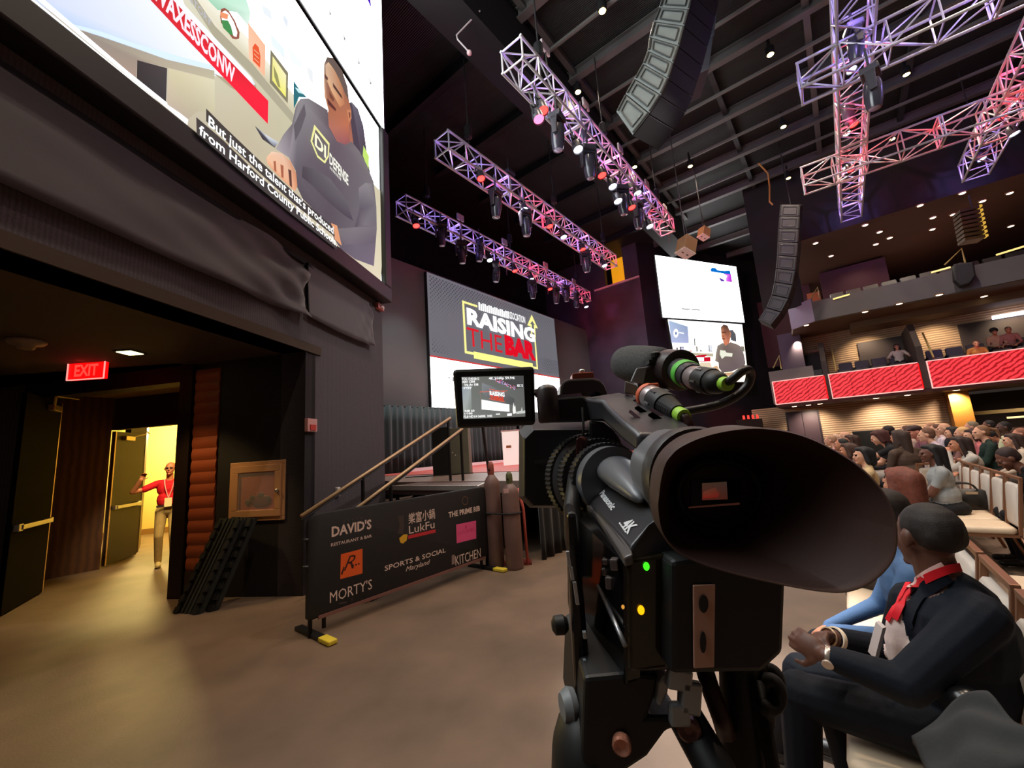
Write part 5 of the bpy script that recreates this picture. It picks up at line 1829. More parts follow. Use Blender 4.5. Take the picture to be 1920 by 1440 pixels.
# small ceiling extras: bent pipe drop, orange cable
mb = MB()
mb.tube([at_y(900, 20, 8.0), at_y(856, 66, 8.0), at_y(858, 74, 8.0), at_y(878, 96, 8.0)], 0.018, 6)
o = mb.build('pipe_drop', mat('pale conduit', (190, 178, 176), 0.5)); tag(o, 'thin bent pale conduit under the black roof at the upper left', 'conduit')
mb = MB(); mb.ball(at_y(880, 99, 8.0), 0.06)
tag(mb.build('sensor_head', mat('pale pink sensor', (214, 176, 176), 0.5), smooth=True), 'small pale sensor head at the end of the bent conduit', 'sensor')
mb = MB()
mb.tube([at_y(1422, 306, 15.5), at_y(1440, 325, 15.5), at_y(1443, 350, 15.5), at_y(1443, 378, 15.5), at_y(1449, 384, 15.5)], 0.03, 6)
tag(mb.build('hanging_cable', mat('orange cable jacket', (206, 140, 70), 0.5)), 'orange cable hanging from the roof above the far speaker array', 'cable')
# three violet wash lights onto stage walls
lamp('wall_wash', 'SPOT', hall(9.0, -1.42, ZH - 0.5), 1500, (1.0, 0.92, 0.92), 0.1, target=lw(1.6, 2.8), angle=26, blend=1.0)
lamp('violet_wash', 'SPOT', hall(14, 6.9, ZT - 0.5), 500, (0.72, 0.62, 1.0), 0.1, target=hall(22.5, 9.5, 5), angle=45)
lamp('violet_wash', 'SPOT', hall(12, 4.0, ZT - 0.5), 800, (0.66, 0.55, 1.0), 0.1, target=hall(22.5, 6.5, 7), angle=40)
lamp('red_wash', 'SPOT', hall(15.0, 4.0, ZT - 0.5), 2600, (1.0, 0.03, 0.05), 0.1, target=hall(24.4, 4.6, 3.4), angle=17)
for a_ in (9.5, 12.5, 15.5, 18.5):
    lamp('stage_wash', 'SPOT', hall(a_, 6.8, ZT - 0.4), 1100, (1.0, 0.86, 0.84), 0.1, target=hall(a_ - 0.5, 10.0, DZ), angle=70)
lamp('stage_wash', 'SPOT', hall(8.0, 9.6, ZT - 0.4), 500, (0.75, 1.0, 0.98), 0.1, target=hall(9.0, BS - 0.4, 2.0), angle=60)

lamp('array_fill', 'SPOT', hall(3.5, 4.5, 4.2), 420, (0.86, 1.0, 1.0), 0.1, target=(2.2, 7.2, 8.6), angle=40)  # added spot to brighten the near array's side plates
lamp('aisle_pool', 'SPOT', hall(3.2, 1.6, ZT - 1.0), 4200, (0.92, 0.95, 1.0), 0.1, target=(1.15, 2.7, 0), angle=15, blend=0.6)

for a_ in (8.2, 20.5):
    lamp('panel_fill', 'SPOT', hall(a_, 6.9, 5.0), 240, (1.0, 0.90, 0.88), 0.1, target=hall(a_ + 0.6, BS, 6.0), angle=70, blend=0.9)  # added neutral spots to lighten the grey stage wall
# ================================================================ the camcorder in the foreground
cz = at_y
M_cam = mat('black camcorder plastic', (50, 48, 52), 0.34, spec=0.65, bump=(900, 0.04))
M_camg = mat('satin grey-black camcorder shell', (104, 105, 110), 0.36, spec=0.7)
M_camd = mat('dull black plastic', (18, 17, 18), 0.55)
M_gloss = mat('glossy black panel', (14, 13, 13), 0.12, spec=0.6)
M_rubb = mat('brown-black eyecup rubber', (62, 38, 31), 0.62, bump=(700, 0.05))
M_met = mat('machined grey metal', (150, 150, 154), 0.3, 0.8)
M_grn = mat('green tape', (96, 200, 70), 0.55)
M_lime = mat('lime collar', (160, 214, 60), 0.5)
M_org = mat('orange red plastic', (226, 104, 66), 0.5)
M_whp = mat('white printed lettering', (226, 228, 230), 0.5)
cam_ = thing('camcorder', 'big black professional camcorder with open flip screen, on the tripod', 'camcorder', at_y(1200, 1000, 0.33))

# --- eyecup
rimc = [(115, 640), (122, 540), (135, 440), (165, 330), (210, 265), (270, 212), (400, 150), (560, 105), (750, 80), (900, 85), (1050, 110), (1200, 160), (1350, 235), (1500, 330),
        (1620, 440), (1710, 560), (1770, 700), (1785, 830), (1770, 960), (1720, 1050), (1640, 1130), (1540, 1190), (1400, 1225), (1230, 1215), (1050, 1185), (900, 1155), (700, 1110), (520, 1060), (380, 1010), (280, 960), (200, 890), (140, 790)]
rim0 = [V((1200 + x / 3.692, 780 + y / 3.692, 0)) for x, y in rimc]
rim = []
for i in range(len(rim0)):                 # rounded through the measured points
    a_, b_, c_, d_ = [rim0[(i + k) % len(rim0)] for k in (-1, 0, 1, 2)]
    for t_ in (0.0, 0.25, 0.5, 0.75):
        q = 0.5 * (2 * b_ + (c_ - a_) * t_ + (2 * a_ - 5 * b_ + 4 * c_ - d_) * t_ * t_ + (3 * b_ - a_ - 3 * c_ + d_) * t_ ** 3)
        rim.append((q.x, q.y))
rc = (1440.0, 950.0)
def rimY(x):
    return 0.212 - 0.060 * max(0, min(1, (x - 1235) / 450.0))
def ellr(cx, cy, rx, ry, Y, f=None):
    out = []
    for (x, y) in rim:
        q = atan2((y - rc[1]) / 0.72, x - rc[0])
        out.append(at_y(cx + rx * cos(q), cy + ry * sin(q), Y if f is None else f(cx + rx * cos(q))))
    return out
R_out = [at_y(x, y, rimY(x)) for x, y in rim]
def shrink(f, dy):
    return [at_y(rc[0] + (x - rc[0]) * f, rc[1] + (y - rc[1]) * f, rimY(x) + dy) for x, y in rim]
neck = ellr(1316, 905, 97, 97, 0.243)
mid = [(a * 0.62 + b * 0.38) for a, b in zip(R_out, neck)]
mid = [m + (m - (sum(mid, V((0, 0, 0))) / len(mid))) * 0.06 for m in mid]
plate = ellr(1350, 925, 92, 76, 0.240)
plate2 = ellr(1350, 925, 80, 66, 0.2405)
inner_mid = [a * 0.5 + b * 0.5 for a, b in zip(shrink(0.955, 0.004), plate)]
mb = MB()
mb.loft([neck, mid, R_out, shrink(0.985, -0.0015), shrink(0.955, 0.004), inner_mid, plate, plate2], caps=(False, True))
eyec = mb.build('eyecup', M_rubb, cam_, smooth=True, auto=50)
mb = MB()
mb.loft([ellr(1350, 925, 82, 66, 0.2385), ellr(1350, 925, 84, 68, 0.2335), ellr(1350, 925, 70, 56, 0.2335), ellr(1350, 925, 68, 54, 0.2385)], caps=(False, False))
mb.build('eyepiece_ring', M_camd, eyec, smooth=True)
mb = MB()
mb.prism([at_y(1296, 900, 0.2392), at_y(1388, 900, 0.2392), at_y(1388, 952, 0.2392), at_y(1296, 952, 0.2392)], V((0, 0.0015, 0)))
mb.build('eyepiece_window', M_gloss, eyec)
pc = Pic(V((0, 0.2390, 0)), (0, -1, 0), 0.0001, 0.0002)
pc.poly([(1316, 906), (1362, 903), (1364, 936), (1316, 938)], [(84, 58, 46), (72, 56, 46), (84, 40, 30), (104, 40, 30)], 0.55)
pc.poly([(1318, 922), (1340, 914), (1350, 925), (1345, 932), (1317, 934)], [(120, 60, 44), (104, 56, 42), (100, 40, 32), (130, 34, 28), (140, 40, 30)], 0.6)
pc.poly([(1290, 950), (1386, 942), (1386, 946), (1290, 953)], (92, 50, 38), 0.3)
pc.build('viewfinder_picture', M_px, eyec)

# --- viewfinder tube
def vring(cx, cy, Y, r, n=36):
    c = at_y(cx, cy, Y)
    return [c + V((cos(2 * pi * k / n) * r, 0.15 * cos(2 * pi * k / n) * r, sin(2 * pi * k / n) * r)) for k in range(n)]
mb = MB()
mb.loft([vring(1249, 878, 0.322, 0.0275), vring(1252, 879, 0.318, 0.0296), vring(1258, 881, 0.31, 0.0300), vring(1290, 896, 0.268, 0.0302)])
mb.build('viewfinder_tube', M_camg, cam_, smooth=True, auto=40)
mb = MB()
mb.loft([vring(1291, 896, 0.267, 0.0312), vring(1296, 898, 0.262, 0.0322), vring(1310, 903, 0.247, 0.0324), vring(1314, 905, 0.243, 0.0310)])
mb.build('viewfinder_collar', mat('dark grey collar', (52, 50, 50), 0.45), cam_, smooth=True, auto=40)

# --- handle
secs = [(0.47, (1089, 746), (1164, 735), (1168, 778), (1100, 790)), (0.43, (1128, 750), (1196, 744), (1196, 786), (1130, 791)),
        (0.405, (1137, 763), (1220, 756), (1213, 800), (1144, 803)), (0.35, (1165, 788), (1268, 778), (1262, 832), (1164, 824)), (0.305, (1195, 812), (1322, 816), (1318, 870), (1194, 850))]
mb = MB()
mb.loft([[at_y(*p, Y) for p in pts] for Y, *pts in secs])
hnd = mb.build('handle', M_cam, cam_, bevel=0.0035, smooth=True, auto=30)
mb = MB()
top = lambda x, y, Y, dz=0.0: at_y(x, y, Y) + UP * dz
for pts, Y0 in ((((1100, 741), (1118, 738), (1128, 744), (1108, 747)), 0.455), (((1198, 767), (1222, 783), (1213, 786), (1190, 770)), 0.37), (((1224, 779), (1250, 796), (1236, 797), (1215, 783)), 0.345)):
    mb = MB()
    mb.prism([at_y(*p, Y0) + UP * 0.0012 for p in pts], UP * 0.0022)
    mb.build('handle_button', mat('dusky button', (74, 62, 72), 0.35), hnd, bevel=0.0006)
mb = MB()
for a_, b_ in (((1182, 777), (1204, 795)), ((1221, 774), (1249, 791)), ((1204, 795), (1249, 791))):
    mb.bar(at_y(*a_, 0.357) + UP * 0.003, at_y(*b_, 0.352) + UP * 0.003, 0.003, 0.003)
mb.build('shoe_rail', mat('pinkish shoe rail', (150, 118, 128), 0.35, 0.5), hnd)
mb = MB()
mb.prism([at_y(x, y, 0.452) for x, y in ((1104, 788), (1132, 791), (1152, 806), (1165, 826), (1168, 862), (1150, 880), (1118, 905), (1109, 870))], V((0.004, 0.03, 0)))
mb.build('handle_post', M_camd, cam_, bevel=0.003)

# --- body: seven-sided shell, Panasonic panel between corner 0 and 1
rear_ = [(1181, 1028), (1217, 987), (1234, 974), (1330, 960), (1388, 1000), (1388, 1255), (1183, 1262)]
front = [(1098, 931), (1131, 902), (1143, 891), (1170, 878), (1240, 905), (1240, 1065), (1098, 1065)]
YR, YF = 0.268, 0.425
bR = [at_y(x, y, YR) for x, y in rear_]
bF = [at_y(x, y, YF) for x, y in front]
bR[1] = at_plane(1217, 987, bF[0], (bF[1] - bF[0]).cross(bR[0] - bF[0]))
bF2 = [at_y(x + (-3 if i in (0, 6) else 0), y + (8 if i in (1, 2, 3) else 0), 0.46) for i, (x, y) in enumerate(front)]
mb = MB()
mb.loft([bR, bF, bF2])
body = mb.build('body', M_cam, cam_, bevel=0.0025, smooth=True, auto=25)
# tongue-shaped top shell under the handle
mb = MB()
rings = []
for cx, cy, Y, rx, rz in ((1140, 872, 0.450, 0.017, 0.013), (1153, 880, 0.41, 0.0195, 0.014), (1170, 893, 0.365, 0.0175, 0.0125), (1188, 914, 0.325, 0.0115, 0.0090), (1198, 930, 0.305, 0.0062, 0.0050), (1204, 938, 0.295, 0.0015, 0.0015)):
    c = at_y(cx, cy, Y)
    rings.append([c + V((cos(2 * pi * k / 20) * rx, 0, sin(2 * pi * k / 20) * rz)) for k in range(20)])
mb.loft(rings)
mb.build('top_shell', M_camg, cam_, smooth=True)
# ridge along the panel
mb = MB()
mb.prism([at_y(*p) for p in ((1091, 932, 0.428), (1108, 927, 0.424), (1183, 1028, 0.266), (1187, 1039, 0.261), (1170, 1045, 0.262), (1112, 955, 0.385), (1104, 952, 0.395))], V((0.0, 0.0, -0.006)))
mb.build('side_ridge', mat('bronze grey ridge', (92, 86, 84), 0.4, 0.3), cam_, bevel=0.0012)
pn = (bF[1] - bF[0]).cross(bR[0] - bF[0]).normalized()
if pn.z < 0:
    pn = -pn
mb = MB()
mb.bar(at_y(1107, 927, 0.4235) + pn * 0.001, at_y(1130, 903, 0.4235) + pn * 0.001, 0.0022, 0.002)
mb.bar(at_y(1133, 901, 0.423) + pn * 0.001, at_y(1142, 893, 0.423) + pn * 0.002, 0.005, 0.002)
mb.build('red_accent', mat('red accent', (214, 40, 48), 0.4), cam_)
def onp(x, y):
    return at_plane(x, y, bF[0], pn) + pn * 0.0006
mb = MB()
e0, e1 = onp(1124, 927), onp(1147, 958)
dd = (e1 - e0).normalized()
uu = pn.cross(dd)
if uu.z < 0:
    uu = -uu
letters(mb, 'Panasonic', e0, e1, uu, 0.0060, 0, None, 0.03)
mb.build('lettering', M_whp, cam_)
mb = MB()
e0, e1 = onp(1166, 985), onp(1179, 1003)
letters(mb, '4K', e0 - uu * 0.0005, e1, uu, 0.0085, 0, None, 0.03)
for k in range(6):
    a = onp(1161, 982) * (1 - k / 6) + onp(1174, 1001) * (k / 6)
    b = a + dd * (e1 - e0).length * 0.14
    mb.add([a, b, b + uu * 0.0011, a + uu * 0.0011], [(0, 1, 2, 3)])
mb.build('lettering', M_whp, cam_)

# --- rear of the body
mb = MB()
mb.prism([at_y(x, y, 0.2665) for x, y in ((1178, 1050), (1253, 1040), (1255, 1252), (1180, 1262))], V((0, 0.008, 0)))
rp_ = mb.build('rear_panel', mat('smoked glossy rear panel', (36, 29, 20), 0.12, spec=0.6), cam_, bevel=0.002)
for x, y, r, g in ((1212, 1062, 0.0019, glow('green lamp', (60, 250, 30), 1.6)), (1247, 1054, 0.0013, glow('dim green lamp', (40, 190, 50), 1.2)), (1202, 1144, 0.0021, glow('amber lamp', (255, 176, 10), 1.6)), (1168, 1138, 0.0010, glow('dim amber lamp', (220, 150, 60), 1.0)), (1251, 1135, 0.0010, MATS['dim amber lamp'])):
    mb = MB(); mb.ball(at_y(x, y, 0.2655), (r, r * 0.4, r * 1.3))
    mb.build('indicator_lamp', g, rp_, smooth=True)
mb = MB()
mb.prism([at_y(x, y, 0.252) for x, y in ((1258, 1052), (1420, 1030), (1476, 1080), (1470, 1225), (1430, 1262), (1258, 1266))], V((0, 0.05, 0)))
btt = mb.build('battery', M_camd, cam_, bevel=0.003)
mb = MB()
mb.prism([at_y(x, y, 0.2515) for x, y in ((1298, 1096), (1340, 1094), (1338, 1250), (1299, 1252))], V((0, -0.0012, 0)))
stk = mb.build('sticker_plate', mat('pinkish white sticker', (206, 158, 138), 0.5), btt, bevel=0.0006)
for (cx, cy, rx, ry) in ((1319, 1132, 8.5, 16.5), (1318, 1204, 5.5, 20)):
    mb = MB()
    mb.prism([at_y(cx + rx * cos(k * pi / 10), cy + ry * (sin(k * pi / 10)), 0.2500) for k in range(20)], V((0, -0.0006, 0)))
    mb.build('slot', M_camd, stk)
# --- left side controls
mb = MB()
mb.prism([at_y(*p) for p in ((1062, 950, 0.44), (1104, 958, 0.395), (1168, 1048, 0.272), (1172, 1285, 0.272), (1092, 1280, 0.36), (1064, 1130, 0.43))], V((0.012, 0.004, 0)))
sd_ = mb.build('side_panel', M_gloss, cam_, bevel=0.002)
for (x, y, Y, w, h) in ((1098, 985, 0.40, 0.010, 0.006), (1108, 1010, 0.38, 0.008, 0.008), (1125, 1040, 0.345, 0.008, 0.010), (1103, 1030, 0.39, 0.006, 0.012), (1124, 1020, 0.345, 0.006, 0.005), (1143, 1050, 0.31, 0.007, 0.004), (1160, 1055, 0.28, 0.007, 0.007), (1142, 1070, 0.31, 0.005, 0.005), (1150, 1090, 0.30, 0.006, 0.008), (1085, 1060, 0.42, 0.005, 0.02), (1078, 1020, 0.425, 0.004, 0.010), (1130, 1090, 0.335, 0.006, 0.004)):
    mb = MB(); mb.box(at_y(x, y, Y) + V((-0.003, -0.002, 0)), (0.005, w, h), ax=(V((0.9, -0.4, 0)).normalized(), V((-0.4, -0.9, 0)).normalized(), UP))
    mb.build('side_button_glint', mat('shiny grey key', (120, 112, 112), 0.2, 0.6), sd_, bevel=0.001)  # keys and highlights alike, put in as small bright boxes
mb = MB()
mb.tube([at_y(1122, 1098, 0.325), at_y(1150, 1160, 0.285), at_y(1172, 1210, 0.262)], 0.0016, 8)
mb.build('side_bail', M_met, cam_, smooth=True)

# --- lens, rings and hood
LA = V((sin(radians(-9)), cos(radians(-9)), 0.0))
LC = at_y(1114, 898, 0.462)
def gear(mb, o, d, r, dep, h0, h1, n):
    x, y, d = frame_of(d)
    R = []
    for h in (h0, h1):
        R.append([V(o) + d * h + (x * cos(2 * pi * k / (2 * n)) + y * sin(2 * pi * k / (2 * n))) * (r + (dep if (k // 1) % 2 else 0)) for k in range(2 * n)])
    mb.loft(R)
mb = MB(); gear(mb, LC, LA, 0.0490, 0.0016, 0.0, 0.022, 64)
mb.build('focus_ring', mat('ribbed black ring rubber', (46, 45, 47), 0.42, spec=0.6), cam_)
mb = MB(); gear(mb, LC, LA, 0.0425, 0.0013, -0.026, -0.004, 56)
mb.build('zoom_ring', MATS['ribbed black ring rubber'], cam_)
mb = MB(); gear(mb, LC, LA, 0.0375, 0.0012, -0.046, -0.030, 50)
mb.build('iris_ring', MATS['ribbed black ring rubber'], cam_)
mb = MB(); mb.lathe(LC, LA, [(-0.06, 0.034), (-0.03, 0.036), (-0.003, 0.0405), (0.0, 0.047), (0.024, 0.048), (0.03, 0.045), (0.055, 0.043)], 40)
mb.build('lens_barrel', M_camg, cam_, smooth=True, auto=35)
def octo(x0, x1, y0, y1, c, Y):
    return [at_y(x, y, Y) for x, y in ((x0 + c, y0), (x1, y0 - 2), (x1, y1), (x0 + c, y1), (x0, y1 - c), (x0, y0 + c))]
mb = MB()
mb.loft([octo(984, 1150, 806, 948, 17, 0.505), octo(980, 1152, 803, 950, 18, 0.512), octo(973, 1150, 788, 952, 20, 0.575), octo(974, 1148, 790, 950, 20, 0.578)])
mb.build('lens_hood', mat('matt hood plastic', (32, 29, 31), 0.5), cam_, bevel=0.001)
mb = MB()
mb.prism([at_y(x, y, 0.5045) for x, y in ((1002, 862), (1030, 860), (1030, 868), (1002, 870))], V((0, -0.001, 0)))
mb.build('hood_mark', mat('faint grey mark', (52, 48, 50), 0.5), cam_)

# --- flip screen
lcd = [(848, 692), (1002, 686), (1004, 796), (856, 803)]
mb = MB()
mb.prism([at_y(x, y, 0.46) for x, y in lcd], V((0, 0.012, 0)))
scr = mb.build('flip_screen', mat('worn black screen housing', (30, 27, 25), 0.45), cam_, bevel=0.004)
pc = Pic(V((0, 0.4598, 0)), (0, -1, 0), 0.00006, 0.0002)
l3 = lambda *p: [(830 + x / 6.4, 660 + y / 6.4) for x, y in p]
pc.poly(l3((228, 300), (970, 285), (992, 775), (250, 805)), [(116, 116, 110), (96, 98, 96), (104, 104, 100), (122, 126, 122)])
pc.poly(l3((232, 420), (340, 400), (350, 700), (250, 720)), [(150, 160, 170), (160, 168, 172), (128, 136, 128), (170, 176, 170)])
pc.poly(l3((470, 370), (640, 430), (860, 560), (860, 640), (560, 560), (470, 480)), [(136, 140, 144), (112, 112, 114), (86, 88, 88), (84, 84, 84), (104, 106, 108), (130, 134, 136)])
pc.poly(l3((560, 310), (970, 285), (975, 420), (860, 450), (640, 340)), (74, 74, 74))
rnd = random.Random(3)
for k in range(70):
    t_ = rnd.random()
    x, y = 620 + t_ * 240 + rnd.uniform(-22, 22), 320 + t_ * 110 + rnd.uniform(-18, 18)
    cc = ((190, 150, 240), (240, 90, 110), (236, 226, 244))[k % 3]
    pc.poly(l3((x, y), (x + 11, y + 4), (x + 9, y + 10), (x - 2, y + 6)), cc, same=k > 0)
for a_, b_ in (((448, 480), (775, 466)), ((775, 466), (780, 606)), ((448, 480), (462, 618)), ((560, 445), (560, 560)), ((560, 560), (745, 600)), ((560, 445), (745, 480)), ((745, 480), (748, 600))):
    w = 3
    pc.poly(l3((a_[0] - w, a_[1] - w), (b_[0] + w, b_[1] - w), (b_[0] + w, b_[1] + w), (a_[0] - w, a_[1] + w)), (236, 110, 90))
pc.poly(l3((466, 572), (800, 632), (802, 718), (468, 690)), WHT, 1.3)
pc.text('RAISING', *l3((566, 520), (744, 538), (566, 470)), WHT, 1.2, 0.04)
pc.text('THEBAR', *l3((570, 572), (740, 592), (570, 520)), (226, 70, 46), 1.0, 0.05)
pc.poly(l3((840, 690), (850, 605), (862, 660), (872, 645), (880, 735), (845, 745)), (240, 240, 236), 1.1)
pc.poly(l3((882, 720), (940, 705), (950, 660), (960, 710), (988, 700), (990, 735), (884, 745)), (206, 210, 206))
pc.text('TCG 17:45:58:12', *l3((232, 340), (440, 336), (232, 312)), WHT, 1.1, 0.03)
pc.text('A001 C004', *l3((236, 374), (390, 370), (236, 346)), WHT, 1.1, 0.03)
pc.text('Iris Av 108', *l3((266, 408), (430, 405), (266, 382)), WHT, 1.1, 0.03)
pc.text('STBY', *l3((252, 446), (354, 444), (252, 424)), WHT, 1.1, 0.03)
pc.text('4K 2160p 59.94i', *l3((555, 332), (862, 326), (555, 304)), WHT, 1.1, 0.03)
pc.text('REC 12', *l3((895, 420), (965, 418), (895, 392)), WHT, 1.1, 0.03)
pc.text('0dB 60', *l3((266, 722), (384, 718), (266, 698)), WHT, 1.1, 0.03)
pc.text('1/100', *l3((262, 752), (360, 748), (262, 730)), WHT, 1.1, 0.03)
pc.text('F2.8 ND1/4 5600K  0:00', *l3((256, 792), (596, 780), (256, 766)), WHT, 1.1, 0.03)
pc.poly(l3((640, 742), (690, 740), (690, 752), (640, 754)), WHT, 1.1)
pc.poly(l3((775, 740), (830, 736), (830, 766), (775, 770)), WHT, 1.0)
pc.build('screen_picture', M_px, scr)
mb = MB()
mb.lathe(at_y(1030, 792, 0.455), UP, [(0, 0.0105), (0.002, 0.0118), (0.036, 0.0118), (0.040, 0.009), (0.042, 0.004)], 20)
mb.tube([at_y(1003, 738, 0.462), at_y(1018, 735, 0.46), at_y(1030, 745, 0.457)], 0.005, 8)
mb.build('screen_hinge', mat('brown-black hinge', (52, 38, 37), 0.42), cam_, smooth=True, auto=40)
mb = MB()
mb.prism([at_y(x, y, 0.46) for x, y in ((1022, 764), (1042, 745), (1092, 741), (1106, 752), (1108, 788), (1022, 790))], V((0, 0.03, 0)))
mb.build('screen_arm', M_camd, cam_, bevel=0.003)
mb = MB()
mb.prism([at_y(x, y, 0.462) + UP * 0.0006 for x, y in ((1042, 745), (1090, 741), (1094, 748), (1045, 757))], V((0, 0, 0.002)))
mb.build('arm_top_sheen', mat('violet grey sheen', (128, 108, 122), 0.35), cam_, bevel=0.0006)  # purple sheen on the arm's top, put in as a thin piece
mb = MB()
mb.prism([at_y(x, y, 0.51) for x, y in ((1050, 742), (1051, 724), (1056, 714), (1068, 710), (1112, 708), (1126, 712), (1134, 722), (1142, 742))], V((0, 0.045, 0)))
fb = mb.build('front_block', mat('warm black plastic', (60, 47, 44), 0.4), cam_, bevel=0.003)
mb = MB()
mb.prism([at_y(x, y, 0.515) for x, y in ((1073, 712), (1073, 701), (1079, 699), (1113, 697), (1114, 709))], V((0, 0.02, 0)))
sh_ = mb.build('accessory_shoe', mat('copper red shoe', (170, 86, 66), 0.4, 0.3), fb, bevel=0.001)
mb = MB()
mb.ball(at_y(1091, 696, 0.52), (0.004, 0.004, 0.003))
mb.build('shoe_glint', mat('bright chrome', (240, 240, 236), 0.15, 0.6), sh_, smooth=True)
# eyelet and the flat dark cover hanging by a cord
mb = MB()
mb.tube([at_y(1092, 764, 0.445), at_y(1094, 800, 0.44), at_y(1092, 830, 0.44)], 0.0014, 6)
mb.build('cord', M_rubber, cam_)
mb = MB()
mb.prism([at_y(x, y, 0.43) for x, y in ((1079, 822), (1086, 817), (1095, 824), (1098, 872), (1088, 892), (1076, 894))], V((0.006, 0.006, 0)))
mb.build('hanging_flap', mat('dark red-brown flap', (74, 34, 31), 0.35), cam_, bevel=0.002)
mb = MB()
mb.tube([at_y(1076, 890, 0.43), at_y(1072, 950, 0.40), at_y(1075, 1010, 0.385), at_y(1086, 1080, 0.37)], [0.006, 0.008, 0.008, 0.006], 10)
mb.build('hand_strap', M_camd, cam_, smooth=True)

# --- microphone clipped on the handle: a thing of its own, like its cable
mk = thing('shotgun_microphone', 'short microphone with grey foam windscreen clipped above the camcorder handle', 'microphone', at_y(1230, 690, 0.46))
pA, pB, pC, pD = at_y(1176, 681, 0.575), at_y(1252, 689, 0.47), at_y(1276, 696, 0.43), at_y(1300, 707, 0.392)
ax_ = (pB - pA).normalized()
L = (pB - pA).length
mb = MB()
mb.lathe(pA - ax_ * 0.024, ax_, [(0.0, 0.002), (0.003, 0.010), (0.010, 0.0185), (0.020, 0.0235), (0.04, 0.0255), (L * 0.7, 0.0255), (L, 0.024), (L + 0.02, 0.021)], 28)
mb.build('windscreen', mat('grey foam', (84, 84, 84), 0.95, noise=(400, 0.3), bump=(900, 0.5)), mk, smooth=True)
mb = MB()
mb.tube([pB, pC, pD], [0.0145, 0.0135, 0.0125], 20)
bd_ = mb.build('barrel', mat('satin microphone barrel', (70, 68, 72), 0.35, 0.3), mk, smooth=True, auto=40)
def band(name, p, q, r, m, par, n=24):
    mb = MB(); mb.lathe(p, (q - p), [(0, r * 0.96), ((q - p).length * 0.1, r), ((q - p).length * 0.9, r), ((q - p).length, r * 0.96)], n)
    return mb.build(name, m, par, smooth=True, auto=40)
ax2 = (pD - pC).normalized()
band('tape_ring', pC + ax2 * 0.012, pC + ax2 * 0.026, 0.0142, M_grn, mk)
mb = MB(); mb.box(at_y(1283, 689, 0.412), (0.012, 0.004, 0.004), ax=(ax2, ax2.cross(UP).normalized(), UP)); mb.build('tape_tail', M_grn, mk)
# clamp (part of the camcorder)
mb = MB()
cC = at_y(1262, 693, 0.452)
mb.lathe(cC - ax_ * 0.012, ax_, [(0, 0.019), (0.002, 0.0225), (0.028, 0.0225), (0.030, 0.019)], 28)
cl_ = mb.build('microphone_clamp', mat('warm dark clamp', (58, 46, 46), 0.38), cam_, smooth=True, auto=40)
mb = MB(); kk = at_y(1230, 674, 0.452); mb.lathe(kk, UP, [(0, 0.004), (0.002, 0.0055), (0.007, 0.0055), (0.009, 0.003)], 14); mb.box(kk - UP * 0.003, (0.02, 0.012, 0.004))
mb.build('clamp_screw', M_camd, cl_)
mb = MB()
mb.prism([at_y(x, y, 0.45) for x, y in ((1196, 716), (1206, 690), (1216, 686), (1250, 690), (1256, 726), (1244, 745), (1196, 745))], V((0, 0.02, 0)))
mb.build('clamp_foot', MATS['warm dark clamp'], cam_, bevel=0.002)
mb = MB()
mb.prism([at_y(x, y, 0.445) for x, y in ((1183, 715), (1194, 690), (1214, 687), (1207, 720))], V((0, 0.004, 0)))
mb.build('clamp_bracket', mat('light grey bracket', (150, 150, 156), 0.35, 0.4), cam_, bevel=0.001)
mb = MB()
mb.prism([at_y(x, y, 0.44) for x, y in ((1170, 736), (1172, 714), (1194, 722), (1194, 741))], V((0.004, 0.012, 0)))
mb.build('clamp_bracket', mat('pale green-grey bracket', (150, 156, 150), 0.4, 0.3), cam_, bevel=0.001)
# upper plug and its cable
wire = thing('microphone_cable', 'black cable looping from the microphone back to the camcorder handle', 'cable', at_y(1355, 715, 0.34))
pE, pF, pG = at_y(1314, 711, 0.372), at_y(1336, 716, 0.352), at_y(1356, 719, 0.336)
band('plug_shell', pD, pE, 0.0112, mat('worn nickel', (170, 158, 158), 0.35, 0.6), wire)
pl = band('plug_boot', pE, pF, 0.0118, M_camd, wire)
for k in range(6):
    mb = MB(); x_, y_, d_ = frame_of(pF - pE); c = pE + (pF - pE) * 0.45 + (x_ * cos(k * pi / 3) + y_ * sin(k * pi / 3)) * 0.0116
    mb.bar(c - d_ * 0.004, c + d_ * 0.004, 0.003, 0.0015); mb.build('boot_slot', mat('shiny slot', (90, 90, 92), 0.25), pl)
mb = MB(); mb.lathe(pF, pG - pF, [(0, 0.0105), ((pG - pF).length * 0.5, 0.0098), ((pG - pF).length, 0.0066)], 20); mb.build('plug_tail', M_camd, wire, smooth=True)
d3 = (pG - pF).normalized()
band('lime_collar', pG - d3 * 0.001, pG + d3 * 0.007, 0.0058, M_lime, wire)
def smooth_path(pts, n=8):
    P = [V(p) for p in pts]
    P = [P[0] * 2 - P[1]] + P + [P[-1] * 2 - P[-2]]
    out = []
    for i in range(1, len(P) - 2):
        for k in range(n):
            t = k / n
            out.append(0.5 * ((2 * P[i]) + (P[i + 1] - P[i - 1]) * t + (2 * P[i - 1] - 5 * P[i] + 4 * P[i + 1] - P[i + 2]) * t * t + (3 * P[i] - P[i - 1] - 3 * P[i + 1] + P[i + 2]) * t ** 3))
    out.append(P[-2])
    return out
mb = MB()
mb.tube(smooth_path([pG, at_y(1372, 712, 0.326), at_y(1389, 698, 0.322), at_y(1402, 693, 0.325), at_y(1407, 704, 0.33), at_y(1400, 725, 0.333), at_y(1376, 746, 0.335), at_y(1340, 761, 0.337), at_y(1300, 769, 0.338), at_y(1284, 773, 0.342), at_y(1276, 790, 0.36), at_y(1280, 830, 0.37)]), 0.0035, 10)
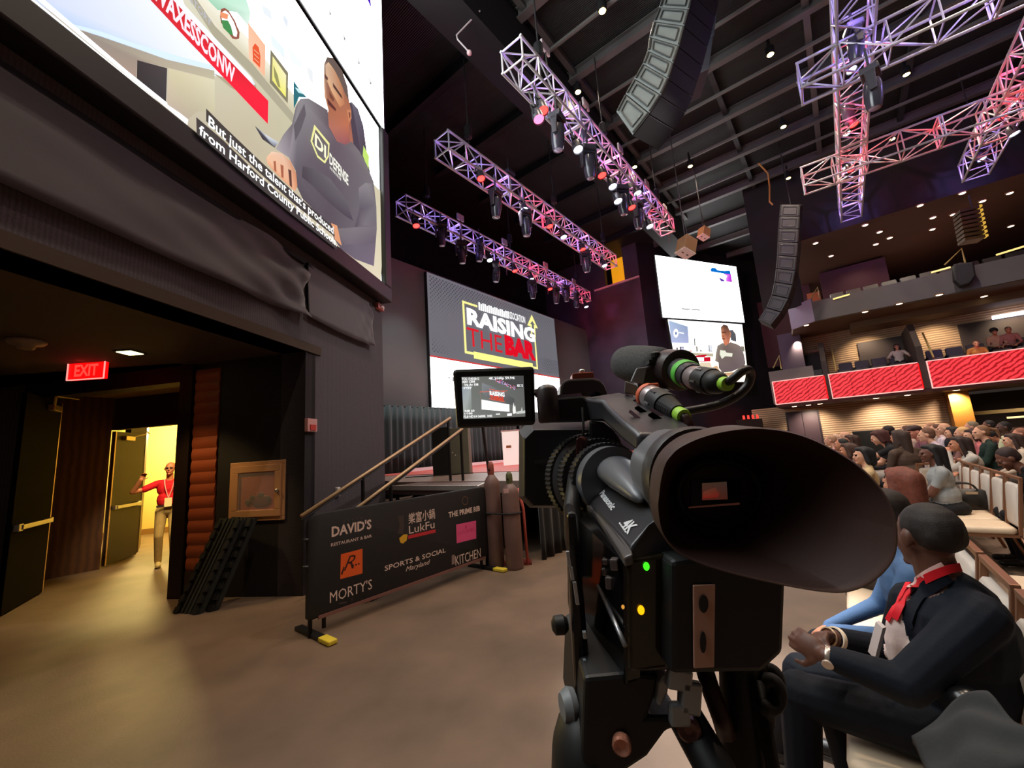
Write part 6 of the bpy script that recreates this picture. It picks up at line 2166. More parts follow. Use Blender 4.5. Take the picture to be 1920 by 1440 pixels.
mb.build('cable', mat('black cable jacket', (34, 27, 26), 0.4), wire, smooth=True)
# lower plug
q0, q1, q2, q3 = at_y(1213, 741, 0.41), at_y(1230, 749, 0.392), at_y(1250, 762, 0.366), at_y(1272, 775, 0.345)
w2 = thing('audio_cable', 'black cable with orange and lime collars plugged in the handle under the microphone', 'cable', q0)
band('orange_collar', q0, q0 + (q1 - q0) * 0.35, 0.0125, M_org, w2)
band('plug_shell', q0 + (q1 - q0) * 0.35, q1, 0.0118, MATS['worn nickel'], w2)
b2 = band('plug_boot', q1, q2, 0.0122, M_camd, w2)
for k in range(6):
    mb = MB(); x_, y_, d_ = frame_of(q2 - q1); c = q1 + (q2 - q1) * 0.4 + (x_ * cos(k * pi / 3) + y_ * sin(k * pi / 3)) * 0.0120
    mb.bar(c - d_ * 0.005, c + d_ * 0.005, 0.003, 0.0015); mb.build('boot_slot', MATS['shiny slot'], b2)
mb = MB()
n_ = 7
d_ = (q3 - q2)
mb.lathe(q2, d_, [(d_.length * k / 14.0, (0.0112 - 0.0035 * k / 14) * (1.0 if k % 2 else 0.93)) for k in range(15)], 20)
mb.build('plug_tail', M_camd, w2)
band('lime_collar', q3, q3 + d_.normalized() * 0.010, 0.0062, M_lime, w2)
mb = MB()
mb.tube(smooth_path([q3 + d_.normalized() * 0.008, at_y(1287, 786, 0.335), at_y(1296, 804, 0.335), at_y(1306, 826, 0.35), at_y(1310, 850, 0.37)]), 0.0038, 10)
mb.build('cable', mat('brown-black cable jacket', (62, 36, 31), 0.42), w2, smooth=True)
mb = MB(); mb.box(at_y(1224, 726, 0.402), (0.011, 0.006, 0.0075)); mb.build('release_tab', M_org, w2, bevel=0.0012)
mb = MB()
mb.prism([at_y(x, y, 0.415) for x, y in ((1188, 750), (1206, 728), (1214, 730), (1214, 755), (1196, 765))], V((0, 0.012, 0)))
mb.build('input_block', M_camd, cam_, bevel=0.001)

# --- tripod
tp = thing('tripod', 'black tripod with grey leg clamp holding the camcorder', 'tripod', V((0.10, 0.36, 0)))
mb = MB()
mb.prism([at_y(x, y, 0.275) for x, y in ((1096, 1270), (1180, 1262), (1238, 1268), (1232, 1300), (1215, 1345), (1280, 1345), (1288, 1362), (1250, 1372), (1215, 1420), (1170, 1450), (1090, 1450))], V((0, 0.10, 0)))
mb.build('head', M_camd, tp, bevel=0.004)
mb = MB()
mb.prism([at_y(x, y, 0.30) for x, y in ((1062, 960), (1082, 960), (1110, 1300), (1120, 1440), (1086, 1450), (1076, 1250))], V((0.004, 0.05, 0)))
mb.build('side_arm', mat('smooth black arm', (22, 19, 20), 0.3), tp, bevel=0.004)
for k, (x, y, h) in enumerate(((1066, 1048, 0.010), (1072, 1075, 0.008), (1080, 1112, 0.014), (1096, 1190, 0.004), (1099, 1255, 0.012), (1101, 1285, 0.010), (1113, 1350, 0.012))):
    mb = MB(); mb.box(at_y(x, y, 0.296), (0.0022, 0.003, h), ax=(V((1, 0, 0.0)), V((0, 1, 0)), V((0.06, 0, -1)))); mb.build('arm_glint', mat('pale glint metal', (196, 200, 206), 0.3, 0.5), tp)  # glints along the arm, put in as thin pale strips
mb = MB(); mb.lathe(at_y(1064, 1170, 0.31), V((-1, -0.1, 0)), [(0, 0.004), (0.003, 0.0065), (0.009, 0.0062), (0.011, 0.003)], 14)
mb.build('side_knob', M_camd, tp, smooth=True, auto=40)
mb = MB(); mb.lathe(at_y(1078, 1322, 0.30), V((-1, -0.2, 0)), [(0, 0.010), (0.004, 0.011), (0.009, 0.008)], 18)
mb.build('grey_knob', mat('grey knob', (120, 124, 126), 0.4), tp, smooth=True, auto=40)
mb = MB(); mb.ball(at_y(1098, 1440, 0.30), (0.022, 0.03, 0.038))
mb.build('bowl', M_camd, tp, smooth=True)
for lab_, x, y, r in (('bolt', 1166, 1391, 0.0055), ('bolt', 1290, 1362, 0.0068)):
    mb = MB(); mb.lathe(at_y(x, y, 0.274), V((-0.3, -1, 0)), [(0, r), (0.004, r), (0.005, r * 0.8), (0.0035, r * 0.35)], 18); mb.build('bolt', mat('copper bolt', (206, 140, 116) if x < 1200 else (120, 84, 78), 0.4, 0.4) if x < 1200 else mat('dull bolt', (112, 78, 74), 0.4, 0.4), tp)
mb = MB()
mb.prism([at_y(x, y, 0.272) for x, y in ((1231, 1322), (1234, 1280), (1246, 1262), (1258, 1268), (1253, 1300), (1240, 1326))], V((0.0, 0.02, 0)))
mb.build('leg_clamp', mat('grey leg clamp', (150, 154, 156), 0.35, 0.3), tp, bevel=0.002)
mb = MB()
for a_, b_ in (((1250, 1268), (1296, 1276)), ((1296, 1276), (1292, 1338)), ((1254, 1338), (1292, 1338))):
    mb.bar(at_y(*a_, 0.27), at_y(*b_, 0.27), 0.006, 0.012)
mb.bar(at_y(1282, 1278, 0.272), at_y(1280, 1336, 0.272), 0.006, 0.006)
mb.build('clamp_frame', MATS['grey leg clamp'], tp, bevel=0.0015)
apex = at_y(1280, 1345, 0.30)
for k, (p, q, r) in enumerate(((at_y(1285, 1345, 0.29), at_y(1345, 1450, 0.262), 0.011), (at_y(1390, 1160, 0.30), at_y(1398, 1450, 0.30), 0.0145), (at_y(1120, 1380, 0.36), at_y(1085, 1470, 0.36), 0.013))):
    e = p + (q - p) * ((p.z - 0.02) / max(1e-6, p.z - q.z))
    hd = V((e.x - p.x, e.y - p.y, 0))
    if hd.length > 0.75:
        e = p + hd * (0.75 / hd.length); e.z = 0.02
    dirq = q
    mb = MB()
    mb.tube([p, q, (q + e) / 2 if hd.length <= 0.75 else (q * 0.5 + e * 0.5), e], [r, r, r * 0.9, r * 0.8], 14)
    lg_ = mb.build('leg', M_camd, tp, smooth=True, auto=40)
    mb = MB(); mb.ball(V((e.x, e.y, 0.022)), 0.022); mb.build('leg_foot', M_rubber, lg_, smooth=True)
mb = MB()
mb.tube([at_y(1322, 1258, 0.30), at_y(1335, 1300, 0.295), at_y(1352, 1345, 0.29), at_y(1362, 1380, 0.29)], 0.006, 8)
mb.build('brace', mat('dark red brown brace', (66, 34, 30), 0.4), tp, smooth=True)
# coiled cable beside the tripod
mb = MB()
pts = []
for k in range(46):
    t_ = k / 45
    q = t_ * 2 * pi * 2.4
    pts.append(at_y(1440 + 17 * cos(q) + 6 * t_, 1262 + 22 * sin(q) + t_ * 48, 0.30 - 0.02 * t_))
pts += [at_y(1440, 1352, 0.285), at_y(1420, 1390, 0.29), at_y(1432, 1420, 0.29), at_y(1455, 1470, 0.28)]
e = pts[-1].copy()
pts += [V((e.x + 0.02, e.y + 0.02, e.z * 0.5)), V((e.x + 0.05, e.y + 0.05, 0.01))]
mb.tube(smooth_path(pts, 3), 0.0042, 8)
tag(mb.build('coiled_cable', M_rubber, smooth=True), 'black cable coiled in loops beside the tripod, next to the seated man', 'cable')
# ================================================================ people
def axes_from(face, up=UP):
    f = V(face).normalized()
    x = f.cross(V(up)).normalized()
    z = x.cross(f)
    return x, f, z            # right, forward, up


class Body:
    """overlapping limbs fused into one continuous skin; every face takes the tag of the limb it lies on"""
    def __init__(s):
        s.p = []

    def cap(s, a, b, r0, r1=None, tag='skin', bias=0.0):
        s.p.append(('c', V(a), V(b), r0, r0 if r1 is None else r1, tag, bias))

    def ell(s, c, r, ax=None, tag='skin', bias=0.0):
        ax = ax or (V((1, 0, 0)), V((0, 1, 0)), V((0, 0, 1)))
        s.p.append(('e', V(c), r, [V(a).normalized() for a in ax], tag, bias))

    def head(s, c, face, up=UP, k=1.0, fine=True):
        X, F, Z = axes_from(face, up)
        at = lambda x, y, z: V(c) + (X * x + F * y + Z * z) * k
        A = (X, F, Z)
        E = lambda p, r, t='skin', b=0.0: s.ell(at(*p), [q * k for q in r], A, t, b)
        E((0, -.012, .025), (.075, .093, .088))
        E((0, .028, -.03), (.061, .066, .084))
        E((0, .044, -.080), (.041, .044, .033))
        s.cap(at(0, .092, .004), at(0, .108, -.026), .010 * k, .014 * k)
        s.cap(at(-.034, .083, .020), at(.034, .083, .020), .013 * k)
        for q in (-1, 1):
            E((q * .036, .070, -.025), (.024, .020, .024))
            E((q * .077, -.006, -.006), (.012, .021, .031))
            E((q * .030, .0865, .003), (.0115, .008, .0065), 'eye', -.003 if fine else -.0005)
            s.cap(at(q * .014, .094, .019), at(q * .046, .084, .021), .0055 * k, None, 'brow' if fine else 'skin', -.001)
        s.cap(at(-.019, .091, -.060), at(.019, .091, -.060), .0085 * k, None, 'lip' if fine else 'skin', -.001)
        E((0, .080, -.100), (.020, .018, .017))
        return at, A

    def hand(s, wrist, fwd, palm_n, side, k=1.0, curl=0.5, tag='skin', fr=0.0085):
        """palm, five fingers with a bend each and a thumb off the side of the palm"""
        F = V(fwd).normalized()
        N = V(palm_n)
        N = (N - F * N.dot(F)).normalized()
        S = F.cross(N) * side
        w = V(wrist)
        s.ell(w + F * .045 * k, (.040 * k, .016 * k, .048 * k), (S, N, F), tag)
        for i, L in enumerate((.070, .078, .073, .058)):
            b = w + F * (.080 - .006 * abs(i - 1.2)) * k + S * (.030 - .020 * i) * k
            d1 = (F * cos(curl * .7) + N * sin(curl * .7)).normalized()
            d2 = (F * cos(curl * 1.7) + N * sin(curl * 1.7)).normalized()
            m = b + d1 * L * .5 * k
            s.cap(b, m, fr * k * 1.05, fr * k, tag)
            s.cap(m, m + d2 * L * .5 * k, fr * k, fr * k * .85, tag)
        b = w + F * .025 * k + S * .034 * k
        m = b + (F * .55 + S * .65 + N * .35).normalized() * .040 * k
        s.cap(b, m, fr * 1.3 * k, fr * 1.15 * k, tag)
        s.cap(m, m + (F * .85 + S * .15 + N * .45).normalized() * .032 * k, fr * 1.1 * k, fr * .9 * k, tag)

    def mesh(s, name, voxel, tags, smooth_it=3):
        mb = MB()
        for p in s.p:
            if p[0] == 'c':
                _, a, b, r0, r1, t, bi = p
                d = b - a
                if d.length < 1e-5:
                    mb.ball(a, r0, 12, 7)
                    continue
                x, y, d_ = frame_of(d)
                prof = [(-r0 * cos(q), r0 * sin(q)) for q in (0.12, 0.55, 1.05)] + [(0, r0), (d.length, r1)] + [(d.length + r1 * cos(q), r1 * sin(q)) for q in (1.05, 0.55, 0.12)]
                mb.lathe(a, d, prof, 12)
            else:
                mb.ball(p[1], tuple(p[2]), 14, 8, ax=p[3])
        me = bpy.data.meshes.new('limbs')
        me.from_pydata([tuple(v) for v in mb.v], [], mb.f)
        o = bpy.data.objects.new('limbs', me)
        COL.objects.link(o)
        r = o.modifiers.new('fuse', 'REMESH')
        r.mode = 'VOXEL'
        r.voxel_size = voxel
        sm = o.modifiers.new('soften', 'SMOOTH')
        sm.factor = 0.5
        sm.iterations = smooth_it
        bpy.context.view_layer.update()
        dg = bpy.context.evaluated_depsgraph_get()
        out = bpy.data.meshes.new_from_object(o.evaluated_get(dg))
        bpy.data.objects.remove(o)
        bpy.data.meshes.remove(me)
        out.name = name
        n = len(out.polygons)
        c = np.empty(n * 3)
        out.polygons.foreach_get('center', c)
        c = c.reshape(-1, 3)
        best = np.full(n, 1e9)
        idx = np.zeros(n, dtype=np.int32)
        for p in s.p:
            t = tags.index(p[5] if p[0] == 'c' else p[4])
            if p[0] == 'c':
                _, a, b, r0, r1, tg, bi = p
                a_, d = np.array(a), np.array(b - a)
                L2 = max(1e-9, d.dot(d))
                u = np.clip(((c - a_) @ d) / L2, 0, 1)
                ds = np.linalg.norm(c - a_ - u[:, None] * d, axis=1) - (r0 + (r1 - r0) * u) + bi
            else:
                _, ce, rr, ax, tg, bi = p
                q = c - np.array(ce)
                k = np.stack([(q @ np.array(ax[i])) / rr[i] for i in range(3)], 1)
                ln = np.linalg.norm(k, axis=1)
                g = np.linalg.norm(np.stack([(k[:, i] / rr[i]) for i in range(3)], 1), axis=1)
                ds = (ln - 1) * ln / np.maximum(1e-6, g) + bi
            w = ds < best
            best[w] = ds[w]
            idx[w] = t
        out.materials.clear()
        for t in tags:
            out.materials.append(None)
        out.polygons.foreach_set('material_index', idx)
        out.polygons.foreach_set('use_smooth', [True] * n)
        out.update()
        return out


def ik(a, b, l1, l2, pole):
    """middle joint between a and b"""
    d = b - a
    L = min(d.length, (l1 + l2) * 0.999)
    dn = d.normalized()
    x = (l1 * l1 - l2 * l2 + L * L) / (2 * L)
    h = sqrt(max(0, l1 * l1 - x * x))
    pv = V(pole) - dn * V(pole).dot(dn)
    return a + dn * x + pv.normalized() * h


TAGS = ['skin', 'top', 'bottom', 'shoe', 'eye', 'lip', 'brow', 'sleeve', 'extra']


def cloth(c):
    return mat('cloth %d %d %d' % c, c, 0.75, noise=(14, 0.10), bump=(90, 0.10), spec=0.25)


def skin(c):
    return mat('skin %d %d %d' % c, c, 0.5, noise=(30, 0.05))


def hairm(c):
    return mat('hair %d %d %d' % c, c, 0.7, noise=(60, 0.25), bump=(220, 0.18))


def finish(root, me, sk, top, bot, shoe=(30, 26, 26), sleeve=None, extra=None, world=False):
    if world:
        me.transform(Matrix.Translation(-root.location))
    o = bpy.data.objects.new('body', me)
    COL.objects.link(o)
    o.parent = root
    lipc = (max(0, sk[0] - 10), int(sk[1] * 0.72), int(sk[2] * 0.72))
    ms = [skin(sk), cloth(top), cloth(bot), mat('shoe %d' % shoe[0], shoe, 0.4), mat('dark eye', (24, 18, 16), 0.2), skin(lipc),
          mat('brow %d' % (sk[0] // 3), (sk[0] // 3, sk[1] // 4, sk[2] // 5), 0.7), cloth(sleeve or top), cloth(extra or top)]
    for i, m in enumerate(ms):
        me.materials[i] = m
    return o


def hair_mesh(style, at, A, k, name='hair', voxel=0.012):
    h = Body()
    E = lambda p, r: h.ell(at(*p), [q * k for q in r], A)
    C = lambda a, b, r0, r1: h.cap(at(*a), at(*b), r0 * k, r1 * k)
    if style == 'cropped':
        E((0, -.020, .032), (.0785, .093, .087))
        E((0, -.060, .012), (.072, .046, .052))
    elif style == 'bald':
        C((-.074, -.045, .015), (.074, -.045, .015), .018, .018)
        E((0, -.075, .0), (.066, .035, .05))
    else:
        E((0, -.028, .040), (.082, .096, .085))
        E((0, -.055, .0), (.078, .065, .075))
    if style in ('long', 'braids'):
        for q in (-1, 1):
            C((q * .062, -.01, .06), (q * .082, -.03, -.06), .030, .030)
            C((q * .082, -.03, -.06), (q * .088, -.055, -.24 if style == 'long' else -.40), .032, .026)
        C((0, -.09, .03), (0, -.115, -.25 if style == 'long' else -.45), .075, .055)
        E((0, .030, .082), (.060, .048, .034))
    if style == 'bob':
        for q in (-1, 1):
            C((q * .062, .0, .06), (q * .080, -.02, -.09), .028, .032)
        C((0, -.08, .03), (0, -.085, -.10), .075, .065)
        E((0, .030, .082), (.060, .048, .034))
    if style == 'ponytail':
        C((0, -.11, .05), (0, -.20, .03), .030, .032)
        C((0, -.20, .03), (0, -.23, -.12), .032, .014)
    if style == 'afro':
        E((0, -.03, .06), (.115, .125, .11))
    if style == 'cap':
        E((0, .0, .060), (.084, .104, .066))
        E((0, .10, .048), (.07, .06, .012))
    me = h.mesh(name, voxel * k, ['skin'], 2)
    return me


def add_hair(root, style, at, A, k, c, voxel=0.012, world=False):
    me = hair_mesh(style, at, A, k, 'hair', voxel)
    if world:
        me.transform(Matrix.Translation(-root.location))
    me.materials[0] = hairm(c)
    o = bpy.data.objects.new('hair', me)
    COL.objects.link(o)
    o.parent = root
    return o


def seated_person(label, pos, rz, sk, top, bot, hair, hc, lean=0.12, hyaw=0.0, hpitch=0.0, handL=(-.10, .34, .66), handR=(.10, .34, .66), short=False, k=1.0, fat=1.0, voxel=0.0125, shoe=(30, 26, 26), group=None):
    t = thing('person', label, 'person', pos, rz, group)
    b = Body()
    arm = 'skin' if short else 'top'
    cl, sl = cos(lean), sin(lean)
    def up_(x, y, z):                      # upper-body point bent forward about the hip
        zz = z - .58
        return V((x, y * cl + zz * sl, .58 + zz * cl - y * sl)) * k
    low = lambda x, y, z: V((x, y, z)) * k
    b.ell(low(0, -.02, .58), (.175 * fat * k, .145 * fat * k, .11 * k), None, 'bottom')
    b.ell(up_(0, .01, .74), (.155 * fat * k, .125 * fat * k, .17 * k), None, 'top')
    b.ell(up_(0, 0, .93), (.168 * fat ** .5 * k, .115 * fat ** .5 * k, .165 * k), None, 'top')
    b.cap(up_(-.15, -.015, 1.035), up_(.15, -.015, 1.035), .062 * k, None, 'top')
    b.cap(up_(0, -.01, 1.07), up_(0, .012, 1.17), .054 * k, .050 * k, 'skin')
    b.cap(up_(-.05, -.02, 1.085), up_(.05, -.02, 1.085), .045 * k, None, 'top')
    for q, hd in ((-1, handL), (1, handR)):
        b.cap(low(q * .09, .0, .57), low(q * .12, .43, .565), .088 * fat ** .5 * k, .066 * k, 'bottom')
        b.cap(low(q * .12, .43, .56), low(q * .12, .40, .12), .062 * k, .042 * k, 'bottom')
        b.cap(low(q * .12, .38, .055), low(q * .135, .56, .045), .042 * k, .036 * k, 'shoe')
        S_ = up_(q * .185, -.015, 1.02)
        H_ = V(hd) * k
        El = ik(S_, H_, .285 * k, .265 * k, (q * .6, -.35, -.8))
        b.cap(S_, S_ + (El - S_) * .62, .058 * fat ** .5 * k, .050 * k, 'top')
        b.cap(S_ + (El - S_) * .55, El, .049 * k, .043 * k, arm)
        b.cap(El, H_, .043 * k, .029 * k, arm)
        fw = (H_ - El).normalized()
        b.hand(H_, fw + V((-q * .2, 0, -.15)), (-q * .3, 0, -1), -q, k, 0.5, 'skin', .0095)
    hcn = up_(0, .03, 1.252)
    face = V((sin(-hyaw) * cos(hpitch), cos(hyaw) * cos(hpitch), sin(hpitch)))
    at, A = b.head(hcn, face, UP, k, voxel < 0.0105)
    me = b.mesh('body', voxel, TAGS)
    finish(t, me, sk, top, bot, shoe)
    if hair:
        add_hair(t, hair, at, A, k, hc)
    return t


# ---------------------------------------------------------------- the man in the navy suit
NAVY = (13, 19, 30)
hero = thing('person', 'man in navy suit and red lanyard seated beside the tripod, hands clasped', 'person', V((1.36, 1.5, 0)))
hb = Body()
J = dict(head=at_y(1738, 1006, 1.47), neck=at_y(1765, 1085, 1.46), Lsh=at_y(1838, 1160, 1.345), Rsh=at_y(1712, 1128, 1.63), Lelb=at_y(1700, 1285, 1.385), Lwr=at_y(1556, 1232, 1.50), Rwr=at_y(1562, 1196, 1.62), Relb=at_y(1680, 1225, 1.69),
         Lhip=at_y(1800, 1350, 1.44), Rhip=at_y(1730, 1305, 1.70), Lknee=at_y(1500, 1300, 1.70), Rknee=at_y(1503, 1262, 1.95), Lank=at_y(1507, 1530, 1.74), Rank=at_y(1462, 1385, 2.20))
J['Lhip'].z = 0.575; J['Rhip'].z = 0.575; J['Lank'].z = 0.11; J['Rank'].z = 0.11
FWD = SD.copy(); SIDE = UD.copy()
pel = (J['Lhip'] + J['Rhip']) / 2 - FWD * 0.02
che = (J['Lsh'] + J['Rsh']) / 2
AXT = (SIDE, FWD, UP)
hb.ell(pel, (.175, .145, .12), AXT, 'bottom')
bel = pel * 0.52 + che * 0.48
trunk = (che - pel).normalized()
AXB = (SIDE, SIDE.cross(trunk) * -1, trunk)
hb.ell(bel - UP * 0.03 - FWD * 0.015, (.180, .145, .20), AXB, 'top')
hb.ell(che - UP * 0.07 - FWD * 0.03, (.178, .135, .17), AXB, 'top')
hb.cap(J['Lsh'] + SIDE * .02, J['Rsh'] - SIDE * .02, .074, .070, 'top')
hb.cap(che - FWD * .07 + UP * .02, J['neck'] - FWD * .03 - UP * .035, .075, .068, 'top')
hb.cap(J['neck'] - UP * .05, J['head'] - UP * .05, .060, .056, 'skin')
hb.ell(bel + FWD * .052 + UP * .045 - SIDE * .02, (.062, .100, .17), AXB, 'extra', -.002)
for s_, side in (('L', -1), ('R', 1)):
    sh, el, wr = J[s_ + 'sh'], J[s_ + 'elb'], J[s_ + 'wr']
    hb.cap(sh, el, .068, .058, 'top')
    hb.cap(el, el + (wr - el) * .90, .057, .040, 'top')
    hb.cap(el + (wr - el) * .9, wr + (wr - el).normalized() * .010, .031, .028, 'skin')
    hp_, kn, an = J[s_ + 'hip'], J[s_ + 'knee'], J[s_ + 'ank']
    hb.cap(hp_, kn, .094, .072, 'bottom')
    hb.cap(kn, kn + UP * 0.012, .070, .066, 'bottom')
    hb.cap(kn, an, .068, .052, 'bottom')
    hb.cap(an - UP * .05 - FWD * .02, an - UP * .062 + FWD * .18, .044, .038, 'shoe')
# clasped hands: near hand over the far one, fingers curled round
lf = (J['Lwr'] - J['Lelb']).normalized()
rf = (J['Rwr'] - J['Relb']).normalized()
hb.hand(J['Lwr'] + lf * .012, lf + SIDE * .35 + UP * .12, SIDE * 1.0 - UP * .35, 1, 1.02, 0.85, 'skin', .0088)
hb.hand(J['Rwr'] + rf * .012, rf - SIDE * .45 + UP * .05, -SIDE * 1.0 - UP * .45, -1, 1.02, 0.8, 'skin', .0088)
HF = V((0.02, 0.99, 0.02))
at, A = hb.head(J['head'], HF, (0.06, -0.10, 1), 0.97)
me = hb.mesh('body', 0.0058, TAGS, 3)
finish(hero, me, (96, 60, 46), NAVY, (13, 17, 26), (26, 22, 22), None, (240, 214, 206), True)
add_hair(hero, 'cropped', at, A, 0.975, (30, 22, 19), 0.008, True)
# lanyard, lapel, cuffs and watch, laid on the body surface
from mathutils.bvhtree import BVHTree
_bm = bmesh.new(); _bm.from_mesh(me); _bv = BVHTree.FromBMesh(_bm)
def onbody(x, y, lift):
    d = ray(x, y).normalized()
    h, n, _, _ = _bv.ray_cast(CAM - hero.location, d)
    if h is None:
        return None
    n = n if n.dot(d) < 0 else -n
    return h + hero.location + n * lift, n
M_lan = mat('red lanyard ribbon', (226, 18, 36), 0.55)
def ribbon(pts, w, nrm, m, name, parent, th=0.002):
    mb = MB()
    R = []
    P = smooth_path(pts, 6)
    nn = [V(nrm)] * len(P) if not isinstance(nrm, list) else None
    if nn is None:
        L = len(nrm)
        nn = [nrm[min(L - 2, k // 6)].lerp(nrm[min(L - 1, k // 6 + 1)], (k % 6) / 6.0) for k in range(len(P))]
    for i, p in enumerate(P):
        tdir = (P[min(i + 1, len(P) - 1)] - P[max(i - 1, 0)]).normalized()
        s_ = tdir.cross(nn[i]).normalized()
        n = s_.cross(tdir)
        R.append([p - s_ * w / 2 - n * th, p + s_ * w / 2 - n * th, p + s_ * w / 2 + n * th, p - s_ * w / 2 + n * th])
    mb.loft(R)
    return mb.build(name, m, parent, smooth=True, auto=40)
def strip(px_pts, w, m, name, lift=0.004, th=0.0015, dense=5):
    q = []
    for (x0, y0), (x1, y1) in zip(px_pts[:-1], px_pts[1:]):
        for k in range(dense):
            q.append((x0 + (x1 - x0) * k / dense, y0 + (y1 - y0) * k / dense))
    q.append(px_pts[-1])
    hits = [onbody(x, y, lift) for x, y in q]
    hits = [h for h in hits if h]
    if len(hits) < 3:
        return None
    P = [h[0] for h in hits]
    for _ in range(3):
        P = [P[0]] + [(P[k - 1] + P[k] * 2 + P[k + 1]) / 4 for k in range(1, len(P) - 1)] + [P[-1]]
    return ribbon(P[::2], w, [h[1] for h in hits][::2], m, name, hero, th)
strip([(1800, 1062), (1775, 1066), (1745, 1080), (1718, 1100), (1696, 1130), (1680, 1160)], 0.024, M_lan, 'lanyard', 0.008)
strip([(1706, 1096), (1692, 1122), (1676, 1150), (1666, 1168)], 0.018, M_lan, 'lanyard', 0.008)
strip([(1775, 1078), (1752, 1092), (1732, 1112), (1714, 1145), (1704, 1172)], 0.040, cloth((15, 21, 33)), 'lapel', 0.005, 0.002)
strip([(1768, 1060), (1745, 1072), (1722, 1090), (1708, 1104)], 0.022, cloth((246, 200, 190)), 'collar', 0.006, 0.002)
mb = MB()
mb.prism([at_y(x, y, 1.49) for x, y in ((1655, 1178), (1662, 1176), (1648, 1232), (1640, 1236))], V((0.02, 0.05, 0)))
mb.build('badge', mat('grey badge card', (190, 176, 172), 0.4), hero)
def cuff(p, d, r, w, m, name, parent, n=22):
    mb = MB(); mb.lathe(V(p) - V(d) * w / 2, d, [(0, r * .97), (w * .15, r), (w * .85, r), (w, r * .97), (w, r * .86), (0, r * .86)], n)
    return mb.build(name, m, parent, smooth=True, auto=40)
wd = cuff(J['Lwr'] + lf * 0.004, lf, .0335, .018, mat('polished steel bracelet', (206, 190, 176), 0.25, 0.7), 'wrist_watch', hero)
mb = MB(); nrm = (V((-0.15, -0.75, -0.35)) - lf * V((-0.15, -0.75, -0.35)).dot(lf)).normalized()
mb.lathe(J['Lwr'] + lf * 0.004 + nrm * .031, nrm, [(0, .0155), (.006, .0165), (.008, .014)], 20); mb.build('watch_case', mat('pale watch dial', (226, 206, 190), 0.25, 0.4), wd)
cuff(J['Rwr'] - rf * 0.012, rf, .0385, .016, cloth((250, 226, 200)), 'shirt_cuff', hero)
cuff(J['Rwr'] + rf * 0.022, rf, .0315, .008, mat('pale bangle', (236, 206, 170), 0.35, 0.3), 'bracelet', hero)

# ---------------------------------------------------------------- man in red shirt at the lit doorway
def standing_red():
    p0 = V((-6.22, 7.45, 0))
    t = thing('person', 'man in red polo shirt and khakis walking in through the lit doorway, hand raised', 'person', p0)
    F = V((0.62, -0.78, 0)).normalized()
    X = V((0.78, 0.62, 0)).normalized()     # towards screen right: his left
    def q(x, y, z):
        return p0 + X * x + F * y + UP * z
    b = Body()
    AX = (X, F, UP)
    b.ell(q(0, 0, .95), (.165, .12, .13), AX, 'bottom')
    b.ell(q(0, .015, 1.12), (.165, .125, .18), AX, 'top')
    b.ell(q(0, 0, 1.31), (.175, .115, .16), AX, 'top')
    b.cap(q(-.15, 0, 1.41), q(.15, 0, 1.41), .062, None, 'top')
    b.cap(q(0, 0, 1.45), q(0, .015, 1.56), .055, .052)
    for s_, kx, ky, ax_, ay, az_ in ((-1, -.10, .09, -.09, .02, .10), (1, .10, .16, .12, .14, .12)):
        b.cap(q(s_ * .085, 0, .93), q(kx, ky, .52), .092, .066, 'bottom')
        b.cap(q(kx, ky, .52), q(ax_, ay, az_), .066, .052, 'bottom')
        b.cap(q(ax_, ay - .03, .05), q(ax_ + .01, ay + .16, .045), .046, .040, 'shoe')
    # right arm (screen left) raised, left arm hanging
    b.cap(q(-.18, 0, 1.40), q(-.33, .08, 1.33), .062, .056, 'top')
    b.cap(q(-.30, .07, 1.34), q(-.47, .12, 1.30), .045, .041)
    b.cap(q(-.47, .12, 1.30), q(-.37, .24, 1.50), .041, .030)
    b.hand(q(-.37, .24, 1.50), X * .35 + F * .15 + UP * .8, F * 0.8 + UP * -.3, 1, 1.0, 0.7)
    b.cap(q(.18, 0, 1.40), q(.25, -.02, 1.22), .062, .056, 'top')
    b.cap(q(.25, -.02, 1.22), q(.27, -.02, 1.12), .046, .043)
    b.cap(q(.27, -.02, 1.12), q(.27, .08, .88), .042, .030)
    b.hand(q(.27, .08, .88), F * .2 - UP, -X, -1, 1.0, 0.6)
    at, A = b.head(q(0, .03, 1.66), F * 1.0 - X * 0.18, UP, 1.0)
    me = b.mesh('body', 0.0085, TAGS)
    finish(t, me, (206, 128, 78), (214, 26, 34), (176, 146, 88), (196, 172, 110), None, None, True)
    add_hair(t, 'bald', at, A, 1.0, (70, 54, 38), 0.01, True)
    mb = MB(); mb.bar(q(-.155, .135, 1.02), q(.155, .135, 1.02), .012, .035, upv=UP); mb.build('belt', mat('dark belt', (44, 26, 20), 0.5), t)
    ribbon([q(-.07, .09, 1.49), q(-.055, .135, 1.36), q(-.02, .145, 1.22), q(.0, .15, 1.16)], .014, F, mat('pinkish lanyard', (236, 150, 130), 0.5), 'lanyard', t)
    ribbon([q(.07, .09, 1.49), q(.055, .135, 1.36), q(.02, .145, 1.22), q(.0, .15, 1.16)], .014, F, MATS['pinkish lanyard'], 'lanyard', t)
    mb = MB(); c = q(0, .158, 1.08); mb.box(c, (.10, .006, .15), ax=AX); mb.build('badge', mat('cream badge card', (250, 224, 160), 0.5, emit=0.0), t)
    mb = MB()
    for sgn in (-1, 1):
        e = [at(sgn * (.030 + .021 * cos(w)), .099, .003 + .016 * sin(w)) for w in [pi * k / 5 for k in range(10)]]
        mb.tube(e + [e[0]], .0022, 5)
        mb.tube([at(sgn * .05, .097, .005), at(sgn * .077, .01, .005)], .002, 5)
    mb.tube([at(-.010, .101, .006), at(.010, .101, .006)], .002, 5)
    mb.build('glasses', mat('dark spectacle frame', (50, 34, 26), 0.3), t)
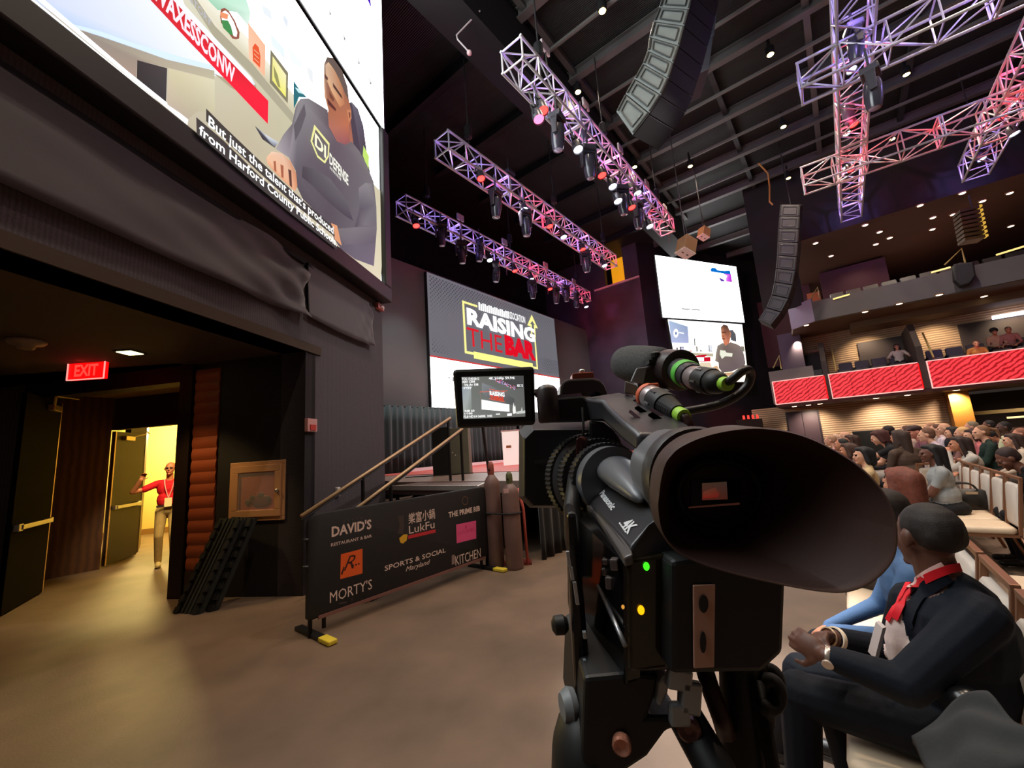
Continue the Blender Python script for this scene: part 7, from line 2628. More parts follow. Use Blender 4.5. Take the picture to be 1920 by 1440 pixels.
standing_red()
# ================================================================ banquet chairs
M_gold = mat('brown metal chair frame', (150, 104, 76), 0.4, 0.5)
M_creamf = mat('cream vinyl', (226, 200, 170), 0.55, noise=(6, 0.05))
M_backf = mat('pale grey-cream back fabric', (206, 196, 186), 0.65, noise=(8, 0.05))
chair0 = thing('banquet_chair', 'x', 'chair')
mb = MB()
def pad(mb, x0, x1, y0, y1, z0, z1, tilt=0.0):
    R = []
    for f, ins in ((0.0, .018), (0.25, .002), (0.7, 0.0), (0.95, .014), (1.0, .035)):
        z = z0 + (z1 - z0) * f
        r = .05
        P = []
        for cx, cy, a0 in ((x1 - r, y1 - r, 0), (x0 + r, y1 - r, 90), (x0 + r, y0 + r, 180), (x1 - r, y0 + r, 270)):
            for k in range(4):
                q = radians(a0 + 30 * k)
                P.append(V((cx + (r - ins) * cos(q), cy + (r - ins) * sin(q), z)))
        R.append(P)
    mb.loft(R)
pad(mb, -.23, .23, -.20, .25, .415, .485)
mb.build('seat', M_creamf, chair0, smooth=True, world=False, auto=50)
mb = MB()
pad(mb, -.195, .195, .0, .42, -.025, .02)
o_ = mb.build('backrest', M_backf, chair0, smooth=True, world=False, auto=50)
o_.data.transform(Matrix.Translation((0, -.235, .47)) @ Matrix.Rotation(radians(97), 4, 'X'))
for s in (-1, 1):
    mb = MB(); mb.tube([(s * .205, .20, .42), (s * .225, .235, .0)], .013, 8); mb.build('leg', M_gold, chair0, smooth=True, world=False)
    mb = MB(); mb.tube([(s * .205, -.20, .42), (s * .225, -.33, .0)], .013, 8); mb.build('leg', M_gold, chair0, smooth=True, world=False)
mb = MB()
mb.bar((-.215, .22, .405), (.215, .22, .405), .02, .025); mb.bar((-.215, -.19, .405), (.215, -.19, .405), .02, .025)
for s in (-1, 1):
    mb.bar((s * .215, -.20, .405), (s * .215, .23, .405), .02, .025)
mb.build('seat_frame', M_gold, chair0, world=False)
mb = MB()
for s in (-1, 1):
    mb.bar((s * .215, -.205, .41), (s * .215, -.295, .945), .026, .026)
mb.bar((-.228, -.295, .945), (.228, -.295, .945), .028, .03)
mb.build('back_frame', M_gold, chair0, world=False, bevel=0.004)
_first = [True]
def place_chair(a, b, label, group=None, dz=0.0, rz=0.0):
    o = chair0 if _first[0] else copy_tree(chair0)
    _first[0] = False
    o.location = hall(a, b, dz)
    o.rotation_euler = (0, 0, HALL_ROT + rz)
    o['label'] = label
    o['group'] = group or 'cream banquet chairs in rows'
    return o


BA_ = -0.08      # row A seat centre (b); its chair backs sit at about -0.37
B2_ = -0.92
for a, lab in ((1.53, 'cream banquet chair at the lower right corner, grey coat over it'), (2.03, 'cream banquet chair holding the man in the navy suit'), (2.53, 'cream banquet chair holding the man in the steel blue jacket'),
               (3.03, 'empty cream banquet chair two seats beyond the man in navy suit'), (3.53, 'empty cream banquet chair third beyond the man in the navy suit'), (4.03, 'cream banquet chair holding the person seen from behind with auburn hair')):
    place_chair(a, BA_, lab)
for a, lab in ((3.70, 'empty cream banquet chair at right edge, nearest of the second row'), (4.19, 'empty cream banquet chair second from the near end of the second row'), ):
    place_chair(a, B2_, lab)
for a, lab in ((6.42, 'empty cream banquet chair at the near end of the row with the handbag'), (6.93, 'empty cream banquet chair second from the end beside the handbag'), (7.44, 'cream banquet chair carrying the black handbag'),
               (7.95, 'cream banquet chair holding the woman in the grey tee'), (8.46, 'empty cream banquet chair just past the woman in the grey tee'), (8.97, 'cream banquet chair holding the woman in the pale grey sweater')):
    place_chair(a, B2_, lab)

# grey coat thrown over the nearest chair, clothing on its seat
t = thing('grey_coat', 'dark grey coat thrown over the nearest cream chair in the lower right corner', 'coat', hall(1.55, -0.15, 0.5))
nx, ny = 26, 22
G0 = [at_y(1702, 1375, 1.25), at_y(1845, 1295, 1.12), at_y(1985, 1420, 0.96), at_y(1765, 1510, 1.06)]
f = []
for j in range(ny + 1):
    for i in range(nx + 1):
        u, v = i / nx, j / ny
        p = G0[0] * (1 - u) * (1 - v) + G0[1] * u * (1 - v) + G0[2] * u * v + G0[3] * (1 - u) * v
        p = p + UP * (0.022 * sin(pi * u) * sin(pi * v) + 0.007 * sin(u * 9 + v * 5) + 0.006 * sin(v * 13 - u * 6)) + V((0, -0.012, 0)) * sin(u * 6 + 1.0)
        f.append(p)
N = nx + 1
q_ = [(j * N + i, j * N + i + 1, (j + 1) * N + i + 1, (j + 1) * N + i) for j in range(ny) for i in range(nx)]
mb = MB()
mb.add(f, q_); mb.add([p - UP * 0.02 for p in f], [k[::-1] for k in q_])
L_ = len(f)
rim_ = [(i + 1, i) for i in range(nx)] + [(ny * N + i, ny * N + i + 1) for i in range(nx)] + [(j * N, j * N + N) for j in range(ny)] + [(j * N + N + nx, j * N + nx) for j in range(ny)]
for a, b in rim_:
    mb.f.append([a, b, b + L_, a + L_]); mb.m.append(0)
mb.build('coat_cloth', cloth((52, 53, 54)), t, smooth=True)
ribbon([at_y(1728, 1392, 1.20), at_y(1790, 1368, 1.16), at_y(1835, 1358, 1.13)], 0.02, (-0.2, -0.7, 0.7), cloth((36, 36, 38)), 'pocket_flap', t)
t = thing('handbag', 'small black bag with white card lying by the seated man\'s hip', 'bag', at_y(1815, 1320, 1.27))
mb = MB(); mb.ball(at_y(1815, 1312, 1.30), (.05, .04, .035)); mb.build('pouch', mat('glossy black leather', (20, 19, 20), 0.25), t, smooth=True)
mb = MB(); mb.prism([at_y(x, y, 1.26) for x, y in ((1803, 1335), (1812, 1330), (1836, 1345), (1832, 1352))], V((0, .01, .01))); mb.build('card', mat('white card', (236, 226, 216), 0.5), t)
mb = MB(); mb.ball(at_y(1814, 1308, 1.25), (.007, .005, .005)); mb.build('clasp', M_met, t, smooth=True)

# handbag on the row of empty seats
hp0 = hall(7.40, -0.98, 0.487)
t = thing('handbag', 'black leather handbag on the empty seats beside the woman in the grey tee', 'bag', hp0)
mb = MB()
R = []
for z, w, d in ((0, .20, .10), (.03, .225, .12), (.14, .215, .10), (.21, .18, .06), (.23, .15, .03)):
    R.append([hp0 + SD * (w * cos(q) * (1.0 if abs(cos(q)) < .8 else .97)) + UD * (d * sin(q)) + UP * z for q in [2 * pi * k / 20 for k in range(20)]])
mb.loft(R)
mb.build('bag_body', mat('black pebbled leather', (34, 31, 29), 0.35, bump=(120, 0.2)), t, smooth=True)
for k_ in (-1, 1):
    mb = MB(); mb.tube(smooth_path([hp0 + SD * .13 + UD * .03 * k_ + UP * .20, hp0 + SD * .08 + UD * .06 * k_ + UP * .29, hp0 - SD * .06 + UD * .06 * k_ + UP * .29, hp0 - SD * .12 + UD * .03 * k_ + UP * .20]), .009, 8)
    mb.build('bag_handle', MATS['black pebbled leather'], t, smooth=True)
mb = MB(); mb.box(hp0 - UD * .075 + UP * .19 - SD * .05, (.10, .012, .03), ax=(SD, UD, UP)); mb.build('clasp', mat('pale gold clasp', (230, 206, 176), 0.3, 0.5), t)

# ================================================================ the audience
BLK, PALE, TAN, BRN = (26, 24, 26), (226, 168, 138), (196, 130, 98), (112, 70, 54)
def aud(label, px_, py_, sk, top, bot, hair, hc, yd=None, z=1.245, rz=0.0, chair=None, **kw):
    """head seen at this point of the view; the seat is worked out from it"""
    P_ = at_z(px_, py_, z) if yd is None else at_y(px_, py_, yd)
    k = min(1.12, max(0.93, P_.z / 1.265))
    lean = kw.get('lean', 0.12)
    back = (0.685 * sin(lean) + 0.03 * cos(lean)) * k
    r = HALL_ROT + rz
    d = V((-sin(r), cos(r), 0))
    pos = V((P_.x, P_.y, 0)) - d * back
    sc = dict(k=k, voxel=0.0098 if P_.y < 7 else 0.0125)
    sc.update(kw)
    t = seated_person(label, pos, r, sk, top, bot, hair, hc, **sc)
    if chair:
        o = place_chair(0, 0, chair)
        o.location = pos - d * 0.02
        o.rotation_euler = (0, 0, r)
    return t


aud('man in steel blue jacket seated just beyond the man in the navy suit', 1652, 985, TAN, (84, 112, 150), (24, 24, 28), 'short', (40, 28, 22), yd=1.92, lean=0.10, handL=(-.06, .36, .70), handR=(.10, .38, .66))
aud('person with auburn hair seen from behind, next to the eyecup edge', 1688, 908, TAN, (226, 196, 150), (60, 50, 46), 'bob', (120, 62, 46), yd=2.78, rz=-0.5, hyaw=-0.3, lean=0.05)
aud('woman in grey tee with long black braids and pink lanyard', 1743, 848, BRN, (156, 158, 158), (24, 22, 24), 'braids', (22, 18, 20), yd=5.05, short=True, fat=1.25, hyaw=0.25, lean=0.04, handL=(-.05, .36, .70), handR=(.08, .33, .68))
aud('pale woman with sleek black hair and beige patterned blouse', 1617, 852, PALE, (206, 176, 132), (60, 52, 50), 'bob', (24, 22, 26), yd=5.45, hyaw=0.35, lean=-0.05, chair='cream banquet chair under the woman in the beige blouse')
aud('woman in pale grey sweater resting her cheek on her hand, long dark hair', 1795, 828, TAN, (190, 182, 174), (120, 100, 92), 'long', (48, 30, 26), yd=6.3, lean=0.22, handL=(-.02, .30, 1.10), handR=(-.14, .28, .80), fat=1.1)
aud('woman in dark green sweater with a light brown ponytail', 1838, 809, PALE, (32, 50, 44), (40, 38, 40), 'ponytail', (134, 96, 70), yd=7.4, lean=0.06, hyaw=0.3, chair='cream banquet chair under the woman in the dark green sweater')
aud('dark haired person in black jacket bent over a chair at the right edge', 1884, 846, BRN, BLK, BLK, 'short', (46, 26, 24), yd=4.55, lean=0.42, hpitch=-0.55, hyaw=0.2, fat=1.15, chair='cream banquet chair under the bent person in the black jacket')
aud('black haired man in pale yellow shirt turned to the side, right edge', 1880, 800, (84, 54, 44), (236, 236, 196), (40, 36, 40), 'short', (24, 18, 18), yd=8.6, rz=0.3, chair='cream banquet chair under the man in the pale yellow shirt')
aud('person in dusty pink top at the far right edge of the audience', 1911, 812, (206, 140, 116), (206, 140, 130), (110, 80, 76), 'short', (150, 96, 76), yd=7.8, chair='cream banquet chair under the person in dusty pink')
aud('person with dark bun hair stooping between two rows near the right', 1861, 812, TAN, (206, 190, 186), (60, 50, 52), 'afro', (30, 24, 26), yd=9.2, lean=0.35, hpitch=-0.4)
aud('woman with long brown hair and dark coat, seen from behind mid audience', 1684, 818, TAN, (84, 66, 56), (28, 24, 28), 'long', (58, 38, 30), yd=6.6, rz=-0.9, fat=1.15, chair='cream banquet chair under the woman in the dark coat')
aud('red brown haired woman in black T-shirt reaching an arm forward', 1644, 812, PALE, (28, 26, 30), (190, 178, 170), 'bob', (70, 28, 24), yd=7.9, lean=0.38, hpitch=-0.35, short=True, handL=(-.10, .66, .86), handR=(.06, .52, .72), chair='cream banquet chair under the woman in the black T-shirt')
aud('bearded man in maroon shirt with dark red cap', 1714, 808, (206, 132, 110), (120, 74, 84), (60, 50, 54), 'cap', (50, 26, 26), yd=8.2, hyaw=0.5)
aud('pale man with glasses in lavender shirt, middle of the audience', 1735, 812, PALE, (206, 186, 200), (80, 70, 80), 'short', (110, 74, 56), yd=7.6, lean=0.2, handL=(-.10, .50, .78))
aud('brown haired man in pale shirt with collar, upper middle rows', 1754, 804, PALE, (214, 196, 206), (70, 60, 60), 'short', (92, 58, 44), yd=9.6)
aud('balding man in dark jacket beside the pale shirted man', 1769, 802, PALE, (36, 32, 40), (40, 36, 40), 'bald', (60, 42, 34), yd=9.2)
aud('dark haired woman facing left in front of the balding man', 1784, 809, PALE, (150, 110, 104), (60, 50, 50), 'bob', (30, 24, 26), yd=8.8)
aud('person with short blond hair, mid right rows', 1802, 810, PALE, (206, 150, 120), (90, 80, 70), 'short', (226, 178, 122), yd=8.4)
aud('grey haired person behind the short blond one', 1820, 799, (206, 150, 128), (110, 84, 80), (70, 60, 60), 'short', (128, 112, 92), yd=9.4)
aud('dark haired woman in dusty rose top before the grey haired person', 1819, 814, PALE, (186, 104, 108), (60, 50, 50), 'bob', (52, 30, 30), yd=8.0, hyaw=0.4)
aud('man in dark shirt with raised chin near the left end of the audience', 1576, 832, TAN, (40, 36, 36), (40, 36, 40), 'short', (26, 24, 24), yd=7.6, hpitch=0.2)
aud('bald man in white collar at the back left of the audience', 1583, 818, PALE, (60, 56, 66), (50, 46, 50), 'bald', (120, 90, 70), yd=9.0)
aud('long haired brunette at the back left beside the bald man', 1593, 824, TAN, (50, 40, 40), (40, 36, 40), 'long', (62, 38, 30), yd=8.6)
aud('brown haired head low in front of the man with raised chin', 1588, 842, TAN, (110, 84, 72), (60, 52, 50), 'bob', (74, 48, 38), yd=6.4)
aud('blond person in pink half hidden at the eyecup\'s top edge', 1556, 824, PALE, (226, 170, 170), (90, 80, 80), 'short', (196, 150, 120), yd=9.6)
aud('second pale haired person right of the pink blond one', 1565, 822, PALE, (206, 180, 170), (90, 80, 80), 'short', (214, 176, 150), yd=9.8)
aud('dark haired person in black right behind the woman in black T-shirt', 1662, 806, BRN, (34, 28, 32), (40, 36, 40), 'short', (34, 22, 22), yd=9.0)
aud('pale person seen between the dark coat and the capped man', 1697, 807, PALE, (190, 160, 150), (80, 70, 70), 'short', (96, 62, 48), yd=9.4)
aud('small pale face just left of the maroon capped man', 1705, 806, PALE, (70, 56, 60), (60, 50, 50), 'bob', (60, 36, 32), yd=10.4)
aud('light haired person at the very back under the wall panel', 1742, 800, PALE, (214, 190, 180), (80, 70, 70), 'short', (190, 140, 110), yd=11.0)
aud('dark haired person low behind the yellow shirted man', 1852, 796, BRN, (70, 56, 66), (50, 46, 50), 'short', (28, 22, 24), yd=10.6)
aud('person in cream jacket on the aisle seat at the right edge', 1905, 862, PALE, (206, 186, 166), (90, 80, 76), 'long', (60, 40, 34), yd=6.9)

# black loudspeaker box against the far wall
t = thing('floor_speaker', 'black speaker box against the tan tiled wall behind the audience', 'speaker', hall(AB + 2.3, -0.3, 0))
mb = MB(); mb.obox(hall(AB + 2.0, -0.15, 0), UD * 0.5, -SD * 0.95, UP * 1.35); mb.build('cabinet', MATS['black speaker paint'], t, bevel=0.01)
mb = MB(); mb.obox(hall(AB + 1.985, -0.19, 0.06), UD * 0.012, -SD * 0.87, UP * 1.23); mb.build('grille', mat('black mesh grille', (12, 12, 12), 0.8), t)
# red-lit rack with small red lamps below the far screen
t = thing('equipment_rack', 'dark rack topped with small red lamps under the far screens', 'rack', V((at_y(1408, 800, 20.0).x, 20.0, 0)))
rb = V((at_y(1392, 800, 20.0).x, 20.0, 0))
mb = MB(); mb.obox(rb, V((0.95, -0.1, 0)), V((0.05, 0.6, 0)), UP * 2.25); mb.build('case', mat('dark rack case', (40, 26, 24), 0.6), t, bevel=0.01)
for k_ in range(4):
    mb = MB(); mb.cyl(rb + V((0.12 + k_ * 0.22, -0.03, 2.27)), rb + V((0.12 + k_ * 0.22, -0.03, 2.45)), 0.05, 0.045, 12); mb.build('lamp', glow('red rack lamp', (255, 60, 50), 1.6), t)
# ================================================================ side balconies
def pattern_red():
    m = bpy.data.materials.new('red backlit cut-pattern panel')
    m.use_nodes = True
    nt = m.node_tree
    b = nt.nodes['Principled BSDF']
    b.inputs['Roughness'].default_value = 0.5
    b.inputs['Base Color'].default_value = (0.25, 0.01, 0.015, 1)
    tc = nt.nodes.new('ShaderNodeTexCoord')
    mp = nt.nodes.new('ShaderNodeMapping')
    mp.inputs['Rotation'].default_value = (0.0, 0.75, 0.65)
    mp.inputs['Scale'].default_value = (1.0, 1.0, 1.0)
    nt.links.new(tc.outputs['Object'], mp.inputs['Vector'])
    w = nt.nodes.new('ShaderNodeTexWave')
    w.bands_direction = 'Z'
    w.inputs['Scale'].default_value = 2.7
    w.inputs['Distortion'].default_value = 4.5
    w.inputs['Detail'].default_value = 2.0
    w.inputs['Detail Scale'].default_value = 1.6
    nt.links.new(mp.outputs['Vector'], w.inputs['Vector'])
    r = nt.nodes.new('ShaderNodeValToRGB')
    r.color_ramp.elements[0].position = 0.25
    r.color_ramp.elements[0].color = (*lin((140, 4, 16)), 1)
    r.color_ramp.elements[1].position = 0.62
    r.color_ramp.elements[1].color = (*lin((255, 58, 66)), 1)
    nt.links.new(w.outputs['Fac'], r.inputs['Fac'])
    nt.links.new(r.outputs['Color'], b.inputs['Emission Color'])
    b.inputs['Emission Strength'].default_value = 1.15
    return m


M_red = pattern_red()
M_redplain = glow('plain red glow', (255, 8, 14), 1.1)
M_pinkedge = glow('pale pink lit edge', (255, 190, 180), 1.1)
M_part = mat('dark brown partition', (52, 40, 38), 0.6)
ZB0, ZB1 = 2.76, 3.72
for lab, b0, b1, ret in (('short red glowing balcony front nearest the stage, grey parapet above', 2.22, 0.42, 1), ('middle red glowing balcony front', 0.24, -2.40, 1), ('long red glowing balcony front at the right edge', -2.66, -9.5, 0)):
    t = thing('balcony_front', lab, 'balcony front', hall(AB, b0, ZB0))
    n_ = max(1, round((b0 - b1) / 0.62))
    w = (b0 - b1) / n_
    for k in range(n_):
        mb = MB(); mb.obox(hall(AB, b0 - k * w - 0.006, ZB0), UD * 0.06, -SD * (w - 0.012), UP * (ZB1 - ZB0))
        mb.build('red_panel', M_red, t)
    mb = MB()
    mb.obox(hall(AB - 0.02, b0, ZB1), UD * 0.1, -SD * (b0 - b1), UP * 0.035)
    mb.obox(hall(AB - 0.02, b0, ZB0 - 0.035), UD * 0.1, -SD * (b0 - b1), UP * 0.035)
    mb.obox(hall(AB - 0.02, b0 + 0.03, ZB0 - 0.03), UD * 0.1, -SD * 0.03, UP * (ZB1 - ZB0 + 0.06))
    mb.build('lit_edge', M_pinkedge, t)
    if ret:
        mb = MB(); mb.prism([hall(AB, b1, ZB0), hall(AB + 0.5, b1 - 0.16, ZB0), hall(AB + 0.55, b1 - 0.12, ZB0), hall(AB + 0.06, b1 + 0.02, ZB0)], UP * (ZB1 - ZB0))
        mb.build('return_panel', M_redplain, t)
    if b0 > 2:
        mb = MB(); mb.obox(hall(AB + 0.04, b0 + 0.05, ZB1 + 0.03), UD * 0.05, -SD * (b0 - b1 - 0.25), UP * 0.46)
        mb.obox(hall(AB + 0.04, b0 + 0.05, ZB0), UD * 0.7, SD * 0.05, UP * 1.45)
        mb.build('parapet', mat('grey parapet panel', (120, 110, 108), 0.5), t)
for lab, b, top in (('dark partition between the first two balcony boxes', 0.33, 5.25), ('dark partition between the second and third balcony boxes', -2.53, 5.35)):
    t = thing('box_partition', lab, 'partition', hall(AB + 0.1, b, 2.76))
    mb = MB()
    mb.prism([hall(AB + 0.10, b + 0.09, 2.72), hall(AB + 0.10, b + 0.09, 4.35), hall(AB + 0.9, b + 0.09, top), hall(AB + 2.9, b + 0.09, top), hall(AB + 2.9, b + 0.09, 2.72)], -SD * 0.18)
    mb.build('wall', M_part, t)
    mb = MB()
    mb.tube([hall(AB + 0.25, b - 0.35, ZB1 + 0.15), hall(AB + 1.3, b - 0.35, 5.0)], 0.03, 6)
    mb.build('slanted_rail', mat('pale gold rail', (196, 170, 110), 0.4, 0.4), t)
# dark recesses behind the seats
t = thing('box_rear_panel', 'dark panel behind the seats of the first balcony box', 'wall panel', hall(AB + 3.1, 1.5, 3.8))
mb = MB(); mb.obox(hall(AB + 3.05, 1.75, 3.6), UD * 0.1, -SD * 1.35, UP * 1.55); mb.build('panel', M_part, t)
mb = MB(); mb.obox(hall(AB + 3.0, 1.80, 3.6), UD * 0.1, -SD * 0.10, UP * 1.75); mb.obox(hall(AB + 3.0, 1.80, 5.2), UD * 0.1, -SD * 1.4, UP * 0.12); mb.build('frame', mat('pinkish tan frame', (170, 130, 110), 0.6), t)
t = thing('box_rear_panel', 'dark panel behind the seats of the middle balcony box', 'wall panel', hall(AB + 3.1, -1.8, 3.8))
mb = MB(); mb.obox(hall(AB + 3.05, -0.95, 3.6), UD * 0.1, -SD * 1.7, UP * 1.7); mb.build('panel', M_part, t)
t = thing('box_rear_panel', 'dark panel behind the people of the third balcony box', 'wall panel', hall(AB + 3.1, -5, 3.8))
mb = MB(); mb.obox(hall(AB + 3.05, -4.15, 3.6), UD * 0.1, -SD * 6.0, UP * 1.75); mb.build('panel', M_part, t)
mb = MB(); mb.obox(hall(AB + 2.95, -5.1, 5.33), UD * 0.12, -SD * 1.1, UP * 0.14)
tag(mb.build('linear_light', glow('white linear light', (250, 240, 255), 3.0)), 'bright white strip light over the third balcony box at right edge', 'strip light')

# theatre seats
ts = thing('theatre_seat', 'x', 'theatre seat')
M_ts = mat('dark olive seat vinyl', (50, 52, 46), 0.32, spec=0.6)
mb = MB(); pad(mb, -.23, .23, -.02, .42, .36, .46); mb.build('seat', M_ts, ts, smooth=True, world=False, auto=50)
mb = MB(); pad(mb, -.24, .24, .0, .52, -.05, .04); o_ = mb.build('backrest', M_ts, ts, smooth=True, world=False, auto=50)
o_.data.transform(Matrix.Translation((0, -.06, .40)) @ Matrix.Rotation(radians(102), 4, 'X'))
for s in (-1, 1):
    mb = MB(); mb.box((s * .27, .16, .56), (.06, .40, .05)); mb.bar((s * .27, .1, 0), (s * .27, .1, .55), .05, .2); mb.build('armrest', M_camd, ts, world=False, bevel=0.008)
_fs = [True]
def place_seat(a, b, z, label, group):
    o = ts if _fs[0] else copy_tree(ts)
    _fs[0] = False
    o.location = hall(a, b, z)
    o.rotation_euler = (0, 0, HALL_ROT + pi / 2)
    o['label'] = label
    o['group'] = group
for r, (a, z) in enumerate(((AB + 0.95, 3.02), (AB + 1.9, 3.45))):
    for k in range(4):
        place_seat(a, -0.27 - k * 0.56 - r * 0.1, z, 'dark empty theatre seat in the middle balcony box', 'theatre seats in the middle box')
for k in range(2):
    place_seat(AB + 1.3, 1.25 - k * 0.56, 3.25, 'dark empty theatre seat in the box nearest the stage', 'theatre seats in the first box')
for r, (a, z) in enumerate(((AB + 0.95, 3.02), (AB + 1.9, 3.45))):
    for k in range(5):
        place_seat(a, -3.05 - k * 0.56 - r * 0.1, z, 'dark theatre seat in the third balcony box at the right', 'theatre seats in the third box')
for k in range(10):
    place_seat(AB + 0.85, -0.55 - k * 0.56, 6.38, 'dark theatre seat behind the grey upper balcony front', 'theatre seats of the upper balcony')
# floors under the seats
mb = MB()
mb.obox(hall(AB + 0.55, 2.2, 2.76), UD * 1.0, -SD * 12, UP * 0.26); mb.obox(hall(AB + 1.5, 2.2, 2.76), UD * 1.6, -SD * 12, UP * 0.69)
mb.obox(hall(AB + 0.3, 0.3, 6.2), UD * 1.5, -SD * 12, UP * 0.18)
struct(mb, 'floor_balcony', mat('dark balcony carpet', (46, 36, 34), 0.9))
FACE = HALL_ROT + pi / 2
def bal(label, x, y, a, zf, sk, top, bot, hair, hc, **kw):
    p = at_plane(x, y, hall(a, 0), UD)
    return seated_person(label, V((p.x, p.y, zf)), FACE, sk, top, bot, hair, hc, voxel=0.016, **kw)
bal('woman in white top alone in the middle balcony box', 1682, 655, AB + 1.95, 3.45, PALE, (236, 226, 214), (60, 50, 50), 'long', (40, 28, 26), handL=(-.32, .30, .80), handR=(.32, .30, .80))
bal('woman in tan top in the third balcony box, upper row', 1866, 636, AB + 2.0, 3.45, TAN, (206, 160, 130), (70, 40, 36), 'afro', (26, 20, 20))
bal('person in rose top beside the woman in tan in the third box', 1893, 640, AB + 2.0, 3.45, TAN, (176, 120, 110), (26, 24, 26), 'short', (40, 28, 26), lean=0.25)
bal('person in ochre clothes leaning on the third balcony front', 1832, 668, AB + 1.0, 3.02, PALE, (206, 150, 84), (206, 160, 100), 'short', (130, 90, 60), lean=0.4)
# slanted aisle rails and rail tops
for lab, p, q in (('slanted pale handrail at the stage end of the first balcony box', at_plane(1450, 690, hall(AB + 0.3, 0), UD), at_plane(1461, 667, hall(AB + 0.3, 0), UD)), ('slanted pale handrail at the stage end of the upper balcony', at_plane(1521, 559, hall(AB + 0.4, 0), UD), at_plane(1533, 538, hall(AB + 0.4, 0), UD)),
                  ('long slanted gold handrail at the upper balcony stairs', at_plane(1771, 497, hall(AB + 0.6, 0), UD), at_plane(1803, 466, hall(AB + 0.6, 0), UD))):
    t = thing('aisle_rail', lab, 'handrail', p)
    mb = MB(); mb.tube([p, q, V((q.x, q.y, p.z - 0.1))], 0.03, 6); mb.build('rail', MATS['pale gold rail'], t)
for lab, x0, y0, x1, y1 in (('lit brass rail on the upper balcony front, stage end', 1562, 561, 1593, 552), ('lit brass rail on the upper balcony front beside the stairs', 1746, 511, 1782, 501), ('long lit brass rail on the upper balcony front at right edge', 1868, 478, 1920, 462)):
    p, q = at_plane(x0, y0, hall(AB - 0.02, 0), UD), at_plane(x1, y1, hall(AB - 0.02, 0), UD)
    mb = MB(); mb.bar(p, q, 0.06, 0.05, upv=UP)
    tag(mb.build('brass_rail', mat('lit brass', (250, 226, 130), 0.3, 0.2, emit=0.9, ecol=(255, 228, 140))), lab, 'rail')  # light on the brass put in as emission
t = thing('hanging_speaker', 'dark round-cornered speaker hung in the gap of the upper balcony front', 'speaker', at_plane(1808, 520, hall(AB - 0.3, 0), UD))
q = [at_plane(x, y, hall(AB - 0.12, 0), UD) for x, y in ((1784, 500), (1822, 496), (1826, 522), (1816, 536), (1798, 541), (1786, 530))]
mb = MB(); mb.prism(q, -UD * 0.35); mb.build('cabinet', mat('black speaker paint', (20, 20, 22), 0.6), t, bevel=0.05)
mb = MB(); mb.obox(q[0] + (q[1] - q[0]) * 0.4 + UP * 0.0, (q[1] - q[0]) * 0.2, UD * 0.11, UP * 0.12); mb.build('bracket', M_blackmetal, t)

# ---------------------------------------------------------------- recessed downlights
dl = None
def downlight(p, label, group):
    global dl
    if dl is None:
        o = dl = thing('downlight', label, 'downlight', p, 0, group)
        mb = MB(); mb.lathe((0, 0, 0.02), (0, 0, -1), [(0, 0.13), (0.03, 0.125), (0.035, 0.10)], 16); mb.build('trim_ring', mat('tan trim ring', (150, 110, 80), 0.5), o, world=False)
        mb = MB(); mb.lathe((0, 0, -0.008), (0, 0, -1), [(0, 0.10), (0.014, 0.085), (0.02, 0.03)], 16); mb.build('lens', glow('soft warm downlight', (255, 226, 190), 5), o, world=False)
    else:
        o = copy_tree(dl)
        o.location = p
        o['label'] = label
        o['group'] = group
soff_n = (hall(AB + 8.5, 0, 9.0) - hall(AB + 0.35, 0, 9.8)).cross(SD)
for x, y in ((1804, 361), (1893, 361), (1842, 376), (1725, 384), (1749, 407), (1748, 429), (1622, 421), (1649, 434), (1668, 445), (1642, 457), (1529, 455), (1558, 479), (1895, 423), (1787, 401)):
    p = at_plane(x, y, hall(AB + 0.35, 0, 9.8), soff_n)
    downlight(p - UP * 0.02, 'small round downlight in the brown soffit over the upper balcony', 'soffit downlights')
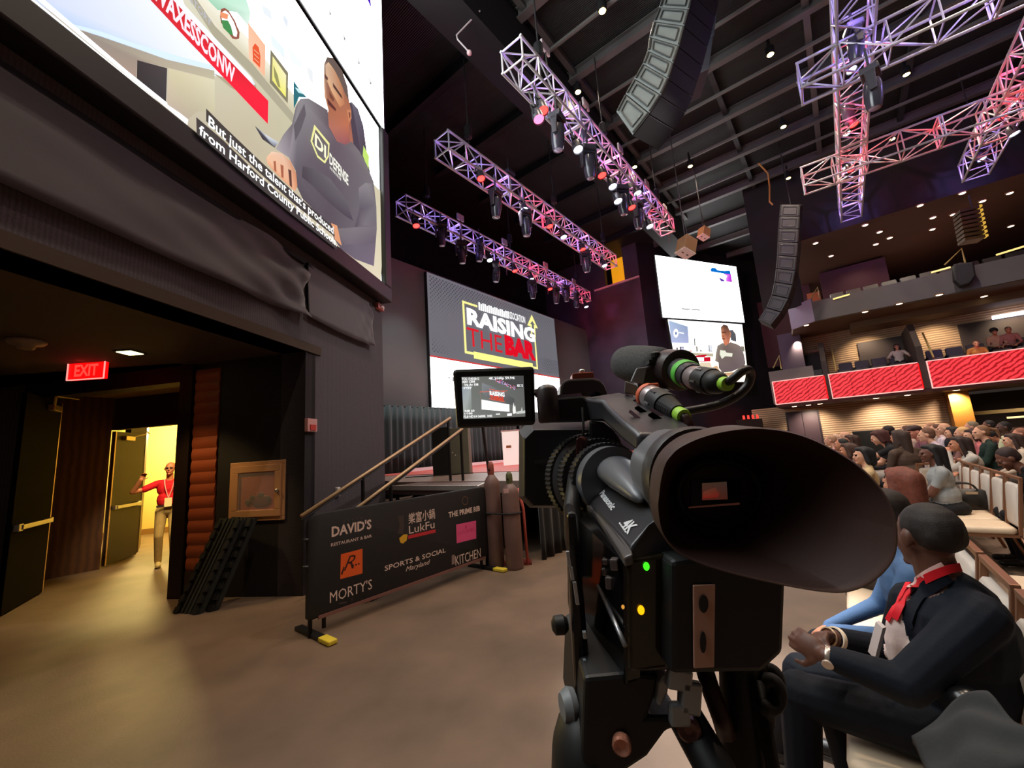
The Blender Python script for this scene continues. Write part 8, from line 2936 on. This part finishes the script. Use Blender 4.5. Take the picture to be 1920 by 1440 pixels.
for x, y in ((1512, 609), (1622, 584), (1686, 569), (1761, 552), (1845, 555)):
    p = at_z(x, y, 6.02)
    downlight(p - UP * 0.005, 'round downlight under the grey upper balcony', 'downlights under the upper balcony')
for x, y in ((1488, 754), (1514, 751), (1536, 749), (1641, 739), (1700, 733), (1792, 727)):
    p = at_plane(x, y, hall(AB + 0.5, 0), UD)
    p.z = 2.62
    downlight(p - UP * 0.005, 'small downlight under the red balcony fronts', 'downlights under the red balconies')
for b in (1.2, -1.2, -3.4, -5.6):
    lamp('soffit_beam', 'SPOT', hall(AB + 3.0, b - 0.3, 9.2), 60, (1.0, 0.72, 0.55), 0.1, target=hall(AB + 4.5, b - 0.3, 6.2), angle=120, blend=1.0)
    lamp('balcony_beam', 'SPOT', hall(AB + 2.1, b, 5.7), 200, (1.0, 0.78, 0.52), 0.06, target=hall(AB + 3.2, b, 4.2), angle=100, blend=0.9)
    lamp('box_beam', 'SPOT', hall(AB + 1.6, b, 2.55), 300, (1.0, 0.80, 0.60), 0.06, target=hall(AB + 2.6, b, 1.0), angle=110, blend=0.9)
lamp('soffit_up', 'AREA', hall(AB + 3.5, -3.5, 7.4), 22, (1.0, 0.62, 0.45), target=hall(AB + 3.5, -3.5, 9.5), size=(2.0, 8.0))
# bar counter in the recess at the far right
t = thing('bar_counter', 'dim bar counter with gold edge in the recess at the right edge', 'bar', hall(AB + 4.0, -6, 0))
mb = MB(); mb.obox(hall(AB + 3.6, -3.6, 0), UD * 0.7, -SD * 6, UP * 1.1); mb.build('counter', mat('dark bar front', (60, 34, 26), 0.5), t)
mb = MB(); mb.obox(hall(AB + 3.5, -3.6, 1.68), UD * 0.2, -SD * 6, UP * 0.14); mb.build('shelf_edge', mat('dull gold shelf', (150, 126, 70), 0.4), t)
mb = MB(); mb.obox(hall(AB + 3.4, -4.9, 1.45), UD * 0.1, -SD * 3, UP * 0.07); mb.build('lit_strip', glow('warm bar strip', (255, 220, 150), 1.6), t)
lamp('pillar_glow', 'SPOT', hall(AB + 1.5, -3.5, 2.5), 22, (1.0, 0.66, 0.25), 0.05, target=hall(AB + 2.0, -3.5, 1.0), angle=90)
bpy.data.objects.remove(_to)
